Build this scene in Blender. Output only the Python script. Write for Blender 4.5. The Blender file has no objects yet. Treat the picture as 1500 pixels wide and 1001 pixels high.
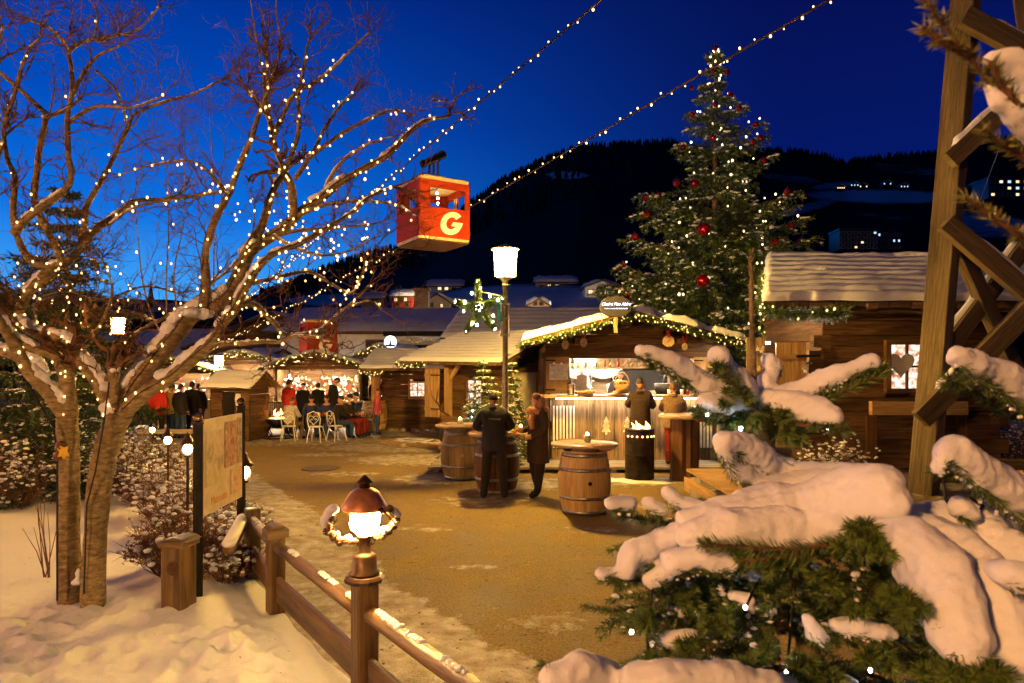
import bpy, math, random
from mathutils import Vector, Matrix, Euler, noise
R = math.radians
rnd = random.Random(7)
scene = bpy.context.scene
COL = scene.collection
F, CX, HY, H = 1000.0, 750.0, 540.0, 2.2      # focal length in photo pixels, centre, horizon row, eye height

def P(px, py, d):
    return Vector(((px-CX)*d/F, d, H-(py-HY)*d/F))
def V(*a): return Vector(a)
def lerp(a, b, t): return a+(b-a)*t
def clamp(v, a=0., b=1.): return max(a, min(b, v))
def sstep(a, b, v):
    t = clamp((v-a)/(b-a)); return t*t*(3-2*t)
def nz(p, s=1.0): return noise.noise(Vector(p)*s)

# ------------------------------------------------------------------ materials
def srgb(r, g, b):
    f = lambda c: (c/255/12.92) if c/255 <= .04045 else ((c/255+.055)/1.055)**2.4
    return (f(r), f(g), f(b), 1)
class NT:
    def __init__(s, name):
        s.m = bpy.data.materials.new(name); s.m.use_nodes = True
        s.t = s.m.node_tree; s.t.nodes.clear()
        s.out = s.t.nodes.new('ShaderNodeOutputMaterial')
    def n(s, typ, **kw):
        n = s.t.nodes.new(typ)
        for k, v in kw.items():
            if k in n.inputs: n.inputs[k].default_value = v
            else: setattr(n, k, v)
        return n
    def l(s, a, b): s.t.links.new(a, b)
def ramp(nt, fac, stops):
    r = nt.n('ShaderNodeValToRGB')
    while len(r.color_ramp.elements) < len(stops): r.color_ramp.elements.new(.5)
    for e, (p, c) in zip(r.color_ramp.elements, stops):
        e.position = p; e.color = c if len(c) == 4 else (*c, 1)
    nt.l(fac, r.inputs[0]); return r.outputs[0]
def noise_n(nt, vec, scale, detail=4, rough=.55, dist=0):
    n = nt.n('ShaderNodeTexNoise', Scale=scale, Detail=detail, Roughness=rough, Distortion=dist)
    nt.l(vec, n.inputs['Vector']); return n.outputs[0]
def mixc(nt, fac, a, b, mode='MIX'):
    m = nt.n('ShaderNodeMix', data_type='RGBA', blend_type=mode)
    for s, v in ((0, fac), (6, a), (7, b)):
        if hasattr(v, 'is_linked') or hasattr(v, 'links'): nt.l(v, m.inputs[s])
        else: m.inputs[s].default_value = v if s == 0 or len(v) == 4 else (*v, 1)
    return m.outputs[2]
def bsdf(nt, color, rough=.7, metal=0., bump=None, bstr=.3, bdist=.01, spec=.4, **kw):
    b = nt.n('ShaderNodeBsdfPrincipled')
    if hasattr(color, 'links'): nt.l(color, b.inputs['Base Color'])
    else: b.inputs['Base Color'].default_value = color if len(color) == 4 else (*color, 1)
    if hasattr(rough, 'links'): nt.l(rough, b.inputs['Roughness'])
    else: b.inputs['Roughness'].default_value = rough
    b.inputs['Metallic'].default_value = metal
    b.inputs['Specular IOR Level'].default_value = spec
    for k, v in kw.items(): b.inputs[k.replace('_', ' ')].default_value = v
    if bump is not None:
        bp = nt.n('ShaderNodeBump', Strength=bstr, Distance=bdist)
        nt.l(bump, bp.inputs['Height']); nt.l(bp.outputs[0], b.inputs['Normal'])
    nt.l(b.outputs[0], nt.out.inputs[0]); return nt.m
def coord(nt, which='Object', scale=(1, 1, 1)):
    c = nt.n('ShaderNodeTexCoord'); m = nt.n('ShaderNodeMapping')
    m.inputs['Scale'].default_value = scale
    nt.l(c.outputs[which], m.inputs[0]); return m.outputs[0]

def m_wood(name, dark, light, rough=.75, grain=22, tint=.6, spec=.25, bstr=.5):
    nt = NT(name)
    v1 = coord(nt, 'UV', (1.6, grain, 1)); v2 = coord(nt, 'UV', (.35, 2.2, 1)); v3 = coord(nt, 'UV', (5, 70, 1))
    g = noise_n(nt, v1, 1.0, 8, .6, .6); big = noise_n(nt, v2, 1.0, 2); fine = noise_n(nt, v3, 1.0, 3)
    c = ramp(nt, g, [(.3, dark), (.68, light)])
    tn = ramp(nt, big, [(.3, (1-tint,)*3), (.7, (1+tint*.35,)*3)])
    c = mixc(nt, 1.0, c, tn, 'MULTIPLY')
    ff = ramp(nt, fine, [(.28, (.45, .42, .4)), (.45, (1, 1, 1))])
    c = mixc(nt, .75, c, ff, 'MULTIPLY')
    return bsdf(nt, c, rough, bump=g, bstr=bstr, bdist=.012, spec=spec)
def m_noise(name, c1, c2, scale=6, rough=.8, bstr=.3, bdist=.01, metal=0, spec=.3, detail=5, stretch=(1, 1, 1), lo=.35, hi=.65):
    nt = NT(name); v = coord(nt, 'Object', stretch)
    n = noise_n(nt, v, scale, detail)
    return bsdf(nt, ramp(nt, n, [(lo, c1), (hi, c2)]), rough, metal, n, bstr, bdist, spec)
def m_plain(name, c, rough=.6, metal=0, spec=.4):
    nt = NT(name); v = coord(nt); n = noise_n(nt, v, 9, 3)
    a = tuple(x*.82 for x in c[:3]); b = tuple(min(1, x*1.1) for x in c[:3])
    return bsdf(nt, ramp(nt, n, [(.3, a), (.7, b)]), rough, metal, n, .08, .004, spec)
def m_emit(name, c, s, camera_mute=False):
    nt = NT(name); e = nt.n('ShaderNodeEmission', Strength=s)
    e.inputs[0].default_value = (*c[:3], 1); nt.l(e.outputs[0], nt.out.inputs[0]); return nt.m
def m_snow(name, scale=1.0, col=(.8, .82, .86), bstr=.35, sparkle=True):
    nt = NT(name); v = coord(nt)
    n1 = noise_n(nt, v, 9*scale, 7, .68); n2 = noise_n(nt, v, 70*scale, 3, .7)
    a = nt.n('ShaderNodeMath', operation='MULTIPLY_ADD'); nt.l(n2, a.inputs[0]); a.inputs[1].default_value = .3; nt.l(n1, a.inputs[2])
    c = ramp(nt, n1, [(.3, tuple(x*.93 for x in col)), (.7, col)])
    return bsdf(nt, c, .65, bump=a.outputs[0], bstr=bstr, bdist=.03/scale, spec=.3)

M = {}
M['dark_log'] = m_wood('dark_log', (.04, .021, .009), (.2, .11, .045), tint=.65, bstr=.8)
M['mid_log'] = m_wood('mid_log', (.07, .038, .014), (.24, .135, .05), tint=.6)
M['new_wood'] = m_wood('new_wood', (.3, .17, .065), (.55, .36, .16), tint=.3)
M['pale_plank'] = m_wood('pale_plank', (.27, .19, .11), (.55, .42, .27), tint=.45)
M['bar_plank'] = m_wood('bar_plank', (.13, .075, .038), (.38, .27, .16), tint=.7)
M['sign_board'] = m_plain('sign_board', (.03, .027, .036), .7)
M['grey_plank'] = m_wood('grey_plank', (.2, .17, .14), (.42, .37, .31), tint=.5)
M['beam'] = m_wood('beam', (.08, .058, .028), (.22, .165, .078), tint=.6, grain=30, bstr=.8)
M['oak'] = m_wood('oak', (.46, .28, .085), (.74, .5, .18), tint=.35, rough=.5, spec=.4)
M['oak_old'] = m_wood('oak_old', (.28, .18, .07), (.5, .36, .16), tint=.5, rough=.6)
M['oak_dark'] = m_wood('oak_dark', (.06, .028, .011), (.17, .08, .03), tint=.4, rough=.5)
M['fence_wood'] = m_wood('fence_wood', (.05, .03, .012), (.3, .18, .06), tint=.6, rough=.4, spec=.5, grain=16, bstr=.8)
M['table_wood'] = m_wood('table_wood', (.3, .21, .12), (.5, .38, .24), tint=.2, rough=.45)
M['shingle'] = m_wood('shingle', (.1, .06, .03), (.3, .19, .09), tint=.6)
M['snow'] = m_snow('snow')
M['snow_fine'] = m_snow('snow_fine', 3.0)
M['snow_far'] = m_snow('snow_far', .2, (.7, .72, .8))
def m_bark():
    nt = NT('bark'); v = coord(nt, 'Object', (1, 1, 2.2)); v2 = coord(nt, 'Object', (1, 1, .35))
    n = noise_n(nt, v, 14, 7, .65); b = noise_n(nt, v2, 5, 4); rg = noise_n(nt, coord(nt, 'Object', (1, 1, 7)), 9, 3)
    c = ramp(nt, n, [(.3, (.12, .085, .04)), (.55, (.34, .255, .125)), (.75, (.55, .46, .29))])
    c = mixc(nt, .6, c, ramp(nt, b, [(.35, (.4, .38, .35)), (.6, (1, 1, 1))]), 'MULTIPLY')
    c = mixc(nt, .5, c, ramp(nt, rg, [(.36, (.55, .52, .48)), (.5, (1, 1, 1))]), 'MULTIPLY')
    return bsdf(nt, c, .85, bump=n, bstr=.9, bdist=.02, spec=.2)
M['bark'] = m_bark()
M['twig'] = m_noise('twig', (.07, .035, .02), (.2, .1, .055), 12)
M['twig_red'] = m_noise('twig_red', (.075, .035, .014), (.17, .085, .035), 12)
M['dry_leaf'] = m_noise('dry_leaf', (.17, .085, .03), (.33, .18, .07), 5)
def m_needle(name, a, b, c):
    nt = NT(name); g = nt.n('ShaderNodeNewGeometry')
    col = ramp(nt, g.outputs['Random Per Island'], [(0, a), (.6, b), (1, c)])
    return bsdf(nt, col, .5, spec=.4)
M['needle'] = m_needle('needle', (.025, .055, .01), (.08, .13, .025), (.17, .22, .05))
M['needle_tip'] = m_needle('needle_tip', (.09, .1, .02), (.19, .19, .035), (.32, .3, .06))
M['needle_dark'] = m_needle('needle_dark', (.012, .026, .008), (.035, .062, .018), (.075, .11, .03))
M['plaster_white'] = m_noise('plaster_white', (.62, .62, .64), (.75, .75, .76), 3)
M['plaster_cream'] = m_noise('plaster_cream', (.6, .54, .4), (.72, .66, .5), 2.5)
M['plaster_tan'] = m_noise('plaster_tan', (.36, .28, .2), (.45, .36, .26), 2.5)
M['black_metal'] = m_noise('black_metal', (.012, .011, .01), (.03, .026, .022), 12, .45, .2, .004, .6)
M['brown_metal'] = m_noise('brown_metal', (.05, .028, .016), (.11, .06, .03), 14, .4, .2, .004, .7, .5)
M['copper'] = m_noise('copper', (.36, .15, .07), (.6, .27, .13), 14, .4, .25, .004, .55, .5)
M['brass'] = m_noise('brass', (.5, .33, .1), (.7, .5, .18), 8, .18, .05, .002, 1.0)
M['steel'] = m_noise('steel', (.3, .29, .27), (.5, .49, .46), 20, .35, .1, .003, .9)
M['pole'] = m_noise('pole', (.2, .17, .1), (.32, .28, .18), 16, .4, .1, .003, .5)
M['red_paint'] = m_noise('red_paint', (.27, .025, .008), (.33, .036, .01), 3, .6, .04, .003, spec=.15)
M['dark_red'] = m_noise('dark_red', (.3, .02, .012), (.4, .035, .02), 5, .7)
M['cream_paint'] = m_plain('cream_paint', (.62, .5, .33), .45)
M['white_paint'] = m_plain('white_paint', (.8, .79, .76), .5)
M['grey_paint'] = m_plain('grey_paint', (.2, .19, .18), .6)
M['black'] = m_plain('black', (.012, .012, .014), .6)
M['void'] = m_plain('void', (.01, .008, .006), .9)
M['bauble'] = m_noise('bauble', (.42, .012, .01), (.5, .02, .015), 3, .15, .02, .001, .7, .6)
M['linen'] = m_noise('linen', (.4, .3, .19), (.52, .41, .28), 40, .9)
M['paper'] = m_noise('paper', (.6, .58, .55), (.8, .79, .77), 14, .8, .05)
M['yellow_leaf'] = m_noise('yellow_leaf', (.6, .38, .02), (.78, .52, .04), 18, .6)
M['stone'] = m_noise('stone', (.16, .12, .08), (.34, .27, .19), 5, .9, .6, .03)
M['hill_glass'] = m_plain('hill_glass', (.03, .035, .05), .2)
M['glass_dark'] = m_plain('glass_dark', (.03, .025, .02), .12)
M['bread'] = m_noise('bread', (.3, .14, .04), (.6, .36, .14), 16, .8)
M['wicker'] = m_noise('wicker', (.25, .13, .04), (.5, .3, .12), 45, .7, .7, .006)
M['green_glass'] = m_plain('green_glass', (.02, .05, .012), .15)
M['yellow'] = m_plain('yellow', (.65, .42, .03), .5)
M['pine_cone'] = m_noise('pine_cone', (.035, .017, .008), (.16, .085, .04), 30, .6)
M['needle_bright'] = m_needle('needle_bright', (.05, .1, .015), (.13, .2, .035), (.25, .32, .08))
M['hair_dark'] = m_noise('hair_dark', (.016, .01, .007), (.05, .03, .018), 40, .6)
# things that give off light
WARM, SODIUM = (1, .56, .1), (1, .45, .15)
M['bulb_warm'] = m_emit('bulb_warm', (1, .53, .17), 3.2)
M['lamp_left'] = m_emit('lamp_left', (1, .42, .12), 820)
M['bulb_rope'] = m_emit('bulb_rope', (1, .58, .18), 3.2)
M['bulb_tree'] = m_emit('bulb_tree', (1, .72, .34), 4)
M['bulb_star'] = m_emit('bulb_star', (1, .8, .45), 45)
M['bulb_fir'] = m_emit('bulb_fir', (.9, .94, 1), 45)
M['bulb_garland'] = m_emit('bulb_garland', (1, .6, .17), 2.6)
M['bulb_cold'] = m_emit('bulb_cold', (.85, .92, 1), 25)
M['lamp_main'] = m_emit('lamp_main', WARM, 1080)
M['lamp_far'] = m_emit('lamp_far', (1, .5, .11), 330)
M['lamp_fence'] = m_emit('lamp_fence', (1, .58, .18), 260)
M['lamp_low'] = m_emit('lamp_low', (1, .66, .26), 55)
M['lamp_behind'] = m_emit('lamp_behind', SODIUM, 2000)
M['led_white'] = m_emit('led_white', (1, .82, .6), 130)
M['led_strip'] = m_emit('led_strip', (1, .78, .5), 30)
M['led_far'] = m_emit('led_far', (1, .8, .6), 330)
M['sign_glow'] = m_emit('sign_glow', (.85, .9, 1), 1.5)
M['flame'] = m_emit('flame', (1, .36, .08), 9)
M['flame_core'] = m_emit('flame_core', (1, .6, .2), 22)
def m_window(name, c1, c2, s, scale=6):
    nt = NT(name); v = coord(nt); n = noise_n(nt, v, scale, 3)
    e = nt.n('ShaderNodeEmission', Strength=s)
    nt.l(ramp(nt, n, [(.38, c1), (.6, c2)]), e.inputs[0]); nt.l(e.outputs[0], nt.out.inputs[0]); return nt.m
M['lit_window'] = m_window('lit_window', (.45, .16, .06), (1, .85, .7), 1.0, 9)
M['lit_far'] = m_window('lit_far', (1, .55, .22), (1, .75, .45), 1.1, .6)
M['lit_cold'] = m_emit('lit_cold', (.5, .75, 1), .8)

# ------------------------------------------------------------------ mesh builder
ORI = {}
class MB:
    def __init__(s): s.v, s.f, s.uv, s.mi, s.cur = [], [], [], [], 0
    def quad(s, a, b, c, d, uv=None):
        i = len(s.v); s.v += [a, b, c, d]; s.f.append((i, i+1, i+2, i+3))
        s.uv.append(uv or [(0, 0), (1, 0), (1, 1), (0, 1)]); s.mi.append(s.cur)
    def face(s, idx, uv=None):
        s.f.append(tuple(idx)); s.uv.append(uv or [(s.v[k][0], s.v[k][2]) for k in idx]); s.mi.append(s.cur)
    def hexa(s, b, t, L=1.0):
        """eight corners: b four at one end (loop), t four at the other end; grain runs b->t"""
        i = len(s.v); s.v += list(b)+list(t)
        o, q = rnd.uniform(0, 60), rnd.uniform(0, 60)
        for k in range(4):
            k2 = (k+1) % 4; w = (Vector(b[k])-Vector(b[k2])).length
            s.face((i+k, i+k2, i+4+k2, i+4+k), [(o, q), (o, q+w), (o+L, q+w), (o+L, q)]); q += w
        w = (Vector(b[0])-Vector(b[1])).length
        s.face((i+3, i+2, i+1, i), [(o, q), (o+.02, q), (o+.02, q+w), (o, q+w)])
        s.face((i+4, i+5, i+6, i+7), [(o, q), (o+.02, q), (o+.02, q+w), (o, q+w)])
    def board(s, p0, p1, w, h, up=(0, 0, 1), taper=1.0):
        """a square timber from p0 to p1, w wide (sideways) and h high (along up)"""
        p0, p1 = Vector(p0), Vector(p1); d = (p1-p0); L = d.length; d.normalize()
        up = Vector(up); sd = d.cross(up)
        if sd.length < 1e-4: sd = d.cross(Vector((0, 1, 0)))
        sd.normalize(); u = sd.cross(d).normalized()
        c = [(-1, -1), (1, -1), (1, 1), (-1, 1)]
        s.hexa([p0+sd*(w/2*a)+u*(h/2*b) for a, b in c], [p1+sd*(w/2*a*taper)+u*(h/2*b*taper) for a, b in c], L)
    def box(s, c, size, rz=0):
        c = Vector(c); ax = max(range(3), key=lambda k: size[k])
        m = Matrix.Rotation(rz, 3, 'Z'); x, y, z = size[0]/2, size[1]/2, size[2]/2
        cn = lambda a, b, e: c+m @ Vector((a*x, b*y, e*z))
        if ax == 0: b = [cn(-1, p, q) for p, q in ((-1, -1), (-1, 1), (1, 1), (1, -1))]; t = [cn(1, p, q) for p, q in ((-1, -1), (-1, 1), (1, 1), (1, -1))]
        elif ax == 1: b = [cn(p, -1, q) for p, q in ((-1, -1), (1, -1), (1, 1), (-1, 1))][::-1]; t = [cn(p, 1, q) for p, q in ((-1, -1), (1, -1), (1, 1), (-1, 1))][::-1]
        else: b = [cn(p, q, -1) for p, q in ((-1, -1), (1, -1), (1, 1), (-1, 1))]; t = [cn(p, q, 1) for p, q in ((-1, -1), (1, -1), (1, 1), (-1, 1))]
        s.hexa(b, t, size[ax])
    def tube(s, pts, rad, n=6, cap=True, sq=1.0):
        pts = [Vector(p) for p in pts]
        if not hasattr(rad, '__len__'): rad = [rad]*len(pts)
        base = len(s.v); o = rnd.uniform(0, 60); L = 0
        t0 = (pts[1]-pts[0]).normalized()
        a = t0.orthogonal().normalized()
        Ls = []
        for i, p in enumerate(pts):
            if i == 0: t = t0
            elif i == len(pts)-1: t = (pts[i]-pts[i-1])
            else: t = (pts[i+1]-pts[i-1])
            if t.length < 1e-9: t = t0
            t = t.normalized()
            a = (a-t*a.dot(t))
            a = a.normalized() if a.length > 1e-6 else t.orthogonal().normalized()
            b = t.cross(a)
            for k in range(n):
                an = 2*math.pi*k/n
                s.v.append(p+(a*math.cos(an)+b*math.sin(an)*sq)*rad[i])
            if i: L += (pts[i]-pts[i-1]).length
            Ls.append(L)
        for i in range(len(pts)-1):
            c = 2*math.pi*rad[i]
            for k in range(n):
                k2 = (k+1) % n
                s.face((base+i*n+k, base+i*n+k2, base+(i+1)*n+k2, base+(i+1)*n+k),
                       [(o+Ls[i], o+c*k/n), (o+Ls[i], o+c*(k+1)/n), (o+Ls[i+1], o+c*(k+1)/n), (o+Ls[i+1], o+c*k/n)])
        if cap:
            e = base+(len(pts)-1)*n
            s.face([base+k for k in range(n)][::-1], [(o+.01*math.cos(k), o+.01*math.sin(k)) for k in range(n)])
            s.face([e+k for k in range(n)], [(o+.01*math.cos(k), o+.01*math.sin(k)) for k in range(n)])
    def lathe(s, c, prof, n=20, axis=None, rmod=None):
        """prof: (radius, height) pairs"""
        c = Vector(c); base = len(s.v); m = axis or Matrix.Identity(3); o = rnd.uniform(0, 50)
        for r, z in prof:
            for k in range(n):
                an = 2*math.pi*k/n; rr = r*(rmod(k) if rmod else 1)
                s.v.append(c+m @ Vector((rr*math.cos(an), rr*math.sin(an), z)))
        for i in range(len(prof)-1):
            for k in range(n):
                k2 = (k+1) % n; r = max(prof[i][0], .01)
                u0, u1 = o+prof[i][1], o+prof[i+1][1]+abs(prof[i+1][0]-prof[i][0])
                a0, a1 = 2*math.pi*r*k/n, 2*math.pi*r*(k+1)/n
                s.face((base+i*n+k, base+i*n+k2, base+(i+1)*n+k2, base+(i+1)*n+k), [(u0, a0), (u0, a1), (u1, a1), (u1, a0)])
        if prof[0][0] > .001: s.face([base+k for k in range(n)][::-1])
        e = base+(len(prof)-1)*n
        if prof[-1][0] > .001: s.face([e+k for k in range(n)])
    def ball(s, c, r, nu=10, nv=7, m=None, jit=0):
        c = Vector(c); base = len(s.v)
        rx, ry, rz = r if hasattr(r, '__len__') else (r, r, r)
        for i in range(nv+1):
            ph = math.pi*i/nv
            for k in range(nu):
                an = 2*math.pi*k/nu
                w = Vector((rx*math.sin(ph)*math.cos(an), ry*math.sin(ph)*math.sin(an), rz*math.cos(ph)))
                if jit: w *= 1+jit*nz(w*(3/max(rx, ry, rz))+c*7)
                s.v.append(c+(m @ w if m else w))
        for i in range(nv):
            for k in range(nu):
                k2 = (k+1) % nu
                s.face((base+i*nu+k, base+(i+1)*nu+k, base+(i+1)*nu+k2, base+i*nu+k2))
    def extrude(s, poly, off):
        """closed polygon (3D points) pushed by off"""
        off = Vector(off); n = len(poly); i = len(s.v)
        s.v += [Vector(p) for p in poly]+[Vector(p)+off for p in poly]
        s.face([i+k for k in range(n)][::-1]); s.face([i+n+k for k in range(n)])
        for k in range(n):
            k2 = (k+1) % n; s.face((i+k, i+k2, i+n+k2, i+n+k))
    def grid(s, fn, nu, nv, flip=False):
        base = len(s.v)
        for j in range(nv+1):
            for i in range(nu+1): s.v.append(Vector(fn(i/nu, j/nv)))
        for j in range(nv):
            for i in range(nu):
                a = base+j*(nu+1)+i; q = (a, a+1, a+nu+2, a+nu+1)
                s.face(q[::-1] if flip else q)
    def build(s, name, mats, parent=None, smooth=False, origin=None):
        me = bpy.data.meshes.new(name)
        if origin is None: origin = ORI.get(parent.name, Vector()) if parent else Vector()
        me.from_pydata([tuple(Vector(p)-origin) for p in s.v], [], s.f)
        if not isinstance(mats, (list, tuple)): mats = [mats]
        for m in mats: me.materials.append(M[m] if isinstance(m, str) else m)
        uvl = me.uv_layers.new(name='UVMap')
        flat = []
        for u in s.uv:
            for a in u: flat += [a[0], a[1]]
        uvl.data.foreach_set('uv', flat)
        if len(mats) > 1: me.polygons.foreach_set('material_index', s.mi)
        if smooth: me.polygons.foreach_set('use_smooth', [True]*len(me.polygons))
        o = bpy.data.objects.new(name, me); COL.objects.link(o)
        if parent: o.parent = parent; ORI[o.name] = origin
        else:
            o.location = origin; ORI[o.name] = origin
        return o

def thing(name, label, cat, loc, group=None):
    o = bpy.data.objects.new(name, None); COL.objects.link(o); o.empty_display_size = .1
    o.location = loc; ORI[o.name] = Vector(loc); o['label'] = label; o['category'] = cat
    if group: o['group'] = group
    return o
def tag(o, label, cat, group=None, kind=None):
    o['label'] = label; o['category'] = cat
    if group: o['group'] = group
    if kind: o['kind'] = kind
    return o
def struct(o, kind='structure'): o['kind'] = kind; return o
def mesh_thing(mb, name, mats, label, cat, at, group=None, smooth=False):
    return tag(mb.build(name, mats, None, smooth, Vector(at)), label, cat, group)
def copy_tree(o, parent=None):
    c = o.copy(); COL.objects.link(c); ORI[c.name] = ORI.get(o.name, Vector())
    if parent: c.parent = parent
    for ch in list(o.children): copy_tree(ch, c)
    return c
def remesh(o, voxel, smooth=4, disp=0.0, dscale=.05):
    m = o.modifiers.new('remesh', 'REMESH'); m.mode = 'VOXEL'; m.voxel_size = voxel; m.use_smooth_shade = True
    if smooth:
        m = o.modifiers.new('smooth', 'SMOOTH'); m.factor = .5; m.iterations = smooth
    if disp:
        t = bpy.data.textures.new('snow_noise', 'CLOUDS'); t.noise_scale = dscale; t.noise_depth = 3
        m = o.modifiers.new('disp', 'DISPLACE'); m.texture = t; m.strength = disp; m.mid_level = .5; m.texture_coords = 'GLOBAL'
        t = bpy.data.textures.new('snow_grain', 'CLOUDS'); t.noise_scale = dscale*.28; t.noise_depth = 2
        m = o.modifiers.new('grain', 'DISPLACE'); m.texture = t; m.strength = disp*.2; m.mid_level = .5; m.texture_coords = 'GLOBAL'

# bulbs: small glowing bodies, each one a mesh object that shares its data
_bulb = {}
def bulb_mesh(r, mat):
    k = (round(r, 4), mat)
    if k not in _bulb:
        b = MB(); b.ball((0, 0, 0), (r*.8, r*.8, r), 6, 4)
        o = b.build('bulb', mat, None, True); _bulb[k] = o.data; bpy.data.objects.remove(o)
    return _bulb[k]
def bulbs(root, pts, r, mat, limit=100):
    pts = sorted([Vector(p) for p in pts], key=lambda p: p.y)
    me = bulb_mesh(r, mat); org = ORI[root.name]
    for p in pts[:limit]:
        o = bpy.data.objects.new('bulb', me); COL.objects.link(o); o.parent = root; o.location = p-org; o.scale = (rnd.uniform(.65, 1.35),)*3
    if len(pts) > limit:
        b = MB()
        for p in pts[limit:]: b.ball(p, (r*.8, r*.8, r), 6, 4)
        o = b.build('bulbs_beyond', mat, root, True); o['kind'] = 'stuff'

def letters(body, size, mat, parent, loc, rot, shear=0, extrude=.006, offset=0):
    """lettering as an ordinary mesh"""
    c = bpy.data.curves.new('lettering', 'FONT'); c.body = body; c.size = size; c.shear = shear; c.align_x = 'CENTER'; c.align_y = 'CENTER'; c.extrude = extrude; c.offset = offset
    o = bpy.data.objects.new('lettering', c); COL.objects.link(o)
    me = bpy.data.meshes.new_from_object(o.evaluated_get(bpy.context.evaluated_depsgraph_get())); bpy.data.objects.remove(o); bpy.data.curves.remove(c)
    me.materials.clear(); me.materials.append(M[mat] if isinstance(mat, str) else mat)
    o = bpy.data.objects.new('lettering', me); COL.objects.link(o); o.parent = parent; o.location = Vector(loc)-ORI[parent.name]; o.rotation_euler = rot
    return o
# ------------------------------------------------------------------ camera, sky, render
cam = bpy.data.objects.new('camera', bpy.data.cameras.new('camera')); COL.objects.link(cam)
cam.location = (0, 0, H); cam.rotation_euler = (R(90), 0, 0)
cam.data.sensor_width = 36; cam.data.lens = 24; cam.data.shift_y = (HY-500.5)/1500
cam.data.clip_start = .05; cam.data.clip_end = 9000
cam.data.dof.use_dof = True; cam.data.dof.focus_distance = 14; cam.data.dof.aperture_fstop = 7
scene.camera = cam
scene.view_settings.view_transform = 'Standard'; scene.view_settings.look = 'None'
scene.view_settings.exposure = .75; scene.view_settings.gamma = 1
scene.render.engine = 'CYCLES'
cy = scene.cycles
cy.use_denoising = True; cy.max_bounces = 6; cy.diffuse_bounces = 3; cy.glossy_bounces = 3
cy.transmission_bounces = 2; cy.transparent_max_bounces = 4
cy.sample_clamp_indirect = 3.0; cy.caustics_reflective = False; cy.caustics_refractive = False
cy.use_adaptive_sampling = False

w = bpy.data.worlds.new('World'); scene.world = w; w.use_nodes = True
nt = w.node_tree; nt.nodes.clear()
def wn(t): return nt.nodes.new(t)
out = wn('ShaderNodeOutputWorld'); add = wn('ShaderNodeAddShader')
sky = wn('ShaderNodeTexSky'); sky.sky_type = 'NISHITA'; sky.sun_disc = False
sky.sun_elevation = R(-4); sky.sun_rotation = R(-60); sky.altitude = 1200; sky.ozone_density = 6
b1 = wn('ShaderNodeBackground'); b1.inputs[1].default_value = .03; nt.links.new(sky.outputs[0], b1.inputs[0])
# the blue hour: deep navy overhead, paler towards where the sun went down on the left
tc = wn('ShaderNodeTexCoord'); sp = wn('ShaderNodeSeparateXYZ'); nt.links.new(tc.outputs['Generated'], sp.inputs[0])
def wr(stops):
    r = wn('ShaderNodeValToRGB')
    while len(r.color_ramp.elements) < len(stops): r.color_ramp.elements.new(.5)
    for e, (p, c) in zip(r.color_ramp.elements, stops): e.position = p; e.color = c
    nt.links.new(sp.outputs[2], r.inputs[0]); return r
ra = wr([(0, srgb(90, 185, 248)), (.09, srgb(62, 160, 242)), (.2, srgb(10, 108, 215)), (.33, srgb(0, 72, 180)), (.5, srgb(0, 36, 128)), (.75, srgb(1, 10, 44)), (1, srgb(1, 5, 24))])
rb = wr([(0, srgb(2, 32, 128)), (.2, srgb(3, 24, 104)), (.33, srgb(4, 20, 92)), (.5, srgb(4, 13, 72)), (1, srgb(2, 6, 34))])
mr = wn('ShaderNodeMapRange'); mr.interpolation_type = 'SMOOTHSTEP'
mr.inputs[1].default_value = -.42; mr.inputs[2].default_value = .38; nt.links.new(sp.outputs[0], mr.inputs[0])
mx = wn('ShaderNodeMix'); mx.data_type = 'RGBA'
nt.links.new(mr.outputs[0], mx.inputs[0]); nt.links.new(ra.outputs[0], mx.inputs[6]); nt.links.new(rb.outputs[0], mx.inputs[7])
bk = wn('ShaderNodeMapRange'); bk.inputs[1].default_value = -.5; bk.inputs[2].default_value = .45; bk.inputs[3].default_value = .12; bk.inputs[4].default_value = .65; nt.links.new(sp.outputs[1], bk.inputs[0])   # the eastern sky behind is far darker
b2 = wn('ShaderNodeBackground'); nt.links.new(bk.outputs[0], b2.inputs[1]); nt.links.new(mx.outputs[2], b2.inputs[0])
nt.links.new(b1.outputs[0], add.inputs[0]); nt.links.new(b2.outputs[0], add.inputs[1]); nt.links.new(add.outputs[0], out.inputs[0])

# ------------------------------------------------------------------ ground
BANK = [(.9, 1.6), (.3, 2.5), (-.95, 4.4), (-2.1, 6.1), (-2.85, 7.3), (-4.4, 10.2), (-6.6, 14.6), (-9.5, 20)]      # fence line: snow bank left of it
EDGE = [(2.6, 1.2), (1.2, 3.3), (.2, 5.0), (-1.3, 7.1), (-3.15, 10.7), (-5.7, 14.7), (-8.6, 20)]                     # path | plaza
def side(poly, x, y):
    """distance to an open line, positive on its right (plaza) side"""
    best, sg = 1e9, 1
    for (ax, ay), (bx, by) in zip(poly, poly[1:]):
        dx, dy = bx-ax, by-ay; t = clamp(((x-ax)*dx+(y-ay)*dy)/(dx*dx+dy*dy))
        qx, qy = ax+dx*t, ay+dy*t; d = math.hypot(x-qx, y-qy)
        if d < best:
            best = d; sg = 1 if (dx*(y-ay)-dy*(x-ax)) < 0 else -1
    return best*sg
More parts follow.
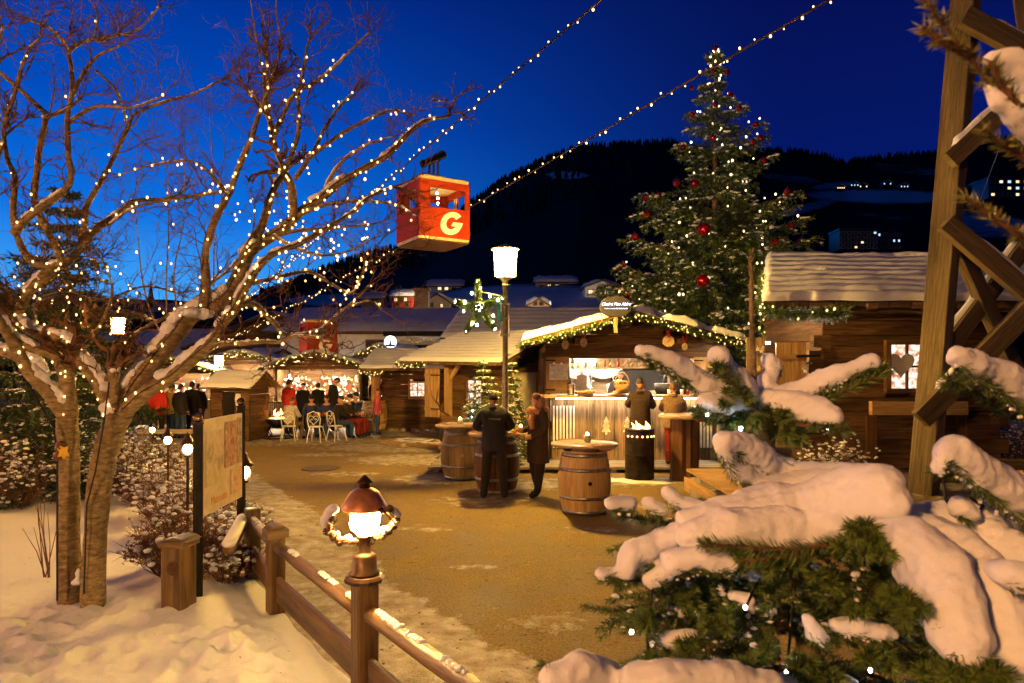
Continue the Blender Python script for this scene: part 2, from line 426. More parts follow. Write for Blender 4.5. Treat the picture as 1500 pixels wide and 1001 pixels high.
def snow_z(x, y):
    s = -side(BANK, x, y)
    lump = .03*nz((x*.8, y*.8, 3))+.009*nz((x*3.1, y*3.1, 9))+.006*nz((x*8, y*8, 2))+(.02*abs(nz((x*7, y*6, 5)))+.014*abs(nz((x*15, y*11, 5)))+.009*nz((x*27, y*21, 8)))*sstep(9.5, 5.5, y)
    for i, (fx, fy) in enumerate(STEPS):
        d = math.hypot(x-fx, (y-fy)*.8)
        lump -= .045*math.exp(-(d/.08)**2)-.02*math.exp(-((d-.13)/.04)**2)
    return .02+(.07+lump)*sstep(-.02, .55, s)
STEPS = [(-3.9+rnd.uniform(-2, 2.4), 5.3+rnd.uniform(-1, .8)) for _ in range(90)]+[(-1.6-.3*i+rnd.uniform(-.1, .1), 4.6+.22*i+rnd.uniform(-.1, .1)) for i in range(7)]+[(-1.9+rnd.uniform(-.5, .3), 4.6+rnd.uniform(-.4, .8)) for _ in range(14)]
def ground_z(x, y): return max(0, snow_z(x, y)) if side(BANK, x, y) < 0 and y < 20 else 0.0

def axis(a, b, step, far, n):
    xs = [a+step*i for i in range(int((b-a)/step)+1)]
    g = lambda s: [s*(far**((k+1)/n)) for k in range(n)]
    return [a-v for v in g(1)][::-1]+xs+[b+v for v in g(1)]
PATCH = [(-2.2, 16.5, 2.2, 1.3, .75), (-2.8, 19, 3.2, 1.4, .8), (-6.5, 20.5, 4, 1.6, .55), (-1.6, 13.6, 1.0, .9, .7), (1.5, 13.2, 2.6, .7, .45), (.4, 12.9, 1.6, .8, .55),
         (2.5, 13.2, .7, .5, .9), (-5.6, 23.5, 5, 2.2, .8), (.6, 3.4, 1.2, 1.0, .3), (4.2, 11.8, 1.3, 1.2, .35), (-.5, 11.4, 1.4, .8, .35), (-1.2, 9.4, .5, .3, .5), (-3.4, 14.2, 1.1, .4, .5), (1.1, 9.3, .6, .35, .42), (-.4, 7.6, .4, .2, .45), (2.2, 10.9, .8, .4, .5), (-4.8, 17.4, 1.2, .5, .55), (.3, 5.9, .5, .3, .5)]
xs = axis(-9, 6.5, .14, 900, 14); ys = [2+.14*i for i in range(172)]+[26.2+1.3**k for k in range(1, 26)]
ys = [-60, -20, -6, 0]+ys
g = MB(); W_ = len(xs); att = []
for y in ys:
    for x in xs:
        e = side(EDGE, x, y); near = -10 < x < 8 and 0 < y < 27
        z = (.014*nz((x*2.3, y*2.3, 0))+.006*nz((x*9, y*9, 1))) if near else 0
        a = .95*sstep(.12, -.16, e+.16*nz((x*1.7, y*1.7, 4))) if y < 22 else 0
        for px, py, rx, ry, s in PATCH:
            d = math.hypot((x-px)/rx, (y-py)/ry); a = max(a, s*sstep(1.15, .35, d))
        a = max(a, .95*sstep(24.5, 30, y), .9*sstep(6.5, 8, x)*sstep(9, 12, y))
        g.v.append((x, y, z+(.012*a if near else 0))); att.append(a)
for j in range(len(ys)-1):
    for i in range(W_-1):
        q = j*W_+i; g.face((q, q+1, q+W_+1, q+W_))
def m_ground():
    nt = NT('ground'); v = coord(nt)
    n1 = noise_n(nt, v, 1.3, 6, .65); n2 = noise_n(nt, v, 45, 4, .7); n3 = noise_n(nt, v, 5, 5, .6)
    vo = nt.n('ShaderNodeTexVoronoi', Scale=70.0); nt.l(v, vo.inputs['Vector'])
    gr = ramp(nt, n2, [(.3, (.085, .06, .02)), (.48, (.24, .172, .058)), (.72, (.37, .272, .1))])
    gr = mixc(nt, .8, gr, ramp(nt, n1, [(.3, (.48, .45, .42)), (.6, (1.15, 1.15, 1.1))]), 'MULTIPLY')
    n5 = noise_n(nt, coord(nt, 'Object', (1, 2.2, 1)), 6.5, 3, .6)
    gr = mixc(nt, .75, gr, ramp(nt, n5, [(.3, (.3, .26, .22)), (.37, (1, 1, 1))]), 'MULTIPLY')
    ic = ramp(nt, n3, [(.3, (.25, .2, .14)), (.5, (.4, .35, .28)), (.7, (.6, .57, .53))])
    ic = mixc(nt, .6, ic, ramp(nt, n2, [(.33, (.55, .5, .45)), (.5, (1, 1, 1))]), 'MULTIPLY')
    at = nt.n('ShaderNodeAttribute', attribute_name='snow')
    s = nt.n('ShaderNodeMath', operation='MULTIPLY_ADD'); nt.l(n3, s.inputs[0]); s.inputs[1].default_value = 1.5; nt.l(at.outputs['Fac'], s.inputs[2])
    s2 = nt.n('ShaderNodeMath', operation='MULTIPLY_ADD'); nt.l(n2, s2.inputs[0]); s2.inputs[1].default_value = .5; nt.l(s.outputs[0], s2.inputs[2])
    mrn = nt.n('ShaderNodeMapRange'); mrn.inputs[1].default_value = 1.28; mrn.inputs[2].default_value = 1.6; nt.l(s2.outputs[0], mrn.inputs[0])
    c = mixc(nt, mrn.outputs[0], gr, ic)
    hgt = nt.n('ShaderNodeMath', operation='MULTIPLY_ADD'); nt.l(n2, hgt.inputs[0]); hgt.inputs[1].default_value = .6; nt.l(vo.outputs['Distance'], hgt.inputs[2])
    rg = nt.n('ShaderNodeMapRange'); rg.inputs[1].default_value = .35; rg.inputs[2].default_value = .6; rg.inputs[3].default_value = .42; rg.inputs[4].default_value = .9; nt.l(n1, rg.inputs[0])
    return bsdf(nt, c, rg.outputs[0], bump=hgt.outputs[0], bstr=.6, bdist=.02, spec=.3)
M['ground'] = m_ground()
go = g.build('ground', 'ground', None, True); struct(go)
ga = go.data.attributes.new('snow', 'FLOAT', 'POINT'); ga.data.foreach_set('value', att)

# the snow bank left of the fence: its own raised sheet
g = MB(); nx, ny = 300, 380
def bank_x(y):
    for (ax, ay), (bx, by) in zip(BANK, BANK[1:]):
        if ay <= y <= by: return lerp(ax, bx, (y-ay)/(by-ay))
    return BANK[-1][0]
def bankfn(u, v):
    y = 2.6+11.9*v**1.5; x1 = bank_x(y)+.05+.07*nz((y*2.2, 1, 4)); x = lerp(x1, -11.5, u**1.5)
    return (x, y, snow_z(x, y) if u > 0 else -.02)
g.grid(bankfn, nx, ny, True)
M['snow_bank'] = m_snow('snow_bank', 2.2, (.78, .8, .84), 1.0)
struct(g.build('snow_ground', 'snow_bank', None, True))

g = MB()
for k in range(420):
    x, y = rnd.uniform(-7.5, -.6), rnd.uniform(4.3, 12)
    if side(BANK, x, y) > -.1: continue
    p = V(x, y, snow_z(x, y)+.006); a = rnd.random()*6.28; u = V(math.cos(a), math.sin(a), rnd.uniform(-.1, .3))*rnd.uniform(.006, .022); v = V(-math.sin(a), math.cos(a), rnd.uniform(0, .4))*rnd.uniform(.002, .007); g.quad(p-u, p-v, p+u, p+v)
tag(g.build('leaf_litter', 'oak_dark'), 'scattered dark leaf and twig crumbs on the left snow', 'litter', None, 'stuff')
g = MB()
for k in range(1500):
    y = 4.6+16*rnd.random()**1.6; x = rnd.uniform(-8, 4)
    if side(BANK, x, y) < .1 or y > 14: continue
    p = V(x, y, .022); r = rnd.uniform(.004, .012); g.ball(p, (r*1.3, r, r*.7), 5, 3, None, .5)
tag(g.build('grit', 'stone'), 'loose gravel grit strewn over the square and the path', 'gravel', None, 'stuff')
# ------------------------------------------------------------------ hills
RIDGE1 = [(-900, 380), (0, 436), (300, 440), (400, 428), (470, 398), (545, 372), (610, 362), (690, 300), (735, 268), (785, 242), (850, 218), (960, 212), (1040, 228), (1100, 300), (1180, 420), (1400, 440)]
RIDGE2 = [(700, 300), (900, 222), (980, 208), (1040, 225), (1130, 222), (1190, 226), (1240, 240), (1290, 232), (1370, 226), (1420, 210), (1500, 205), (1800, 180), (2300, 260)]
def rid(tab, px):
    for (a, b), (c, d) in zip(tab, tab[1:]):
        if a <= px <= c: t = (px-a)/(c-a); return lerp(b, d, t)
    return tab[0][1] if px < tab[0][0] else tab[-1][1]
def terrain(name, tab, pxs, d0, py0, d1, mat, rows=40, rough=4):
    g = MB(); nu = len(pxs)
    for j in range(rows+6):
        for px in pxs:
            top = rid(tab, px)+rough*.7*nz((px*.02, 0, 1))
            t = min(1, j/(rows-1)); d = d0*(d1/d0)**t
            py = lerp(py0, top, t**.85)+rough*2*nz((px*.012, t*5, 3))*t*(1-t)*4
            p = P(px, py, d)
            if j >= rows: k = (j-rows+1); p = P(px, top, d1); p.y += 60*k; p.z *= 1-k/6
            if j == 0: p.z = -1
            g.v.append(p)
    for j in range(rows+5):
        for i in range(nu-1):
            q = j*nu+i; g.face((q, q+1, q+nu+1, q+nu))
    o = g.build(name, mat, None, True); return struct(o)
def m_hill(name, meadow):
    nt = NT(name); v = coord(nt); n = noise_n(nt, v, .05, 6, .7); f = noise_n(nt, v, .35, 4, .7)
    forest = ramp(nt, f, [(.35, (.004, .005, .004)), (.7, (.03, .035, .03))])
    at = nt.n('ShaderNodeAttribute', attribute_name='meadow')
    a = nt.n('ShaderNodeMath', operation='MULTIPLY_ADD'); nt.l(n, a.inputs[0]); a.inputs[1].default_value = .7; nt.l(at.outputs['Fac'], a.inputs[2])
    mm = nt.n('ShaderNodeMapRange'); mm.inputs[1].default_value = .62; mm.inputs[2].default_value = .95; nt.l(a.outputs[0], mm.inputs[0])
    c = mixc(nt, mm.outputs[0], forest, (.75, .77, .84))
    return bsdf(nt, c, .95, spec=.05)
M['hill'] = m_hill('hill', None)
def meadow(o, spots):
    vals = []
    for v in o.data.vertices:
        x, y, z = v.co
        px, py = CX+x/y*F, HY-(z-H)/y*F; a = 0
        for cx_, cy_, rx, ry, s, sl in spots:
            d = math.hypot((px-cx_)/rx, (py-cy_-(px-cx_)*sl)/ry); a = max(a, s*sstep(1.15, .6, d))
        vals.append(a)
    at = o.data.attributes.new('meadow', 'FLOAT', 'POINT'); at.data.foreach_set('value', vals)
h1 = terrain('hill', RIDGE1, list(range(-900, 1420, 8)), 60, 470, 620, 'hill', 60)
meadow(h1, [(830, 257, 38, 6, .8, .02), (560, 372, 6, 3, .7, 0), (790, 436, 190, 22, .62, 0), (520, 440, 120, 12, .5, 0)])
h2 = terrain('mountain', RIDGE2, list(range(700, 2300, 5)), 260, 480, 1400, 'hill', 110, 3)
meadow(h2, [(1290, 288, 130, 12, .62, .02), (1180, 305, 60, 8, .5, -.25), (1160, 262, 60, 7, .35, .1), (1340, 250, 90, 9, .33, .12), (1440, 330, 90, 22, .5, .05), (1220, 272, 40, 6, .5, -.1),
            (1190, 345, 80, 6, .25, 0), (1300, 318, 60, 5, .3, .1)])
# the spruce forest on the ridges: one uncountable mass
g = MB()
def spruce(g, p, h):
    n = 5; r = h*rnd.uniform(.16, .24)
    for z0, z1, rr in ((.08, .5, 1), (.32, .76, .75), (.58, 1, .48)):
        i = len(g.v); a0 = rnd.random()*6
        for k in range(n):
            a = a0+6.283*k/n; q = r*rr*rnd.uniform(.75, 1.2)
            g.v.append(p+V(q*math.cos(a), q*math.sin(a), h*z0))
        g.v.append(p+V(0, 0, h*z1))
        for k in range(n): g.face((i+k, i+(k+1) % n, i+n))
for o, tab, x0, x1, d0, d1, n, py0, hh, rows in ((h1, RIDGE1, 380, 1060, 60, 620, 2600, 470, 7.5, 60), (h2, RIDGE2, 960, 1520, 260, 1400, 1300, 480, 15, 110)):
    for k in range(n):
        px = rnd.uniform(x0, x1); edge = k % 2
        t = 1 if edge else rnd.uniform(.55, 1)**.7
        if o is h2 and not edge: t = rnd.uniform(.9, 1)
        top = rid(tab, px); d = d0*(d1/d0)**t; py = lerp(py0, top, t**.85)+3
        spruce(g, P(px, py, d*1.003), hh*rnd.uniform(.45, 1.25)*(d/d1)**.4)
struct(tag(g.build('forest', M['hill'] if False else m_noise('forest', (.004, .006, .004), (.02, .026, .018), .3), None), 'dark spruce forest covering the ridges behind the village', 'forest', None, 'stuff'), 'stuff')
# ------------------------------------------------------------------ houses of the village
def frame(o, rz):
    m = Matrix.Rotation(rz, 3, 'Z'); o = Vector(o)
    return lambda x, y, z: o+m @ Vector((x, y, z))
def add_window(root, T, x, z, w, h, y=0, lit=None, fr='mid_log', panes=(2, 2), d=.05, t=.06):
    """a framed window on the plane y=const of frame T, with glass"""
    f = MB()
    f.board(T(x-w/2-t, y-d, z-h/2-t/2), T(x+w/2+t, y-d, z-h/2-t/2), d*2, t); f.board(T(x-w/2-t, y-d, z+h/2+t/2), T(x+w/2+t, y-d, z+h/2+t/2), d*2, t)
    for s in (-1, 1): f.board(T(x+s*(w/2+t/2), y-d, z-h/2), T(x+s*(w/2+t/2), y-d, z+h/2), t, d*2, up=T(0, 1, 0)-T(0, 0, 0))
    for i in range(1, panes[0]):
        q = x-w/2+w*i/panes[0]; f.board(T(q, y-d*.7, z-h/2), T(q, y-d*.7, z+h/2), t*.45, d*.8, up=T(0, 1, 0)-T(0, 0, 0))
    for i in range(1, panes[1]):
        q = z-h/2+h*i/panes[1]; f.board(T(x-w/2, y-d*.72, q), T(x+w/2, y-d*.72, q), d*.75, t*.45)
    fo = f.build('window', fr, root)
    p = MB(); e = y-d*.4; p.quad(T(x-w/2, e, z-h/2), T(x+w/2, e, z-h/2), T(x+w/2, e, z+h/2), T(x-w/2, e, z+h/2))
    p.build('pane', lit or 'glass_dark', fo)
    return fo
def snow_sheet(T, c00, c10, c11, c01, th, nu, nv, courses=0, saw=.02, seed=0, bare=(), edge=.08):
    """snow lying on a sloping roof plane; c00->c10 the eave, c01->c11 the ridge"""
    c00, c10, c11, c01 = map(Vector, (c00, c10, c11, c01))
    n = (c10-c00).cross(c01-c00).normalized()
    if n.z < 0: n = -n
    L, S = (c10-c00).length, (c01-c00).length
    g = MB()
    def fn(u, v):
        uu, vv = u, v
        q = V(u*L, v*S, seed*3.1)
        ue = uu+(.05*nz(q, 2.2)/L)*(1 if .01 < v < .99 else 2); ve = vv+edge*nz(V(u*L, seed, 7), 1.9)/S*(1-v)
        p = c00.lerp(c10, ue).lerp(c01.lerp(c11, ue), ve)
        ed = min(u*L, (1-u)*L, v*S, (1-v)*S*4+.02)
        t = th*(sstep(0, .14, ed)**.5)*(1+.35*nz(q, 1.2)+.2*nz(q, 4))
        if courses:
            f = (v*courses+.04*nz(q, .8)) % 1; t += saw*(1-f)*sstep(0, .12, f)*sstep(0, .1, ed)
        for bu, bv, ru, rv in bare:
            dd = math.hypot((u-bu)/ru, (v-bv)/rv)+.5*nz(q, 3.5); t -= th*1.7*sstep(1.1, .6, dd)
        return p+n*max(t, -.03) if ed > 1e-6 else p-n*.02
    g.grid(fn, nu, nv); return g
def roof_slab(root, c00, c10, c11, c01, t=.1, mat='shingle', courses=8, name='roof'):
    """overlapping shingle courses on a roof plane"""
    c00, c10, c11, c01 = map(Vector, (c00, c10, c11, c01)); b = MB()
    n = (c10-c00).cross(c01-c00).normalized()
    if n.z < 0: n = -n
    L = (c10-c00).length; k = max(1, int(L/.22))
    for j in range(courses):
        v0, v1 = j/courses, min(1, (j+1.25)/courses); cnt = k if j == 0 else 1
        for i in range(cnt):
            u0, u1 = i/cnt, (i+.93 if cnt > 1 else i+1)/cnt
            o = rnd.uniform(-.025, .02) if cnt > 1 else 0
            a = lambda u, v: c00.lerp(c10, u).lerp(c01.lerp(c11, u), v)
            vv = v0+o; th = t*rnd.uniform(.7, 1.05) if cnt > 1 else t
            q = [a(u0, vv), a(u1, vv), a(u1, v1), a(u0, v1)]
            b.hexa([q[0]-n*th, q[1]-n*th, q[1]-n*.0, q[0]-n*.0], [q[3]-n*(th+.03), q[2]-n*(th+.03), q[2]-n*.03, q[3]-n*.03], L=(q[3]-q[0]).length)
    return b.build(name, mat, root)
def house(name, label, o, w, dp, hw, rise, rz=0, ridge='x', wall='plaster_white', wins=(), over=.6, snow_t=.25, group='houses of the village', balc=(), gable=None, chim=False, cat='house'):
    T = frame(o, rz); t = thing(name, label, cat, o, group)
    b = MB(); h = w/2
    def pris(y0, y1, poly):
        b.extrude([T(x, y0, z) for x, z in poly], T(0, y1-y0, 0)-T(0, 0, 0))
    if ridge == 'y': pris(0, dp, [(-h, -2), (h, -2), (h, hw), (0, hw+rise-.05), (-h, hw)])
    else:
        b.extrude([T(-h, y, z) for y, z in ((0, -2), (dp, -2), (dp, hw), (dp/2, hw+rise-.05), (0, hw))], T(w, 0, 0)-T(0, 0, 0))
    b.build('wall', wall, t)
    if gable and ridge == 'y':
        g = MB(); n = 7
        for i in range(n):
            z0 = hw-gable+i*(rise+gable)/n; z1 = z0+(rise+gable)/n-.015; e = lambda z: min(h, h*(hw+rise-z)/rise) if z > hw else h
            g.extrude([T(-e(z0)+.02, -.06, z0), T(e(z0)-.02, -.06, z0), T(max(.02, e(z1)-.02), -.06, z1), T(-max(.02, e(z1)-.02), -.06, z1)], T(0, .05, 0)-T(0, 0, 0))
        g.build('gable_cladding', 'mid_log', t)
    nu = max(6, int(w*1.6)); nv = 8
    def plane(a, bb, c, d, first):
        r = MB(); nn = (Vector(bb)-Vector(a)).cross(Vector(d)-Vector(a)).normalized()
        if nn.z < 0: nn = -nn
        r.hexa([Vector(a)-nn*.16, Vector(bb)-nn*.16, Vector(bb), Vector(a)], [Vector(d)-nn*.16, Vector(c)-nn*.16, Vector(c), Vector(d)], (Vector(d)-Vector(a)).length)
        ro = r.build('roof', 'dark_log', t)
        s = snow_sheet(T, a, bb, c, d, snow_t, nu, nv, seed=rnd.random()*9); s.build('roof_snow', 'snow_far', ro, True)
    k = over*rise/(h if ridge == 'y' else dp/2)
    if ridge == 'y':
        for s in (-1, 1): plane(T(s*(h+over), -over, hw-k), T(s*(h+over), dp+over, hw-k), T(0, dp+over, hw+rise), T(0, -over, hw+rise), s)
    else:
        for y0, y1 in ((-over, dp/2), (dp+over, dp/2)): plane(T(-h-over, y0, hw-k), T(h+over, y0, hw-k), T(h+over, y1, hw+rise), T(-h-over, y1, hw+rise), y0)
    for x, z, ww, hh, lit in wins: add_window(t, T, x, z, ww, hh, 0, lit, 'mid_log', (2, 1), .06, .08)
    for x0, x1, z in balc:
        g = MB(); g.board(T(x0, -.55, z), T(x1, -.55, z), 1.1, .12)
        for i in range(int((x1-x0)/.25)+1): g.board(T(x0+.25*i, -1.05, z+.06), T(x0+.25*i, -1.05, z+.9), .16, .04)
        g.board(T(x0, -1.05, z+.95), T(x1, -1.05, z+.95), .1, .1); g.build('balcony', 'mid_log', t)
    if chim:
        c = MB(); q = T(w*.2, dp*.45, hw+rise+.3); c.box(q, (.9, .9, 1.6), rz); c.box(q+V(0, 0, .9), (1.1, 1.1, .14), rz); c.build('chimney', 'plaster_tan', t)
    return t
def B(px, py, d): p = P(px, py, d); return p
D = 38
# the long white house with the dark snowy roof behind the far stall
house('village_house', 'long white house with a wide blue snowy roof behind the far garlanded stall', (P(545, 540, 39).x, 39, 0), 10.5, 13, 4.5, 1.65, ridge='x', over=.9,
      wins=[(.3, 3.3, 1.15, .95, None), (-2.4, 3.2, .7, 1.1, 'lit_window'), (3.6, 2.9, .8, .9, None)], chim=True)
house('timber_chalet', 'timber clad chalet with balcony and broad gable behind the bare tree', (P(405, 540, 42).x, 42, 0), 8.6, 10, 3.9, 1.75, ridge='y', over=1.1, wall='plaster_tan', gable=1.3,
      wins=[(-1.6, 3.1, .7, .8, None), (0, 3.1, .7, .8, None), (1.6, 3.1, .7, .8, 'lit_far')], balc=[(-3.8, 3.8, 2.0)])
house('small_white_house', 'small plain white house left of the garlanded stall', (P(372, 540, 34).x, 34, 0), 1.55, 4, 2.9, .35, ridge='x', over=.05, snow_t=.1,
      wins=[(-.35, 1.2, .32, .55, None), (.42, 1.2, .3, .5, None)])
house('yellow_house', 'yellowish lamp lit house behind the left lamp and the bare tree', (P(285, 540, 45).x, 45, 0), 9, 9, 3.4, 1.6, ridge='x', wall='plaster_cream', over=.8,
      wins=[(-3, 2.5, .7, .9, 'lit_far'), (-.6, 2.5, .7, .9, None), (2, 2.5, .7, .9, None), (3.4, 2.2, .7, .9, None)])
house('cream_house', 'cream house half hidden behind the trunk of the bare tree', (P(130, 540, 48).x, 48, 0), 10, 9, 3.2, 1.8, ridge='x', wall='plaster_tan', over=.8,
      wins=[(-3, 2.2, .7, .9, None), (0, 2.2, .7, .9, 'lit_far')])
# the dark long roof behind the huts
t = thing('barn_roof_house', 'long low dark building with ridged snowy roof behind the lamp post', 'building', (P(775, 540, 30).x, 30, 0), 'houses of the village')
T = frame((P(775, 540, 30).x, 30, 0), 0)
b = MB(); b.box(T(0, 3.4, 1.5), (7.0, 6.4, 3.2)); b.build('wall', 'dark_log', t)
r = roof_slab(t, T(-3.9, -.3, 3.55), T(4.3, -.3, 3.55), T(4.3, 3.6, 5.15), T(-3.3, 3.6, 5.15), .14, courses=6)
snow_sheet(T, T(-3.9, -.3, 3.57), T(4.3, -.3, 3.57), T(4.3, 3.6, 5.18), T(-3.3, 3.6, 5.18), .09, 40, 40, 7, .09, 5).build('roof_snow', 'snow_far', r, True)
# open dark porch of the white house with a row of small lights (x 565-660)
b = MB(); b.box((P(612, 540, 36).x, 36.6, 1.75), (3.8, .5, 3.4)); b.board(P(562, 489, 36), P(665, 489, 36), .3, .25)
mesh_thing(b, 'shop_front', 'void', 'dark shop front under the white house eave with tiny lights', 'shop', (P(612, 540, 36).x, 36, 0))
t = thing('string_light', 'faint string of tiny lights on the dark shop front', 'string lights', P(612, 500, 35.9), 'string lights of the village')
pts = [P(564+i*4.0, 499+3*math.sin(i*.7)+rnd.uniform(-1, 1), 35.95) for i in range(24)]
b = MB(); b.tube([P(564+i*16, 500+(i % 2)*2, 35.95) for i in range(7)], .008, 3); b.build('cable', 'black', t); bulbs(t, pts, .018, 'bulb_rope')

# houses up the slope
L1, L0 = 'lit_far', None
def hill_house(label, px, py_base, d, wpx, hpx, rpx, wall, wins=(), ridge='x', balc=(), rz=0, name='hillside_house', chim=False):
    o = P(px, py_base, d); s = d/F
    house(name, label, o, wpx*s, wpx*s*.8, hpx*s, rpx*s, rz, ridge, wall, [(x*s, z*s, ww*s, hh*s, l) for x, z, ww, hh, l in wins], over=3.5*s, snow_t=.3, group='houses on the slope', balc=[(a*s, b_*s, z*s) for a, b_, z in balc], chim=chim)
hill_house('tan house with two small dark windows and low gable behind the street lamp', 789, 455, 62, 30, 10, 8, 'plaster_tan', [(-5, 10, 4, 4, None), (4, 10, 4, 4, None)], 'y')
hill_house('white apartment house with dark balconies and lit windows above the bar sign', 882, 452, 75, 50, 33, 9, 'plaster_white',
           [(-17, 10, 6, 6, L1), (-17, 24, 6, 6, L1), (0, 24, 5, 6, L1), (6, 24, 5, 6, L1), (2, 10, 4, 6, L1), (18, 24, 5, 6, None)], 'y', [(-9, 22, 4), (-9, 22, 18)])
hill_house('wide white house with two lit windows right of the street lamp', 815, 434, 88, 60, 22, 9, 'plaster_tan', [(-10, 14, 5, 6, L1), (0, 14, 5, 6, L1), (15, 14, 4, 6, None), (-22, 12, 4, 6, None)], 'x', [(-14, 12, 7)])
hill_house('dark house under a long blue roof up the slope', 860, 412, 120, 60, 10, 9, 'plaster_tan', [(-15, 6, 4, 4, L1)], 'x')
hill_house('red brown house with white window row above the blue roofs', 590, 452, 74, 32, 20, 8, 'dark_red', [(-10, 13, 4, 5, L1), (-3, 13, 4, 5, None), (4, 13, 4, 5, L1), (-8, 5, 4, 5, None), (6, 5, 4, 5, None)], 'x')
hill_house('ochre house with a small lit window left of the star', 640, 458, 66, 40, 16, 13, 'plaster_tan', [(-8, 11, 4, 5, None), (7, 10, 3, 5, L1)], 'y')
hill_house('grey villa with warm row of windows left above the star', 652, 432, 105, 50, 14, 10, 'plaster_white', [(-8, 9, 5, 4, L1), (2, 9, 5, 4, L1), (13, 8, 5, 4, None)], 'x')
hill_house('dark flat house behind the blue roofs', 545, 448, 80, 34, 12, 8, 'plaster_tan', [(0, 7, 4, 4, None)], 'x')
hill_house('small dim house high on the slope behind the lamp post', 705, 425, 130, 40, 12, 8, 'plaster_tan', [(4, 7, 4, 4, None), (-8, 7, 4, 4, L1)], 'x')
hill_house('grey house at the foot of the big fir', 955, 425, 110, 44, 16, 9, 'plaster_tan', [(0, 9, 4, 5, None), (-12, 9, 4, 5, L1)], 'x')
# apartment blocks behind the right hut
def block(label, px, d, wpx, top, base, nx, nz_, lit):
    o = P(px, base, d); s = d/F; t = thing('apartment_block', label, 'building', o, 'apartment blocks behind the right hut')
    T = frame(o, 0); w, h = wpx*s, (base-top)*s
    b = MB(); b.box(T(0, w*.3, h/2), (w, w*.6, h)); b.box(T(0, w*.3, h+.15), (w*1.04, w*.64, .3)); b.build('wall', 'hill_glass', t)
    for j in range(nz_):
        for i in range(nx):
            l = rnd.random() < lit
            add_window(t, T, -w/2+w*(i+.5)/nx, h*(j+.5)/nz_, w/nx*.45, h/nz_*.42, 0, ('lit_far' if rnd.random() < .6 else 'lit_cold') if l else None, 'grey_paint', (1, 1), .08, .1)
block('dark apartment block with a bright stair window left of the tower', 1258, 90, 56, 338, 366, 6, 4, .18)
block('dim apartment block beside the blue lit tree', 1302, 96, 36, 340, 366, 5, 3, .3)
block('lit apartment block right of the tower leg', 1478, 120, 60, 262, 290, 5, 3, .5)
def village_lamp(label, p, h=3.0, mat='lamp_village'):
    p = Vector(p); t = thing('street_lamp', label, 'street lamp', p, 'far street lamps in the village'); b = MB(); b.tube([p-V(0, 0, h), p], .05, 6); b.build('post', 'black_metal', t); b = MB(); b.ball(p+V(0, 0, .15), .13, 8, 6); b.build('globe', mat, t, True)
M['lamp_village'] = m_emit('lamp_village', (1, .72, .42), 420)
M['lamp_hidden'] = m_emit('lamp_unseen_added', (1, .72, .42), 1800)  # for two added lamps, out of sight behind the roofs, lighting house fronts
village_lamp('far street lamp shining among the houses left above the star', P(611, 438, 72)); village_lamp('unseen lamp added behind the roofs to light the tan house', P(772, 463, 55), mat='lamp_hidden'); village_lamp('unseen lamp added behind the roofs to light the white apartment house', P(846, 465, 62), mat='lamp_hidden')
# tiny farmhouses on the mountain
for px, py, n, l in ((1232, 272, 4, 'lit_far'), (1252, 268, 3, 'lit_cold'), (1265, 270, 2, 'lit_far'), (1300, 266, 2, 'lit_cold'), (1325, 270, 3, 'lit_cold'), (1430, 268, 4, 'lit_far'), (1452, 272, 5, 'lit_cold'), (1472, 276, 4, 'lit_far'), (1490, 270, 3, 'lit_cold')):
    d = 700; o = P(px, py+5, d); s = d/F
    t = thing('farmhouse', 'tiny farmhouse with lit windows far up the dark mountain', 'house', o, 'farmhouses on the mountain'); T = frame(o, 0); b = MB()
    b.extrude([T(x*s, 0, z*s) for x, z in ((-6, -2), (6, -2), (6, 3.5), (0, 6.5), (-6, 3.5))], (0, 6, 0)); b.build('wall', 'hill_glass', t)
    b = MB()
    for sd in (-1, 1): b.extrude([T(0, -1, 7*s), T(sd*7*s, -1, 3.2*s), T(sd*7*s, -1, 3.8*s), T(0, -1, 7.6*s)], (0, 8, 0))
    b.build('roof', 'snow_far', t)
    for i in range(n):
        b = MB(); x = (-4.5+9*i/max(1, n-1))*s; b.box(T(x, -.1, 1.6*s), (1.5*s, .2, 1.7*s)); b.build('window', l, t)
# church far left behind the tree, dark against the sky
t = thing('church', 'dark pointed church spire far behind the bare tree', 'church', P(221, 470, 160))
b = MB(); p = P(221, 470, 160); b.box(p+V(0, 0, -3), (2.6, 2.6, 11)); b.box(p+V(9, 0, -2), (18, 6, 6)); b.build('wall', 'plaster_tan', t)
b = MB(); b.lathe(p+V(0, 0, 2.4), [(1.9, 0), (1.3, 1.0), (.6, 3.2), (.04, 7)], 8); b.build('spire', 'black', t)
b = MB(); b.extrude([p+V(0, -3.5, 1), p+V(0, 3.5, 1), p+V(0, 0, 4)], (18, 0, 0)); b.build('roof', 'snow_far', t)
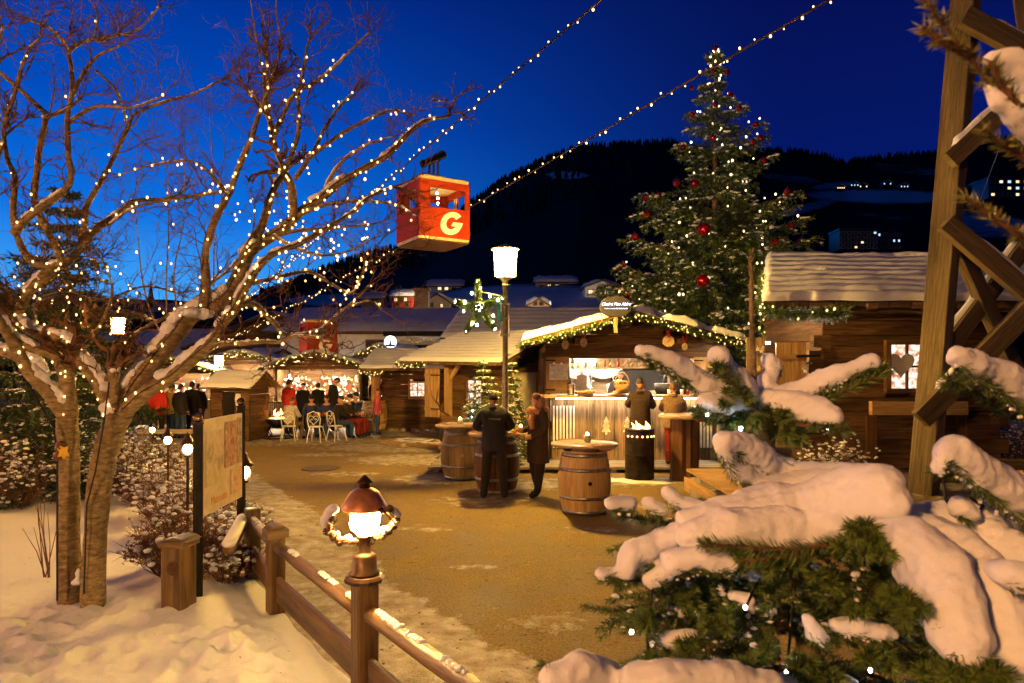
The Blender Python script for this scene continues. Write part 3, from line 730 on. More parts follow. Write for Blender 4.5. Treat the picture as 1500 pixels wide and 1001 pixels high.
# ------------------------------------------------------------------ log huts
def logwall(T, x0, x1, z0, z1, y=0, lh=.2, th=.16, holes=(), top=None, proud=0.0, stick=.0):
    """horizontal hewn logs on the plane y of frame T between x0 and x1; holes=(x0,x1,z0,z1); top(x)->max z for gables"""
    b = MB(); z = z0; row = 0
    while z < z1-.03:
        h = min(lh*rnd.uniform(.85, 1.15), z1-z); zc = z+h/2
        a, c = x0, x1
        if top:
            xs_ = [x0+(x1-x0)*i/60 for i in range(61)]; ok = [x for x in xs_ if top(x) >= z+h*.6]
            if not ok: break
            a, c = min(ok), max(ok)
        segs = [(a-(stick if row % 2 else 0), c+(stick if row % 2 else 0))]
        for hx0, hx1, hz0, hz1 in holes:
            if hz0 < zc < hz1:
                n = []
                for s0, s1 in segs:
                    if hx0 > s0: n.append((s0, min(s1, hx0)))
                    if hx1 < s1: n.append((max(s0, hx1), s1))
                segs = [q for q in n if q[1]-q[0] > .03]
        for s0, s1 in segs:
            o = rnd.uniform(-.025, .015)
            b.board(T(s0, y+th/2+o, zc), T(s1, y+th/2+o+rnd.uniform(-.01, .01), zc+rnd.uniform(-.008, .008)), th, h-.012)
        z += h; row += 1
    return b
def garland(label, path, r, spacing, group='lit garlands on the eaves', bulb='bulb_garland', br=.018, dens=320):
    """a rope of fir twigs with small lights; path: 3D points"""
    path = [Vector(p) for p in path]
    t = thing('garland', label, 'garland', path[len(path)//2], group); g = MB(); pts = []
    for a, b in zip(path, path[1:]):
        L = (b-a).length; dr = (b-a).normalized()
        for i in range(int(L*dens)):
            p = a.lerp(b, rnd.random()); v = V(rnd.gauss(0, 1), rnd.gauss(0, 1), rnd.gauss(0, 1)).normalized()
            q0 = p+v*r*.15*rnd.random(); q1 = q0+(v+dr*rnd.uniform(-.9, .9)).normalized()*r*rnd.uniform(.6, 1.35); s = v.cross(dr).normalized()*r*.13
            g.quad(q0-s, q0+s, q1+s*.4, q1-s*.4)
        for i in range(max(1, int(L/spacing))):
            v = V(rnd.gauss(0, 1), -abs(rnd.gauss(0, 1))-.3, rnd.gauss(0, 1)).normalized()
            pts.append(a.lerp(b, (i+rnd.random())/max(1, int(L/spacing)))+v*r*rnd.uniform(.5, 1.0))
    g.build('fir_twigs', 'needle', t); bulbs(t, pts, br, bulb)
    return t
def arc(a, b, n, sag): return [a.lerp(b, i/n)-V(0, 0, sag*math.sin(math.pi*i/n)) for i in range(n+1)]

# ---- the bar chalet
CH = thing('bar_chalet', 'timber bar chalet with open brightly lit counter and garlanded snowy gable', 'chalet', (2.6, 15.5, 0), 'market huts')
T = frame((2.6, 15.5, .14), 0)
XL, XR, ZE, ZA = -1.83, 1.98, 2.35, 3.02            # wall half span and heights above the deck
slope = (3.30-2.66)/2.37
roofz = lambda x: 3.30-abs(x)*slope                   # roof plane above the deck
b = logwall(T, XL, XR, 2.42, 3.4, 0, .19, .1, top=lambda x: roofz(x)-.12); b.build('gable_wall', 'dark_log', CH)
b = MB()
b.board(T(XL-.1, .02, 2.36), T(XR+.1, .02, 2.36), .2, .14)
for x in (XL+.02, XR-.02): b.board(T(x, .05, 0), T(x, .05, 2.3), .16, .18, up=(0, 1, 0))
b.board(T(-1.15, -.55, 2.66), T(-1.15, 3.6, 2.66), .12, .14); b.board(T(1.2, -.55, 2.66), T(1.2, 3.6, 2.66), .12, .14)
b.board(T(-.12, -.7, 3.07), T(-.12, 3.6, 3.07), .2, .2)
b.build('frame_timber', 'mid_log', CH)
b = logwall(frame(T(XL, 3.7, 0), R(-90)), 0, 3.55, 0, 2.6, 0, .2, .12); b.build('side_wall', 'mid_log', CH)
b = logwall(frame(T(XR, .15, 0), R(90)), 0, 3.55, 0, 2.6, 0, .2, .12); b.build('side_wall', 'mid_log', CH)
b = MB(); b.box(T(.07, 2.6, 1.45), (3.7, .08, 2.9)); [b.box(T(.07, 2.54, .9+.22*i), (3.66, .03, .205)) for i in range(9)]
b.build('back_wall', 'pale_plank', CH)
b = MB(); b.box(T(.07, 1.5, .28), (3.6, 2.1, .1)); b.build('floor', 'pale_plank', CH)
b = MB(); b.box(T(.07, 1.3, 2.62), (3.5, 2.4, .06)); b.build('ceiling', 'pale_plank', CH)
# lights inside: tubes under the lintel and on the back wall
b = MB(); b.board(T(-1.6, .32, 2.52), T(1.75, .32, 2.52), .06, .05); b.board(T(-1.6, 2.35, 2.5), T(1.75, 2.35, 2.5), .06, .05); b.build('light_tube', 'led_white', CH)
# counter
b = MB()
for i in range(3): b.board(T(-2.0, -.42+.2*i, 1.44), T(2.15, -.42+.2*i, 1.44), .19, .055)
co = b.build('counter_top', 'table_wood', CH)
b = MB(); x = -1.72; k = 0
while x < 2.0:
    w_ = rnd.uniform(.17, .27); z1 = 1.39
    b.board(T(x+w_/2, -.12+rnd.uniform(-.012, .012), 0), T(x+w_/2, -.12, z1), w_-.015, .04, up=(0, 1, 0)); x += w_; k += 1
b.build('counter_front', 'bar_plank', CH)
for x0, n in ((-1.66, 7), (1.42, 7)):
    b = MB()
    for i in range(n): b.board(T(x0+.075*i, -.165, .28), T(x0+.075*i, -.165, 1.22), .04, .035, up=(0, 1, 0))
    b.build('white_slats', 'white_paint', CH)
b = MB(); b.board(T(-1.62, -.32, 1.395), T(2.05, -.32, 1.395), .05, .025); b.build('light_strip', 'led_strip', CH)
for x in (-1.86, 2.08):
    b = MB(); b.box(T(x, -.2, .69), (.15, .3, 1.38)); b.build('counter_post', 'grey_plank', CH)
# shutters beside the opening
def shutter(x0, x1):
    b = MB(); n = 3
    for i in range(n):
        w_ = (x1-x0)/n; b.board(T(x0+w_*(i+.5), -.1, 1.5), T(x0+w_*(i+.5), -.1, 2.32), w_-.008, .035, up=(0, 1, 0))
    for z in (1.58, 2.24): b.board(T(x0, -.135, z), T(x1, -.135, z), .035, .09)
    s = b.build('shutter', 'new_wood', CH)
    b = MB()
    for z in (1.58, 2.24): b.board(T(x0-.02, -.16, z), T(x0+.2, -.16, z), .012, .03)
    b.build('hinge', 'black_metal', s)
shutter(-1.83, -1.3); shutter(1.5, 1.92)
b = MB(); b.box(T(-1.55, -.165, 1.98), (.42, .015, .36)); pm = b.build('menu_sheet', 'paper', CH)
b = MB()
for i in range(9): b.box(T(-1.57+rnd.uniform(-.02, .03), -.174, 2.1-.03*i), (rnd.uniform(.2, .33), .004, .006))
b.box(T(-1.68, -.174, 2.135), (.12, .004, .02)); b.build('menu_lines', 'grey_paint', pm)
# roof
ex, rf, rb_ = 2.37, -.95, 4.1
for s in (-1, 1):
    ro = roof_slab(CH, T(s*ex, rf, roofz(ex)), T(s*ex, rb_, roofz(ex)), T(0, rb_, roofz(0)), T(0, rf, roofz(0)), .07, courses=9)
    sn = snow_sheet(T, T(s*(ex+.03), rf-.03, roofz(ex)+.02), T(s*(ex+.03), rb_, roofz(ex)+.02), T(0, rb_, roofz(0)+.02), T(0, rf-.03, roofz(0)+.02), .13, 60, 34, 6, .03, s+3, bare=((.05, .75, .05, .1), (.03, .35, .03, .07)), edge=.05)
    sn.build('roof_snow', 'snow', ro, True)
b = MB()
for s in (-1, 1): b.board(T(s*(ex+.02), rf-.02, roofz(ex)-.1), T(0, rf-.02, roofz(0)-.1), .04, .16)
b.build('bargeboard', 'mid_log', CH)
garland('long fir garland with lights along the left gable edge of the bar chalet', arc(T(-2.42, rf-.12, 2.55), T(0, rf-.12, 3.16), 8, .0), .12, .04, br=.015, dens=560)
garland('long fir garland with lights along the right gable edge of the bar chalet', arc(T(0, rf-.12, 3.16), T(2.4, rf-.12, 2.55), 8, .0), .12, .04, br=.015, dens=560)
# deck in front
b = MB(); n = 9
for i in range(n): b.board((-1.75+rnd.uniform(-.04, .04), 14.42+.2*i, .105), (4.55+rnd.uniform(-.03, .03), 14.42+.2*i, .105), .19, .05)
for i in range(9): b.board((-1.6+.75*i, 14.34, .035), (-1.6+.75*i, 16, .035), .1, .07)
mesh_thing(b, 'deck', 'grey_plank', 'low frosty plank deck in front of the bar counter', 'deck', (1.4, 15.2, 0))
# oval sign on the gable
so = T(-.42, rf-.22, 3.36)
S = thing('oval_sign', 'dark oval sign with white glowing script on top of the bar gable', 'sign', so)
b = MB(); b.lathe(so, [(.0, -.03), (.33, -.03), (.35, 0), (.33, .03), (0, .03)], 40, Matrix.Rotation(R(90), 3, 'X') @ Matrix.Diagonal((1, .66, 1))); b.build('board', 'sign_board', S, False)
b = MB(); b.board(so+V(0, .03, -.1), so+V(0, .03, -.55), .08, .08, up=(0, 1, 0)); b.build('bracket', 'new_wood', S)
letters('Chalet Bim Alder', .088, 'sign_glow', S, so+V(0, -.045, .045), (R(90), 0, 0), .3, .006, .003)
b = MB(); x = -.235
while x < .235:
    hh = rnd.choice((.014, .014, .02, .024)); b.box(so+V(x, -.05, -.05+hh/2-.007), (.008, .01, hh)); b.box(so+V(x+.006, -.05, -.05), (.012, .01, .005)); x += rnd.choice((.013, .015, .017, .026))
b.build('small_lettering', 'sign_glow', S)
# gable tags
for (px, py, lab) in ((828, 505, 'leftmost oval wooden tag with red ribbon under the bar gable'), (855, 502, 'second oval wooden tag from the left under the bar gable'), (979, 500, 'large round wooden tag with red and white ribbon right under the bar gable'), (1003, 508, 'narrow wooden tag on a red ribbon furthest right under the bar gable')):
    p = P(px, py, 14.75); t = thing('wooden_tag', lab, 'ornament', p, 'wooden tags under the bar gable'); rx = {979: .125, 1003: .06}.get(px, .075)
    b = MB(); b.lathe(p, [(0, -.012), (rx, -.012), (rx, .012), (0, .012)], 20, Matrix.Rotation(R(90), 3, 'X') @ Matrix.Diagonal((1, 1.35 if px != 979 else 1, 1))); b.build('disc', 'table_wood', t)
    b = MB(); b.tube([p+V(-.05, 0, .24), p+V(-.03, -.02, .16), p+V(0, -.02, .09)], .02, 5); b.tube([p+V(.04, 0, .26), p+V(.03, -.02, .16), p+V(0, -.02, .09)], .02, 5); b.build('ribbon', 'dark_red', t)
    b = MB(); b.tube([p+V(-.035, -.014, -.03), p+V(0, -.014, 0), p+V(.03, -.014, .035)], .006, 4); b.build('burnt_script', 'oak_dark', t)
# white tree cut-outs on the counter front
for px, lab in ((888, 'left white wooden tree cut-out on the bar front'), (919, 'middle white wooden tree cut-out on the bar front'), (949, 'right white wooden tree cut-out on the bar front behind the standing man')):
    p = P(px, 633, 15.15); b = MB()
    pl = [(0, .3), (.055, .2), (.03, .2), (.08, .1), (.045, .1), (.1, 0), (.02, 0), (.02, -.05), (-.02, -.05), (-.02, 0), (-.1, 0), (-.045, .1), (-.08, .1), (-.03, .2), (-.055, .2)]
    for (x, z), (x2, z2) in zip(pl, pl[1:]+pl[:1]): b.extrude([p+V(0, 0, .08), p+V(x*1.0, 0, z*1.15), p+V(x2, 0, z2*1.15)], (0, -.02, 0))
    mesh_thing(b, 'tree_cutout', 'white_paint', lab, 'ornament', p, 'white tree cut-outs on the bar')
# ---- things inside the bar
def at(px, py, d): return P(px, py, d)
cz = T(0, 0, 1.47).z
b = MB(); b.lathe(T(-1.02, 2.3, 2.06), [(.0, 0), (.05, 0), (.05, .22), (.018, .3), (.018, .38), (0, .38)], 12); t = mesh_thing(b, 'wine_bottle', 'green_glass', 'dark wine bottle with yellow label on the shelf at the back of the bar', 'bottle', T(-1.02, 2.3, 2.06), None, True)
b = MB(); b.lathe(T(-1.02, 2.3, 2.09), [(.052, 0), (.052, .1)], 12); o = b.build('label', 'yellow', t, True)
b = MB(); b.box(T(-.5, 2.35, 2.03), (1.5, .32, .04)); b.grid(lambda u, v: T(-1.25+1.5*u, 2.18-.02*math.sin(u*40), 2.05-v*(.16+.1*abs(math.sin(u*7)))), 40, 4)
mesh_thing(b, 'white_shelf', 'white_paint', 'white draped shelf of decorations along the back of the bar', 'shelf', T(-.5, 2.35, 2.03))
p = T(-.68, 2.1, 1.52); t = thing('white_table_tree', 'small white tiered wooden tree on the back counter of the bar', 'ornament', p)
b = MB(); [b.lathe(p, [(.17-.02*i, .06*i+.04), (.1-.011*i, .06*i+.1)], 14) for i in range(8)]; b.lathe(p, [(.02, 0), (.02, .55), (0, .58)], 8); b.build('tiers', 'white_paint', t)
for px, lab in ((861, 'left small white reindeer figure in the bar'), (893, 'right small white reindeer figure in the bar')):
    p = at(px, 571, 17.4); b = MB(); b.ball(p+V(0, 0, .1), (.09, .04, .055), 10, 7)
    for dx in (-.06, .06): b.tube([p+V(dx, 0, .08), p+V(dx, 0, -.06)], .012, 5)
    b.tube([p+V(.07, 0, .12), p+V(.1, 0, .2)], [.03, .02], 6); b.ball(p+V(.125, 0, .22), (.045, .02, .025), 8, 6)
    for sd in (-1, 1): b.tube([p+V(.1, 0, .24), p+V(.08, .03*sd, .3), p+V(.11, .05*sd, .34)], .006, 4)
    mesh_thing(b, 'reindeer_figure', 'white_paint', lab, 'figure', p, 'white reindeer in the bar', True)
b = MB(); b.box(T(-.2, 2.2, 1.42), (2.9, .6, .12)); b.box(T(-.2, 2.25, .95), (2.9, .5, .85)); mesh_thing(b, 'back_counter', 'pale_plank', 'pale back counter inside the bar', 'counter', T(-.2, 2.2, .4))
b = MB(); b.box(at(852, 561, 15.75), (.24, .02, .36)); mesh_thing(b, 'menu_card', 'paper', 'upright cream menu card beside the lantern on the bar counter', 'menu', at(852, 570, 15.75))
p = at(836, 577.5, 15.15); p.z = cz; t = thing('lantern', 'small black and white lantern on the left end of the bar counter', 'lantern', p)
b = MB(); [b.board(p+V(x, y, 0), p+V(x, y, .24), .015, .015, up=(0, 1, 0)) for x in (-.06, .06) for y in (-.06, .06)]; b.box(p+V(0, 0, .01), (.15, .15, .02)); b.lathe(p+V(0, 0, .24), [(.1, 0), (.03, .06), (.03, .09), (0, .09)], 4); b.build('frame', 'black_metal', t)
b = MB(); b.lathe(p+V(0, 0, .02), [(.03, 0), (.03, .12), (0, .12)], 8); b.build('candle', 'cream_paint', t)
def pastry_plate(px, d, n, lab):
    p = at(px, 580, d); p.z = cz; t = thing('pastry_plate', lab, 'plate', p, 'plates on the bar counter')
    b = MB(); b.lathe(p, [(0, 0), (.16, .01), (.23, .035), (.22, .03), (0, .02)], 20); b.build('plate', 'white_paint', t, True)
    for i in range(n):
        a = i*2.4; r = .05*math.sqrt(i); q = MB(); q.ball(p+V(r*math.cos(a)*1.3, r*math.sin(a), .05+.015*(i % 3)), (.06, .045, .035), 8, 6, None, .3); tag_ = q.build('pastry', 'bread', t, True)
pastry_plate(858, 15.15, 11, 'plate heaped with pastries at the left of the bar counter'); pastry_plate(905, 15.12, 4, 'plate under the wicker basket on the bar counter')
p = at(911, 573, 15.2); p.z = cz+.06; t = thing('wicker_basket', 'round wicker basket of pretzels with tall handle on the bar counter', 'basket', p)
b = MB(); b.lathe(p, [(.0, 0), (.12, 0), (.17, .17), (.155, .17), (.11, .02), (0, .02)], 18); b.build('basket', 'wicker', t, True)
b = MB(); b.tube([p+V(.165*math.cos(a), 0, .16+.28*math.sin(a)) for a in [math.pi*i/12 for i in range(13)]], .013, 6); b.build('handle', 'wicker', t, True)
for i in range(6):
    b = MB(); a = i*1.05; c = p+V(.08*math.cos(a), .08*math.sin(a), .19)
    b.tube([c+V(.06*math.cos(q), .02*math.sin(q), .05*math.sin(q)) for q in [6.283*j/10 for j in range(11)]], .022, 6); b.build('pretzel', 'bread', t, True)
for i in range(9):
    q = T(-1.2+.17*i+rnd.uniform(-.03, .03), 2.36, 2.05); hh = rnd.uniform(.2, .3); b = MB(); b.lathe(q, [(0, 0), (.036, 0), (.036, hh*.6), (.014, hh*.8), (.014, hh), (0, hh)], 10)
    mesh_thing(b, 'bottle', ['green_glass', 'oak_dark', 'brass', 'dark_red', 'white_paint'][i % 5], 'small bottle standing in the row on the draped shelf of the bar', 'bottle', q, 'bottles on the draped bar shelf', True)
for i in range(14):
    q = T(.25+.11*i+rnd.uniform(-.02, .02), 2.36, 2.395); b = MB(); b.lathe(q, [(.03, 0), (.038, .11), (.032, .11), (.026, .012), (0, .012)], 10)
    mesh_thing(b, 'mug', ['white_paint', 'dark_red', 'cream_paint'][i % 3], 'drinking mug standing on top of the loaf rack in the bar', 'mug', q, 'mugs on the loaf rack', True)
for i in range(7):
    q = T(.95+.13*i+rnd.uniform(-.02, .02), -.1+rnd.uniform(-.1, .1), 1.47); b = MB(); b.lathe(q, [(.035, 0), (.042, .12), (.036, .12), (.03, .012), (0, .012)], 10)
    mesh_thing(b, 'mug', ['white_paint', 'dark_red'][i % 2], 'drinking mug left on the right half of the bar counter', 'mug', q, 'mugs on the bar counter', True)
# espresso-like hot pots with steel taps at the right
p = at(985, 575, 15.9); p.z = cz-.02; t = thing('drinks_urn', 'wide black hot drinks kettle with steel levers at the right of the bar', 'kettle', p)
b = MB(); b.lathe(p, [(.0, 0), (.36, 0), (.42, .12), (.42, .26), (.38, .27), (.36, .2), (0, .2)], 24); b.build('pot', 'black_metal', t, True)
for i in range(4):
    b = MB(); q = p+V(-.25+.17*i, -.1, .24); b.tube([q, q+V(.02, -.05, .16), q+V(.05, -.06, .26)], [.016, .016, .022], 6); b.build('lever', 'steel', t, True)
b = MB(); x0 = -.15
sp0 = T(.35, 2.4, 2.08)
b.box(sp0, (1.5, .25, .03)); b.box(sp0+V(0, 0, .3), (1.5, .25, .03)); [b.box(sp0+V(-.72+.12*i, -.1, .15), (.02, .02, .28)) for i in range(13)]
mesh_thing(b, 'glass_rack', 'new_wood', 'wooden rack of loaves on the right of the bar back wall', 'shelf', sp0)
for i in range(7):
    b = MB(); q = sp0+V(-.6+.2*i, -.02, .1); b.ball(q, (.045, .06, .1), 8, 6, Matrix.Rotation(.5, 3, 'Y')); mesh_thing(b, 'bread_loaf', 'bread', 'golden bread loaf leaning in the rack on the bar back wall', 'bread', q, 'loaves in the bar rack', True)
b = MB(); b.box(T(.75, 2.52, 1.75), (1.5, .03, .55)); t = mesh_thing(b, 'chalkboard', 'black', 'black chalkboard under the loaf rack behind the bar', 'board', T(.75, 2.52, 1.75))

# ---- the middle hut, turned to the right, with plaster gable panel
HM = thing('log_hut', 'lamp lit log hut with snowy shingle roof and plaster side beside the bar chalet', 'hut', (-1.5, 19.6, 0), 'market huts')
A, Bq = V(-.28, 18.5, 0), V(-3.3, 20.64, 0); e = (A-Bq).normalized(); rr = V(-e.y, e.x, 0)
EL, RW = (A-Bq).length, 2.9
ang = math.atan2(e.y, e.x); TM = frame((Bq.x, Bq.y, 0), ang)      # x along eave, y into the hut
zE, zR = 2.42, 3.35
T = TM
b = logwall(T, 1.35, EL-.35, .1, 2.45, .7, .21, .15, holes=((1.95, 2.6, 1.15, 1.9),), stick=.12); b.build('front_wall', 'mid_log', HM)
add_window(HM, T, 2.27, 1.52, .55, .66, .7, 'lit_window', 'oak_dark', (2, 2), .06, .07)
b = MB(); b.box(T(EL-.42, 2.4, 1.25), (.12, 3.3, 2.4), ang); b.build('gable_panel', 'plaster_cream', HM)
b = MB()
for z in (.55, 2.2): b.board(T(EL-.34, .7, z), T(EL-.34, 4.1, z), .12, .22)
for y in (.75, 2.3, 4.0): b.board(T(EL-.33, y, .1), T(EL-.33, y, 2.4), .12, .16, up=e)
b.board(T(EL-.35, .8, 2.1), T(EL-.35, 1.5, .7), .1, .12, up=e); b.board(T(EL-.35, 3.2, .6), T(EL-.35, 2.45, 2.1), .1, .12, up=e)
zz = 2.32
while zz < 3.2:
    y0 = .2+max(0, (zz-2.3))*RW/(zR-zE); b.board(T(EL-.34, y0, zz), T(EL-.34, 2*RW-y0, zz), .1, .17); zz += .18
b.build('gable_timber', 'mid_log', HM)
b = MB(); b.board(T(1.5, .35, 0), T(1.5, .35, 2.4), .17, .17, up=e); b.board(T(1.58, .35, 1.9), T(1.95, .35, 2.35), .1, .1); b.board(T(.2, .32, 2.38), T(EL, .32, 2.38), .14, .16); b.board(T(1.45, .35, .12), T(2.4, .35, .12), .18, .2)
b.build('porch_post', 'new_wood', HM)
b = MB(); [b.board(T(.68+.14*i, .33, .75), T(.68+.14*i, .33, 2.2), .135, .04, up=rr) for i in range(4)]; b.board(T(.62, .29, 1.0), T(1.18, .29, 1.0), .03, .09); b.board(T(.62, .29, 2.0), T(1.18, .29, 2.0), .03, .09)
sh = b.build('shutter', 'new_wood', HM)
b = MB(); b.board(T(.9, .26, 1.0), T(1.25, .26, 1.0), .012, .03); b.board(T(.9, .26, 2.0), T(1.25, .26, 2.0), .012, .03); b.build('hinge', 'black_metal', sh)
c = [T(-.1, 0, zE), T(EL+.02, 0, zE-.06), T(EL+.02, RW, zR), T(-.1, RW, zR)]
ro = roof_slab(HM, *c, .1, courses=9)
c = [T(-.14, -.05, zE+.03), T(EL+.04, -.05, zE-.03), T(EL+.04, RW, zR+.03), T(-.14, RW, zR+.03)]
snow_sheet(T, *c, .055, 90, 80, 10, .055, 8, bare=((.72, .8, .22, .07), (.4, .35, .02, .03), (.75, .3, .02, .03)), edge=.04).build('roof_snow', 'snow', ro, True)
c = [T(-.1, 2*RW, zE), T(EL+.02, 2*RW, zE), T(EL+.02, RW, zR), T(-.1, RW, zR)]
ro = roof_slab(HM, *c, .1, courses=6, name='roof')
b = MB(); n = 13
for i in range(n):
    u = i/n; p0 = T(EL+.08, RW*u, lerp(zE-.1, zR-.06, u)); p1 = T(EL+.08, RW*(i+1)/n, lerp(zE-.1, zR-.06, (i+1)/n)); m = (p0+p1)/2-V(0, 0, .06)
    b.extrude([p0+V(0, 0, .05), p1+V(0, 0, .05), p1-V(0, 0, .06), m-V(0, 0, .06), p0-V(0, 0, .06)], e*.035)
b.build('scalloped_bargeboard', 'mid_log', HM)
garland('short fir garland with lights hanging at the left eave corner of the middle hut', arc(T(-.15, -.12, zE-.08), T(.9, -.1, zE-.1), 4, .06), .1, .05)
b = MB(); [b.board(T(.2+rnd.uniform(-.1, .1), .0-.2*i, .08), T(2.2+rnd.uniform(-.2, .2), .0-.2*i, .08), .19, .1) for i in range(6)]
t = mesh_thing(b, 'wooden_step', 'new_wood', 'pale wooden platform dusted with snow before the middle hut', 'platform', T(1.2, -.5, 0))
b = MB(); b.grid(lambda u, v: T(.25+1.85*u, .05-1.05*v, .133+.02*nz((u*6, v*5, 1))), 20, 14); b.build('snow', 'snow', t, True)
for i in range(26):
    p = T(rnd.uniform(.3, 3.4), rnd.uniform(-1.4, .25), 0); r = rnd.uniform(.06, .15); p.z = r*.5
    b = MB(); b.ball(p, (r*1.2, r, r*.75), 7, 5, None, .5); mesh_thing(b, 'stone', 'stone', 'rough tan stone at the foot of the middle hut', 'stone', p, 'stones before the middle hut')

# ---- dark log hut
HD = thing('log_hut', 'darker log hut with a lit four pane window left of the middle hut', 'hut', (-3.6, 24.2, 0), 'market huts')
T = frame((-4.65, 24.2, 0), 0)
b = logwall(T, .05, 3.2, .05, 2.3, 0, .2, .15, holes=((1.02, 1.58, 1.15, 1.72),), stick=.12); b.build('front_wall', 'dark_log', HD)
add_window(HD, T, 1.3, 1.43, .5, .52, .02, 'lit_window', 'new_wood', (2, 2), .06, .06)
b = logwall(frame(T(.05, 3.2, 0), R(-90)), 0, 3.2, .05, 2.3, 0, .2, .15, holes=((1.2, 2.6, .9, 2.1),)); b.build('side_wall', 'dark_log', HD)
b = MB(); b.board(T(-.15, -.15, 0), T(-.15, -.15, 2.2), .3, .1, up=(0, 1, 0)); b.build('shutter', 'new_wood', HD)
c = [T(-.6, -.7, 2.2), T(3.6, -.7, 2.2), T(3.6, 1.7, 2.9), T(-.6, 1.7, 2.9)]
ro = roof_slab(HD, *c, .1, courses=8)
c = [T(-.62, -.74, 2.23), T(3.6, -.74, 2.23), T(3.6, 1.7, 2.93), T(-.62, 1.7, 2.93)]
snow_sheet(T, *c, .06, 60, 44, 8, .05, 4, bare=((.2, .4, .05, .04),)).build('roof_snow', 'snow', ro, True)
c = [T(-.6, 4.1, 2.2), T(3.6, 4.1, 2.2), T(3.6, 1.7, 2.9), T(-.6, 1.7, 2.9)]; roof_slab(HD, *c, .1, courses=5, name='roof')
garland('fir garland with lights on the left eave corner of the dark hut', arc(T(-.65, -.8, 2.08), T(.25, -.78, 2.06), 4, .05), .1, .05)
for i in range(22):
    p = T(rnd.uniform(.0, 3.3), rnd.uniform(-.6, -.15), 0); r = rnd.uniform(.05, .12); p.z = r*.5
    b = MB(); b.ball(p, (r*1.2, r, r*.75), 7, 5, None, .5); mesh_thing(b, 'stone', 'stone', 'rough tan stone along the foot of the dark hut', 'stone', p, 'stones before the dark hut')

# ---- market stalls
def stall(label, o, w, rz, zc=.95, ze=2.05, rise=.55, items=0, glow='led_far', depth=2.2, gar='', snow=True, item_label='', wood='mid_log', igroup=''):
    t = thing('market_stall', label, 'stall', o, 'market stalls'); T = frame(o, rz); h = w/2
    b = MB(); b.box(T(0, depth, ze/2), (w, .1, ze), rz); b.box(T(-h, depth/2, ze/2), (.1, depth, ze), rz); b.box(T(h, depth/2, ze/2), (.1, depth, ze), rz)
    b.build('wall', wood, t)
    g = logwall(T, -h-.05, h+.05, ze-.1, ze+rise, .02, .15, .08, top=lambda x: ze+.02+rise*(1-abs(x)/(h+.4))-.05); g.build('gable_board', wood, t)
    b = MB()
    for i in range(int(w/.16)): b.board(T(-h+.08+.16*i, -.12, 0), T(-h+.08+.16*i, -.12, zc-.05), .15, .03, up=(0, 1, 0))
    b.build('counter_front', 'pale_plank', t)
    b = MB(); b.board(T(-h-.1, .1, zc), T(h+.1, .1, zc), .6, .05); b.build('counter_top', 'table_wood', t)
    b = MB(); b.board(T(-h+.2, .16, ze-.04), T(h-.2, .16, ze-.04), .05, .05); b.build('light_tube', glow, t)
    k = .4*rise/h
    for s in (-1, 1):
        ro = roof_slab(t, T(s*(h+.4), -.7, ze-.02), T(s*(h+.4), depth+.3, ze-.02), T(0, depth+.3, ze+rise+.08), T(0, -.7, ze+rise+.08), .08, courses=5)
        snow_sheet(T, T(s*(h+.42), -.73, ze), T(s*(h+.42), depth+.3, ze), T(0, depth+.3, ze+rise+.1), T(0, -.73, ze+rise+.1), .09, 26, 18, 4, .03, s*2+w).build('roof_snow', 'snow', ro, True)
    if gar:
        garland(gar, arc(T(-h-.42, -.8, ze-.1), T(0, -.8, ze+rise-.02), 5, -.06)+arc(T(0, -.8, ze+rise-.02), T(h+.42, -.8, ze-.1), 5, -.06)[1:], .14, .075, br=.024)
    cols = ['dark_red', 'white_paint', 'cream_paint', 'red_paint', 'dry_leaf', 'brass', 'linen', 'steel', 'white_paint', 'oak']
    for i in range(items):
        x = rnd.uniform(-h+.15, h-.15); z = rnd.choice([zc+.28, zc+.46, zc+.64, zc+.84])+rnd.uniform(-.05, .05); y = rnd.choice([.3, .6, depth-.4]); p = T(x, y, z); b = MB(); s = rnd.uniform(.045, .085)
        kind = i % 4
        if kind == 0:                                   # stocking
            b.tube([p+V(0, 0, s*1.6), p, p+V(s*.9, 0, -s*.5)], [s*.5, s*.5, s*.45], 6)
        elif kind == 1:                                 # ball
            b.ball(p, s*.8, 8, 6); b.tube([p+V(0, 0, s*.7), p+V(0, 0, s*2)], .006, 4)
        elif kind == 2:                                 # star
            q = [p+V(s*(1.2 if j % 2 == 0 else .5)*math.sin(j*math.pi/5), 0, s*(1.2 if j % 2 == 0 else .5)*math.cos(j*math.pi/5)) for j in range(10)]; b.extrude(q, (0, .02, 0))
        else:                                           # heart
            q = [p+V(s*.075*16*math.sin(a)**3, 0, s*.075*(13*math.cos(a)-5*math.cos(2*a)-2*math.cos(3*a)-math.cos(4*a))) for a in [6.283*j/16 for j in range(16)]]; b.extrude(q, (0, .025, 0))
        mesh_thing(b, ['stocking', 'glass_ball', 'star_ornament', 'heart_ornament'][kind], cols[rnd.randrange(len(cols))], item_label, 'ornament', p, igroup)
    return t
stall('open garlanded stall crammed with bright ornaments behind the fire bowl', (-7.25, 25.6, 0), 3.1, R(6), gar='lit fir garland arching over the ornament stall', items=120, item_label='small ornament hung in the bright stall behind the fire bowl', zc=.95, ze=2.25, rise=.5, igroup='ornaments in the bright stall')
stall('small stall with white goods half hidden left of the dark hut', (-5.55, 30.5, 0), 2.5, R(-14), gar='lit fir garland on the stall behind the dark hut', items=16, item_label='small item for sale in the stall behind the dark hut', zc=.95, ze=2.6, rise=.6, igroup='goods in the stall behind the dark hut')
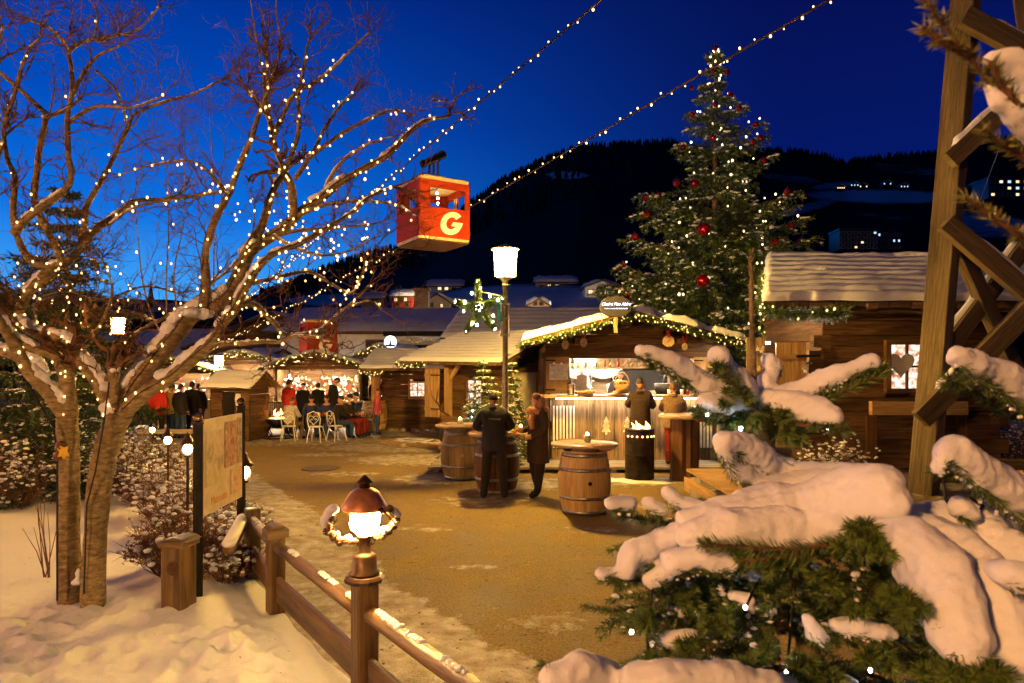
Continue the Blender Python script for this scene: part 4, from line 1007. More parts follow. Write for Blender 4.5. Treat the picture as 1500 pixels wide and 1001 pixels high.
stall('lamp lit stall with glowing goods behind the bare tree trunk', (-13.6, 27, 0), 3.2, R(12), gar='lit fir garland over the stall behind the tree trunk', items=40, item_label='small item for sale in the stall behind the bare tree', zc=.95, ze=2.1, rise=.5, igroup='goods in the stall behind the tree')
stall('pale roofed stall between the small booth and the bare tree', (-12.2, 31, 0), 3.0, R(0), gar='lit fir garland over the pale roofed stall', items=20, item_label='small item for sale in the pale roofed stall', zc=.95, ze=2.5, rise=.4, igroup='goods in the pale roofed stall')
# round lit sign behind the dark hut
p = P(572, 501, 29.5); t = thing('round_sign', 'small round white sign with a dark tree figure lit above the dark hut', 'sign', p)
b = MB(); b.lathe(p, [(0, -.03), (.27, -.03), (.27, .03), (0, .03)], 24, Matrix.Rotation(R(90), 3, 'X')); b.build('disc', 'sign_glow', t)
b = MB(); b.extrude([p+V(-.06, -.05, -.2), p+V(.06, -.05, -.2), p+V(0, -.05, .18)], (0, .012, 0)); b.extrude([p+V(-.2, -.05, -.2), p+V(.2, -.05, -.2), p+V(.2, -.05, -.12), p+V(-.2, -.05, -.12)], (0, .012, 0)); b.build('emblem', 'black', t)
b = MB(); b.tube([p-V(0, -.05, .26), V(p.x, p.y+.05, 0)], .03, 6); b.build('pole', 'black_metal', t)
p = P(554, 516, 29.4); b = MB(); b.box(p, (.4, .05, .16)); t = mesh_thing(b, 'lit_sign_strip', 'sign_glow', 'small white glowing sign strip below the round sign', 'sign', p)
# ---- small booth behind the information board
BO = thing('booth', 'small dark wooden booth with snowy plank roof behind the information board', 'hut', (-8.7, 20.5, 0), 'market huts')
T = frame((-8.95, 20.3, 0), R(-8))
b = logwall(T, 0, 1.2, .05, 1.75, 0, .18, .1, holes=((.35, .75, .3, 1.5),)); b.build('front_wall', 'dark_log', BO)
b = logwall(frame(T(1.2, 0, 0), R(82)), 0, 1.2, .05, 1.75, 0, .18, .1); b.build('side_wall', 'dark_log', BO)
b = MB(); b.box(T(.55, .06, .9), (.4, .04, 1.2), R(-8)); b.build('doorway', 'void', BO)
for y0, y1 in ((-.3, .6), (1.5, .6)):
    ro = roof_slab(BO, T(-.2, y0, 1.65), T(1.45, y0, 1.65), T(1.45, y1, 2.12), T(-.2, y1, 2.12), .06, courses=4)
    snow_sheet(T, T(-.2, y0, 1.66), T(1.45, y0, 1.66), T(1.45, y1, 2.14), T(-.2, y1, 2.14), .035, 24, 12, 3, .03, y0).build('roof_snow', 'snow', ro, True)
b = MB(); b.extrude([T(1.23, 0, 1.65), T(1.23, 1.2, 1.65), T(1.23, .6, 2.06)], T(.04, 0, 0)-T(0, 0, 0)); b.build('gable_board', 'mid_log', BO)
b = MB(); b.tube([T(.9, -.06, 1.45), T(.9, -.08, 1.3), T(.9, -.06, .8)], [.07, .09, .02], 8); mesh_thing(b, 'white_banner', 'white_paint', 'narrow white cloth figure hung on the front of the small booth', 'banner', T(.9, -.06, 1.1), None, True)

# ---- the big hut on the right
HR = thing('log_hut', 'large dark log hut with thick snow on its roof behind the timber tower', 'hut', (8.3, 14.5, 0), 'market huts')
T = frame((6.55, 14.4, 0), 0)
b = logwall(T, 0, 3.75, .1, 3.35, 0, .27, .2, holes=((1.32, 2.2, 1.7, 2.78),), stick=.18); b.build('front_wall', 'dark_log', HR)
add_window(HR, T, 1.76, 2.24, .74, .92, .02, 'lit_window', 'mid_log', (2, 2), .07, .1)
b = MB(); b.board(T(.95, -.12, 1.37), T(2.95, -.12, 1.37), .14, .28); b.build('window_ledge', 'new_wood', HR)
for x in (1.0, 2.9):
    b = MB(); b.board(T(x, -.04, .1), T(x, -.04, 1.2), .2, .1, up=(0, 1, 0)); b.build('door_jamb', 'oak_dark', HR)
b = logwall(frame(T(0, 3.4, 0), R(-90)), 0, 3.4, .1, 3.4, 0, .27, .2, holes=((2.2, 3.0, .4, 2.6),)); b.build('side_wall', 'mid_log', HR)
b = logwall(frame(T(3.75, 0, 0), R(90)), 0, 3.4, .1, 3.4, 0, .27, .2); b.build('side_wall', 'dark_log', HR)
b = MB(); b.box(T(1.9, 1.7, .3), (3.6, 3.2, .1)); b.build('floor', 'mid_log', HR)
b = MB(); b.box(T(1.87, 3.45, 1.8), (3.6, .1, 3.4)); b.build('back_wall', 'mid_log', HR)
b = MB()
for i in range(8): b.board(T(-.32+rnd.uniform(-.03, .03), .05, .5+.28*i), T(0, .05, .5+.28*i), .2, .24)
b.build('log_ends', 'mid_log', HR)
b = MB(); b.board(T(-1.2, -.6, 3.43), T(5.2, -.6, 3.43), .14, .18); b.board(T(-.5, 1.5, 4.4), T(5.2, 1.5, 4.4), .2, .2); [b.board(T(x, -.95, 3.3), T(x, .3, 3.62), .14, .16) for x in (1.75, 3.8, -.4)]
b.build('eave_beam', 'mid_log', HR)
c = [T(-1.6, -1.0, 3.5), T(5.6, -1.0, 3.5), T(5.6, 2.1, 4.86), T(-.35, 2.1, 4.86)]
ro = roof_slab(HR, *c, .13, courses=9)
c = [T(-1.68, -1.05, 3.54), T(5.6, -1.05, 3.54), T(5.6, 2.12, 4.93), T(-.4, 2.12, 4.93)]
snow_sheet(T, *c, .1, 130, 80, 9, .05, 2, bare=((.16, .52, .04, .03), (.33, .97, .08, .03), (.55, .9, .1, .03), (.12, .02, .03, .04)), edge=.1).build('roof_snow', 'snow', ro, True)
c = [T(.9, 5.2, 3.5), T(5.6, 5.2, 3.5), T(5.6, 2.1, 4.86), T(-.35, 2.1, 4.86)]; roof_slab(HR, *c, .13, courses=5, name='roof')
# open door leaf and goods panel at its porch
b = MB()
for i in range(4): b.board(T(-.95+.16*i, -.1, .55), T(-.95+.16*i, -.1, 2.75), .155, .04, up=(0, 1, 0))
b.board(T(-1.04, -.14, 2.45), T(-.4, -.14, 2.45), .03, .1); b.board(T(-1.04, -.14, .85), T(-.4, -.14, .85), .03, .1); dl = b.build('door', 'new_wood', HR)
b = MB(); b.board(T(-.62, -.17, 2.45), T(-.12, -.17, 2.47), .014, .05); b.board(T(-.62, -.17, .85), T(-.12, -.17, .85), .014, .05); b.build('hinge', 'black_metal', dl)
b = MB(); b.board(T(-1.42, -.05, .4), T(-1.42, -.05, 2.85), .4, .05, up=(0, 1, 0)); b.build('goods_panel', 'pale_plank', HR)
b = MB(); b.board(T(-1.5, .3, 2.75), T(-1.0, .3, 2.75), .05, .04); b.build('light_tube', 'led_far', HR)
garland('fir garland with a few lights on the left eave corner of the big right hut', arc(T(-1.55, -1.12, 3.3), T(0, -1.08, 3.32), 5, .08), .16, .2, br=.026, dens=700)
garland('string of lights down the roof edge of the big right hut', [T(-.75, 1.2, 4.42), T(-1.35, -.2, 3.85), T(-1.7, -1.1, 3.4), T(-1.62, -.95, 2.9)], .1, .1, br=.022)
for i in range(18):
    p = T(-1.42+rnd.uniform(-.14, .14), -.12, [2.55, 2.15, 1.75, 1.45, 1.15][i % 5]+rnd.uniform(-.08, .08)); b = MB(); s = .05
    q = [p+V(s*(1.2 if j % 2 == 0 else .5)*math.sin(j*math.pi/5), 0, s*(1.2 if j % 2 == 0 else .5)*math.cos(j*math.pi/5)) for j in range(10)]; b.extrude(q, (0, .02, 0))
    mesh_thing(b, 'star_ornament', ['white_paint', 'steel', 'white_paint', 'cream_paint'][i % 4], 'small pale ornament hung beside the door of the big right hut', 'ornament', p, 'ornaments beside the hut door')
p = T(-.45, -.2, 2.18); b = MB(); b.box(p, (.06, .02, .14)); b.box(p+V(0, 0, .02), (.13, .02, .05)); mesh_thing(b, 'white_hook_ornament', 'white_paint', 'white cross shaped ornament hung on the open door of the right hut', 'ornament', p)
p = T(1.62, -.02, 2.3); b = MB(); q = [p+V(.018*16*math.sin(a)**3, -.05, .018*(13*math.cos(a)-5*math.cos(2*a)-2*math.cos(3*a)-math.cos(4*a))) for a in [6.283*j/20 for j in range(20)]]; b.extrude(q, (0, .02, 0))
mesh_thing(b, 'silver_heart', m_noise('silver_lace', (.25, .24, .25), (.8, .78, .78), 60, .4, .6, .01), 'large silver heart in the window of the big right hut', 'ornament', p)

# ---- timber tower
TW = thing('timber_tower', 'tall grey timber pylon with crossed braces and snow on its beams', 'tower', (7.2, 12, 0))
def beam(pts, d0, d1, w, dep, name='beam', snow=0):
    (x0, y0), (x1, y1) = pts; a, c = P(x0, y0, d0), P(x1, y1, d1); b = MB(); b.board(a, c, dep, w); o = b.build(name, 'beam', TW)
    bv = o.modifiers.new('bevel', 'BEVEL'); bv.width = .012; bv.segments = 2
    if snow:
        s = MB(); u, v = snow if isinstance(snow, tuple) else (0, 1); n = (c-a).normalized(); up = n.cross(V(0, 1, 0)); up = up if up.z > 0 else -up; up.normalize()
        p0, p1 = a.lerp(c, u)+up*w/2, a.lerp(c, v)+up*w/2; L = (p1-p0).length
        s.grid(lambda q, r: p0.lerp(p1, q)+V(0, (r-.5)*dep*.95, 0)+up*(.07*math.sqrt(max(0, 1-(2*r-1)**2))*(sstep(0, .12, q)*sstep(1, .93, q))*(1+.5*nz((q*L*3, r, 3)))), 30, 8)
        s.build('snow', 'snow_fine', o, True)
    return o
lg0, lg1 = P(1352, 725, 12), P(1420, -60, 12.3); lg0 = lg0+(lg0-lg1)*.02
b = MB(); b.board(lg0, lg1, .34, .40, up=(.75, -1, 0)); o = b.build('leg', 'beam', TW); bv = o.modifiers.new('bevel', 'BEVEL'); bv.width = .02; bv.segments = 2
b = MB(); b.board(P(1640, 725, 11.8), P(1500, -60, 12.2), .34, .40, up=(.75, -1, 0)); b.build('leg', 'beam', TW)
b = MB(); b.board(P(1600, 705, 15.5), P(1496, -60, 14), .34, .38, up=(.75, -1, 0)); b.build('leg', 'beam', TW)
beam(((1410, 24), (1560, 104)), 11.75, 11.7, .35, .16, 'brace', (.22, 1)); beam(((1390, 236), (1540, 96)), 11.75, 11.7, .3, .16, 'brace', (.1, .5))
beam(((1384, 326), (1600, 512)), 11.75, 11.7, .32, .16, 'brace', (.15, 1)); beam(((1392, 332), (1500, 570)), 12.3, 13.3, .34, .16, 'brace')
beam(((1348, 615), (1580, 378)), 11.75, 11.7, .34, .16, 'brace', (.15, .35)); beam(((1380, 520), (1530, 320)), 12.4, 13.4, .34, .16, 'brace', (0, .9))
beam(((1340, 690), (1620, 690)), 12.3, 12.2, .4, .2, 'sill')
b = MB(); b.tube([P(1470, 200, 12.8), P(1430, 310, 13)], .008, 4); b.build('guy_wire', 'steel', TW)
# ------------------------------------------------------------------ street lamps
def street_lamp(label, base, h, s=1.0, mat='lamp_main', group='tall street lamps', pole='pole'):
    base = Vector(base); t = thing('street_lamp', label, 'street lamp', base, group); hb = h-.62*s
    b = MB(); b.lathe(base, [(.1*s, 0), (.1*s, .25), (.065*s, .32), (.06*s, 2.0), (.052*s, 2.05), (.048*s, hb-.12), (.055*s, hb-.12), (.055*s, hb-.1)], 14); b.build('post', pole, t, True)
    b = MB(); b.lathe(base, [(.05*s, hb-.1), (.06*s, hb-.03), (.13*s, hb+.02), (.15*s, hb+.05), (.0, hb+.05)], 12); b.build('collar', pole, t, True)
    b = MB(); z = hb+.055; n = 6
    for k in range(n):
        a0, a1 = 6.283*k/n+.25, 6.283*(k+1)/n+.25; g = .06
        q = lambda a, r, zz: base+V(r*math.cos(a)*s, r*math.sin(a)*s, zz)
        b.quad(q(a0+g, .185, z), q(a1-g, .185, z), q(a1-g, .212, z+.5*s), q(a0+g, .212, z+.5*s))
    b.build('glass', mat, t)
    b = MB()
    for k in range(n):
        a = 6.283*k/n+.25; b.tube([q(a, .19, z-.01), q(a, .217, z+.5*s)], .025*s, 5)
    b.lathe(base, [(.0, z+.5*s), (.27*s, z+.5*s), (.28*s, z+.52*s), (.12*s, z+.58*s), (0, z+.62*s)], 18); b.build('lamp_roof', pole, t)
    return t
LB = (-.13, 13.0, 0)
street_lamp('tall street lamp with a glowing six sided lantern beside the star and the bar', LB, 4.52, 1.0)
b = MB(); lx = V(*LB)
for dx in (-.075, .075): b.tube([lx+V(dx, -.03, 3.45), lx+V(dx, -.03, 2.8)], .014, 5)
for z in (3.42, 3.15, 2.84): b.box(lx+V(0, -.03, z), (.19, .05, .025))
mesh_thing(b, 'mounting_bracket', 'steel', 'metal clamp bracket strapped to the tall street lamp post', 'bracket', lx+V(0, 0, 3.1))
# star hung from the post
sc_ = P(702, 452, 12.95); t = thing('star_decoration', 'green fir star with white bulbs hung on the tall street lamp', 'star', sc_)
b = MB(); b.tube([lx+V(-.03, -.05, 3.56), sc_+V(-.02, .0, .32)+V(.02, 0, 0)], .014, 5); b.tube([lx+V(-.03, -.05, 3.1), sc_+V(.1, 0, -.08)], .012, 5); b.build('arm', 'pole', t)
b = MB(); tips = []
for k in range(5):
    a = R(90+72*k+4); tip = sc_+V(.46*math.cos(a), 0, .5*math.sin(a)); tips.append(tip)
    for q in range(620):
        u = rnd.random()**.8; r = lerp(.13, .05, u); p = sc_.lerp(tip, u); v = V(rnd.gauss(0, 1), rnd.gauss(0, 1), rnd.gauss(0, 1)).normalized()
        p = p+v*r*.6; d = (v+(tip-sc_).normalized()*.5).normalized()*.06; s_ = v.cross(V(.3, .2, .9)).normalized()*.008; b.quad(p-s_, p+s_, p+d+s_*.3, p+d-s_*.3)
[b.tube([sc_, sc_.lerp(q, .5), q], [.085, .06, .03], 8) for q in tips]; b.build('fir_twigs', 'needle_bright', t)
b = MB(); b.lathe(sc_+V(0, -.1, 0), [(.095, 0), (.115, .02), (.115, .06), (.095, .08)], 20, Matrix.Rotation(R(90), 3, 'X')); b.build('ring', 'needle', t)
pts = [sc_+V(.055*math.cos(a), -.17, .055*math.sin(a)) for a in [6.283*i/5 for i in range(5)]]+tips+[sc_+(tips[i]-sc_)*.5+(tips[(i+1) % 5]-sc_)*.28+V(0, -.04, 0) for i in range(5)]+[sc_+(tips[i]-sc_)*.72+V(.05, -.06, .02) for i in range(5)]
bulbs(t, pts, .024, 'bulb_star')
b = MB(); b.grid(lambda u, v: sc_+V(-.42+.3*u, (v-.5)*.09, .17-.1*u+.04*math.sin(v*3.14)*math.sin(u*3.14)), 12, 6); b.build('snow', 'snow_fine', t, True)
# pennant on the post
b = MB(); b.extrude([lx+V(-.09, -.06, 3.58), lx+V(-.16, -.06, 3.5), lx+V(-.13, -.06, 3.1), lx+V(-.06, -.06, 3.08), lx+V(-.09, -.06, 3.3)], (0, .012, 0))
mesh_thing(b, 'green_ribbon', m_plain('green_cloth', (.02, .22, .12)), 'green ribbon tied to the tall street lamp post', 'ribbon', lx+V(-.1, -.06, 3.3))
street_lamp('street lamp glowing behind the branches of the bare tree', (P(173, 540, 16).x, 16, 0), 3.4, .7, 'lamp_far', pole='black_metal')
street_lamp('small distant street lamp shining above the dark booth', (P(321, 540, 27).x, 27, 0), 2.72, .75, 'lamp_far', pole='black_metal')
# lamps of the square that stand behind the photographer
street_lamp('street lamp behind the camera lighting the snow laden fir', (-7.0, -7.5, 0), 6.0, 1.0, 'lamp_behind')
street_lamp('street lamp outside the picture lighting the left snow bank', (-13.0, 8.0, 0), 3.0, .9, 'lamp_left')
# small garden lamps
def garden_lamp(label, p, s=1.0, hooded=True):
    """p: centre of the globe"""
    p = Vector(p); t = thing('garden_lamp', label, 'lamp', p, 'small garden lamps'); gz = ground_z(p.x, p.y)
    b = MB(); b.tube([V(p.x, p.y, gz), p-V(0, 0, .12*s)], .025*s, 8); b.tube([p-V(0, 0, .14*s), p-V(0, 0, .1*s)], .06*s, 10); b.build('post', 'brown_metal', t)
    b = MB(); b.ball(p, (.075*s, .075*s, .085*s), 14, 10); b.build('globe', 'lamp_low', t, True)
    b = MB()
    for sd in (-1, 1): b.tube([p+V(sd*.1*s, 0, .1*s), p+V(sd*.1*s, 0, -.06*s), p+V(sd*.05*s, 0, -.12*s)], .008*s, 5)
    b.lathe(p, [(.13*s, .09*s), (.12*s, .11*s), (.055*s, .2*s), (.05*s, .24*s), (.02*s, .26*s), (0, .3*s)], 14); b.build('hood', 'brown_metal', t, True)
garden_lamp('garden lamp with open arms shining just left of the information board', P(275, 658, 7.3), .62)
garden_lamp('garden lamp farther back above the snowy shrubs left of the board', P(246, 645, 9.6), .62)
garden_lamp('small farthest garden lamp glowing at the end of the shrubs', P(223, 630, 13.5), .6)
garden_lamp('garden lamp half hidden behind the right post of the board', P(357, 692, 8.0), .9)
# ------------------------------------------------------------------ fence
FE = thing('fence', 'dark wooden fence with round top rail and plank along the snow bank', 'fence', (-1, 4.4, 0))
def zrail(p): return .82
pA, pB, pC = V(-.95, 4.4, 0), V(-2.12, 6.12, 0), V(-2.72, 7.15, 0); pN = pA+(pA-pB).normalized()*2.6
dAB = (pB-pA).normalized(); sAB = V(-dAB.y, dAB.x, 0)
def fpost(p, top, w=.145, lo=-.3):
    b = MB(); b.board(p+V(0, 0, lo), p+V(0, 0, top), w, w, up=dAB); o = b.build('post', 'fence_wood', FE); m = o.modifiers.new('bevel', 'BEVEL'); m.width = .018; m.segments = 2; return o
ps = fpost(pA, .84); b = MB(); 
po = fpost(pB, .74, .145)
b = MB(); b.board(pB+V(0, 0, .73)-dAB*.09, pB+V(0, 0, .73)+dAB*.09, .185, .075); c = pB+V(0, 0, .77)
b.extrude([c-dAB*.085+sAB*.085*q[0]+V(0, 0, q[1]) for q in ((-1, 0), (1, 0), (.6, .03), (0, .042), (-.6, .03))], dAB*.17); o = b.build('post_cap', 'fence_wood', po)
fpost(pC, .74, .145); fpost(pN, .84)
def rail(a, c, z0, z1, r=.052):
    n = 9; pts = [a.lerp(c, i/n)+V(0, 0, lerp(z0, z1, i/n))+V(.008*nz((i, z0, 1)), .008*nz((i, 2, z1)), .01*nz((i*.7, 3, z0))) for i in range(n+1)]
    b = MB(); b.tube(pts, [r*(1+.08*nz((i*.9, z0, 5))) for i in range(n+1)], 14); o = b.build('rail', 'fence_wood', FE, True)
    s = MB()
    for k in range(5):
        u0 = rnd.uniform(.03, .9); L = rnd.uniform(.05, .16); q0, q1 = pts[0].lerp(pts[-1], u0), pts[0].lerp(pts[-1], min(.98, u0+L/2)); d = (q1-q0)
        for i in range(5): s.ball(q0+d*(i/4)+V(0, 0, r*.93), (.028*rnd.uniform(.7, 1.2), .035, .02*rnd.uniform(.6, 1.2)), 8, 6, None, .4)
    s.build('snow', 'snow_fine', o, True)
rail(pA-dAB*.1, pN, .64, .68); rail(pA+dAB*.1, pB-dAB*.1, .62, .62); rail(pB+dAB*.1, pC, .62, .6)
def plank(a, c, z0, z1, h=.22):
    b = MB(); b.board(a+V(0, 0, z0), c+V(0, 0, z1), .045, h); o = b.build('plank', 'fence_wood', FE); m = o.modifiers.new('bevel', 'BEVEL'); m.width = .008
plank(pA-dAB*.1, pN, .26, .28); plank(pA+dAB*.1, pB-dAB*.1, .25, .25); plank(pB+dAB*.1, pC, .25, .25)
pD = V(P(262, 800, 6.05).x, 6.05, 0)
b = MB(); q0, q1 = pC+V(-.1, 0, .58), pD+V(.32, .3, .52); b.tube([q0, q0.lerp(q1, .5), q1], .06, 12); ro = b.build('rail', 'fence_wood', FE, True)
b = MB(); [b.ball(q0.lerp(q1, i/11)+V(0, 0, .055), (.07, .07, .045*(1+.4*nz((i, 1, 1)))), 10, 7) for i in range(12)]; o = b.build('snow', 'snow_fine', ro, True); remesh(o, .014, 3)
# short post with a socket hole
gz = ground_z(pD.x, pD.y)
t = thing('hollow_post', 'short thick wooden post with a round hole near its top', 'post', pD)
b = MB(); zt = .64; 
b.board(pD+V(0, 0, -.1), pD+V(0, 0, zt), .215, .2, up=(.3, 1, 0)); o = b.build('post', 'fence_wood', t); m = o.modifiers.new('bevel', 'BEVEL'); m.width = .015; m.segments = 2
b = MB(); b.board(pD+V(-.12, .02, zt+.02), pD+V(.12, -.02, zt+.02), .24, .05); c = pD+V(0, 0, zt+.04)
b.extrude([c+V(x, -.11, z) for x, z in ((-.115, 0), (.115, 0), (.07, .03), (0, .045), (-.07, .03))], (.04, .22, 0)); b.build('cap', 'fence_wood', t)
fr = V(.3, -1, 0).normalized(); cc = pD+V(0, 0, .46)+V(-.28, -.96, 0).normalized()*.112+V(.03, 0, 0)
mm = Matrix.Rotation(R(-16), 3, 'Z') @ Matrix.Rotation(R(90), 3, 'X')
b = MB(); b.lathe(cc, [(.0, -.0), (.047, 0), (.047, .004), (0, .004)], 20, mm); b.build('hole', 'void', t)
b = MB(); b.lathe(cc, [(.047, -.004), (.06, -.002), (.06, .01), (.047, .008)], 20, mm); b.build('hole_rim', 'oak_dark', t)
# lamp on the near fence post
lp = pA+V(0, 0, .84); t = thing('post_lamp', 'copper hooded globe lamp standing on the near fence post', 'lamp', lp)
b = MB(); b.lathe(lp, [(.125, -.01), (.132, .012), (.118, .03), (.1, .035)], 8, Matrix.Rotation(.4, 3, 'Z')); b.build('base_plate', 'brown_metal', t)
b = MB(); b.lathe(lp, [(.095, .03), (.098, .05), (.08, .065), (.075, .15), (.07, .165), (.052, .17), (.04, .18), (.036, .26), (.05, .27), (.055, .285), (0, .285)], 20); b.build('stem', 'brown_metal', t, True)
b = MB(); b.lathe(lp, [(.05, .29), (.085, .33), (.1, .38), (.1, .43), (.095, .45)], 20); b.build('globe', 'lamp_fence', t, True)
b = MB()
for a in (.7, 2.2, 3.9, 5.4): b.tube([lp+V(.105*math.cos(a), .105*math.sin(a), .46), lp+V(.112*math.cos(a), .112*math.sin(a), .4), lp+V(.05*math.cos(a), .05*math.sin(a), .28)], .008, 5)
b.build('bracket', 'brown_metal', t)
b = MB(); b.lathe(lp, [(.1, .452), (.14, .452), (.15, .46), (.148, .472), (.125, .51), (.095, .56), (.06, .585), (.045, .592), (.0, .592)], 28); b.build('hood', 'copper', t, True)
b = MB(); b.lathe(lp, [(.035, .59), (.035, .62), (.055, .625), (.05, .635), (.02, .66), (.012, .672), (0, .675)], 14); b.build('finial', 'brown_metal', t, True)
# wreath of cones hung round it
wc = lp+V(-.005, -.05, .385); t = thing('cone_wreath', 'wreath of pine cones with snow hung around the copper lamp', 'wreath', wc)
wm = Matrix.Rotation(R(-14), 3, 'Y') @ Matrix.Rotation(R(18), 3, 'X')
ring = lambda a, r=.2, o=0: wc+wm @ V(r*1.03*math.cos(a), o-.07*math.sin(a)-.03, r*.78*math.sin(a))
b = MB(); b.tube([ring(R(128)+R(268)*i/30) for i in range(31)], .016, 7); b.build('ring', 'wicker', t)
for i in range(46):
    a = R(128)+R(268)*i/45; c = ring(a, .2+rnd.uniform(-.018, .022), rnd.uniform(-.03, .02)); b = MB(); m = Euler((rnd.random()*6, rnd.random()*6, 0)).to_matrix(); r = rnd.uniform(.017, .025)
    b.ball(c, (r*.7, r*.7, r*.9), 6, 5, m)
    for k in range(5):
        for j in range(6):
            an = j*1.047+k*.5; rr = r*[.75, 1.05, 1.1, .9, .5][k]; zz = r*(-.8+.42*k); u = m @ V(rr*math.cos(an), rr*math.sin(an), zz+.2*r); q = m @ V(.4*rr*math.cos(an), .4*rr*math.sin(an), zz); s_ = m @ V(-math.sin(an), math.cos(an), 0)*r*.33
            b.quad(c+q-s_*.5, c+q+s_*.5, c+u+s_, c+u-s_)
    b.build('pine_cone', 'pine_cone', t)
b = MB(); [b.ball(ring(R(128-4+46*u), .215)+V(0, 0, .035+.01*math.sin(u*9)), (.036, .036, .032), 9, 7, None, .3) for u in [i/9 for i in range(10)]]; o = b.build('snow', 'snow_fine', t, True); remesh(o, .008, 3)
b = MB(); [b.ball(ring(R(a), .2+rnd.uniform(-.02, .02))+V(0, -.015, .022), (rnd.uniform(.016, .03),)*3, 8, 6, None, .4) for a in (205, 232, 285, 300, 308, 330, 345, 352, 358, 365, 370)]; b.build('snow', 'snow_fine', t, True)
# ------------------------------------------------------------------ information board
q0, q1 = P(290, 890, 6.3), P(353, 840, 7.4); q0.z = q1.z = 0
IB = thing('information_board', 'slim information board with faded pictures on two grooved posts with brass balls', 'information board', q0)
dv = (q1-q0).normalized(); nv_ = V(dv.y, -dv.x, 0)
for q, zt in ((q0, P(290, 622, 6.3).z), (q1, P(353, 597, 7.4).z)):
    b = MB(); b.lathe(q, [(.042, -.1), (.042, zt)], 24, None, lambda k: 1-.14*(k % 3 == 0)); b.lathe(q, [(.05, zt), (.05, zt+.02), (0, zt+.02)], 16); po = b.build('post', 'black_metal', IB)
    b = MB(); b.ball(q+V(0, 0, zt+.06), .045, 14, 10); b.build('brass_ball', 'brass', po, True)
z0, z1 = 1.0, 1.72
bp = lambda u, z, o=0: q0+dv*(.05+u*((q1-q0).length-.1))+nv_*(-o)+V(0, 0, z)
def panel(u0, u1, a, c, mat, o, name, par, th=.02):
    b = MB(); b.extrude([bp(u0, a, o), bp(u1, a, o), bp(u1, c, o), bp(u0, c, o)], nv_*th); return b.build(name, mat, par)
bd = panel(0, 1, .82, 1.72, 'cream_paint', 0, 'board', IB, .03)
def m_photo(name, a, b_, c_, s):
    nt = NT(name); v = coord(nt); n = noise_n(nt, v, s, 5, .65, .8); return bsdf(nt, ramp(nt, n, [(.3, a), (.5, b_), (.68, c_)]), .35)
sgn = 1 if nv_.dot(V(0, -1, 0)) > 0 else -1
def pic(u0, u1, a, c, mat):
    b = MB(); o = .035; b.extrude([q+nv_*(.034) for q in (bp(u0, a), bp(u1, a), bp(u1, c), bp(u0, c))], nv_*.004); return b.build('picture', mat, bd)
pic(.04, .46, 1.08, 1.6, m_photo('photo_slope', (.2, .16, .1), (.55, .42, .24), (.62, .5, .32), 6)); pic(.5, .83, 1.2, 1.66, m_photo('photo_street', (.1, .045, .02), (.38, .19, .09), (.6, .4, .22), 14)); pic(.84, .97, 1.2, 1.68, m_photo('photo_tower', (.05, .04, .04), (.3, .22, .15), (.55, .4, .25), 16)); pic(.66, .97, .9, 1.16, m_photo('photo_people', (.4, .2, .1), (.6, .38, .22), (.7, .5, .32), 10))
letters('Museum', .12, m_plain('orange_ink', (.6, .25, .06)), bd, bp(.36, .93)+nv_*.036, (R(90), 0, math.atan2(dv.y, dv.x)), 0, .001)
# ------------------------------------------------------------------ gondola and cables
def cable(label, a, c, sag, n, rb, d_anchor, r=.022, mat='bulb_rope'):
    t = thing('string_light', label, 'string lights', a, 'light ropes over the square'); pts = [a.lerp(c, i/40)-V(0, 0, sag*math.sin(math.pi*i/40)) for i in range(41)]
    b = MB(); b.tube(pts, .022, 6); b.build('cable', 'brown_metal', t)
    bl = []
    for i in range(n):
        u = (i+rnd.uniform(.2, .8))/n; p = a.lerp(c, u)-V(0, 0, sag*math.sin(math.pi*u)); bl.append(p+V(rnd.uniform(-.02, .02), rnd.uniform(-.03, .03), rnd.choice((-.06, .045, -.05, .07))))
    bulbs(t, bl, rb, mat)
    return pts
cable('light rope running through the red cabin towards the upper right', P(358, 441, 38), P(930, -42, 11.2), .0, 96, r=.022, rb=.023, d_anchor=0)
cable('longer light rope passing below the red cabin and past the big fir', P(290, 522, 38), P(1262, -28, 11.2), .18, 120, rb=.023, d_anchor=0)
def G_poly(b, o, ux, uz, s, th):
    def pt(x, y): return o+ux*((x+.22*y)*s)+uz*(y*s)
    n = 22; ring = []
    for i in range(n+1):
        a = R(44+(318-44)*i/n); ring.append((pt(math.cos(a)*1.05, math.sin(a)), pt(math.cos(a)*.5-.02, math.sin(a)*.52)))
    for (a0, b0), (a1, b1) in zip(ring, ring[1:]): b.extrude([a0, a1, b1, b0], th)
    b.extrude([pt(.12, .12), pt(1.04, .12), pt(1.0, -.22), pt(.0, -.22)], th); b.extrude([pt(.56, -.2), pt(1.0, -.2), pt(.8, -.66), pt(.36, -.36)], th*1.02)
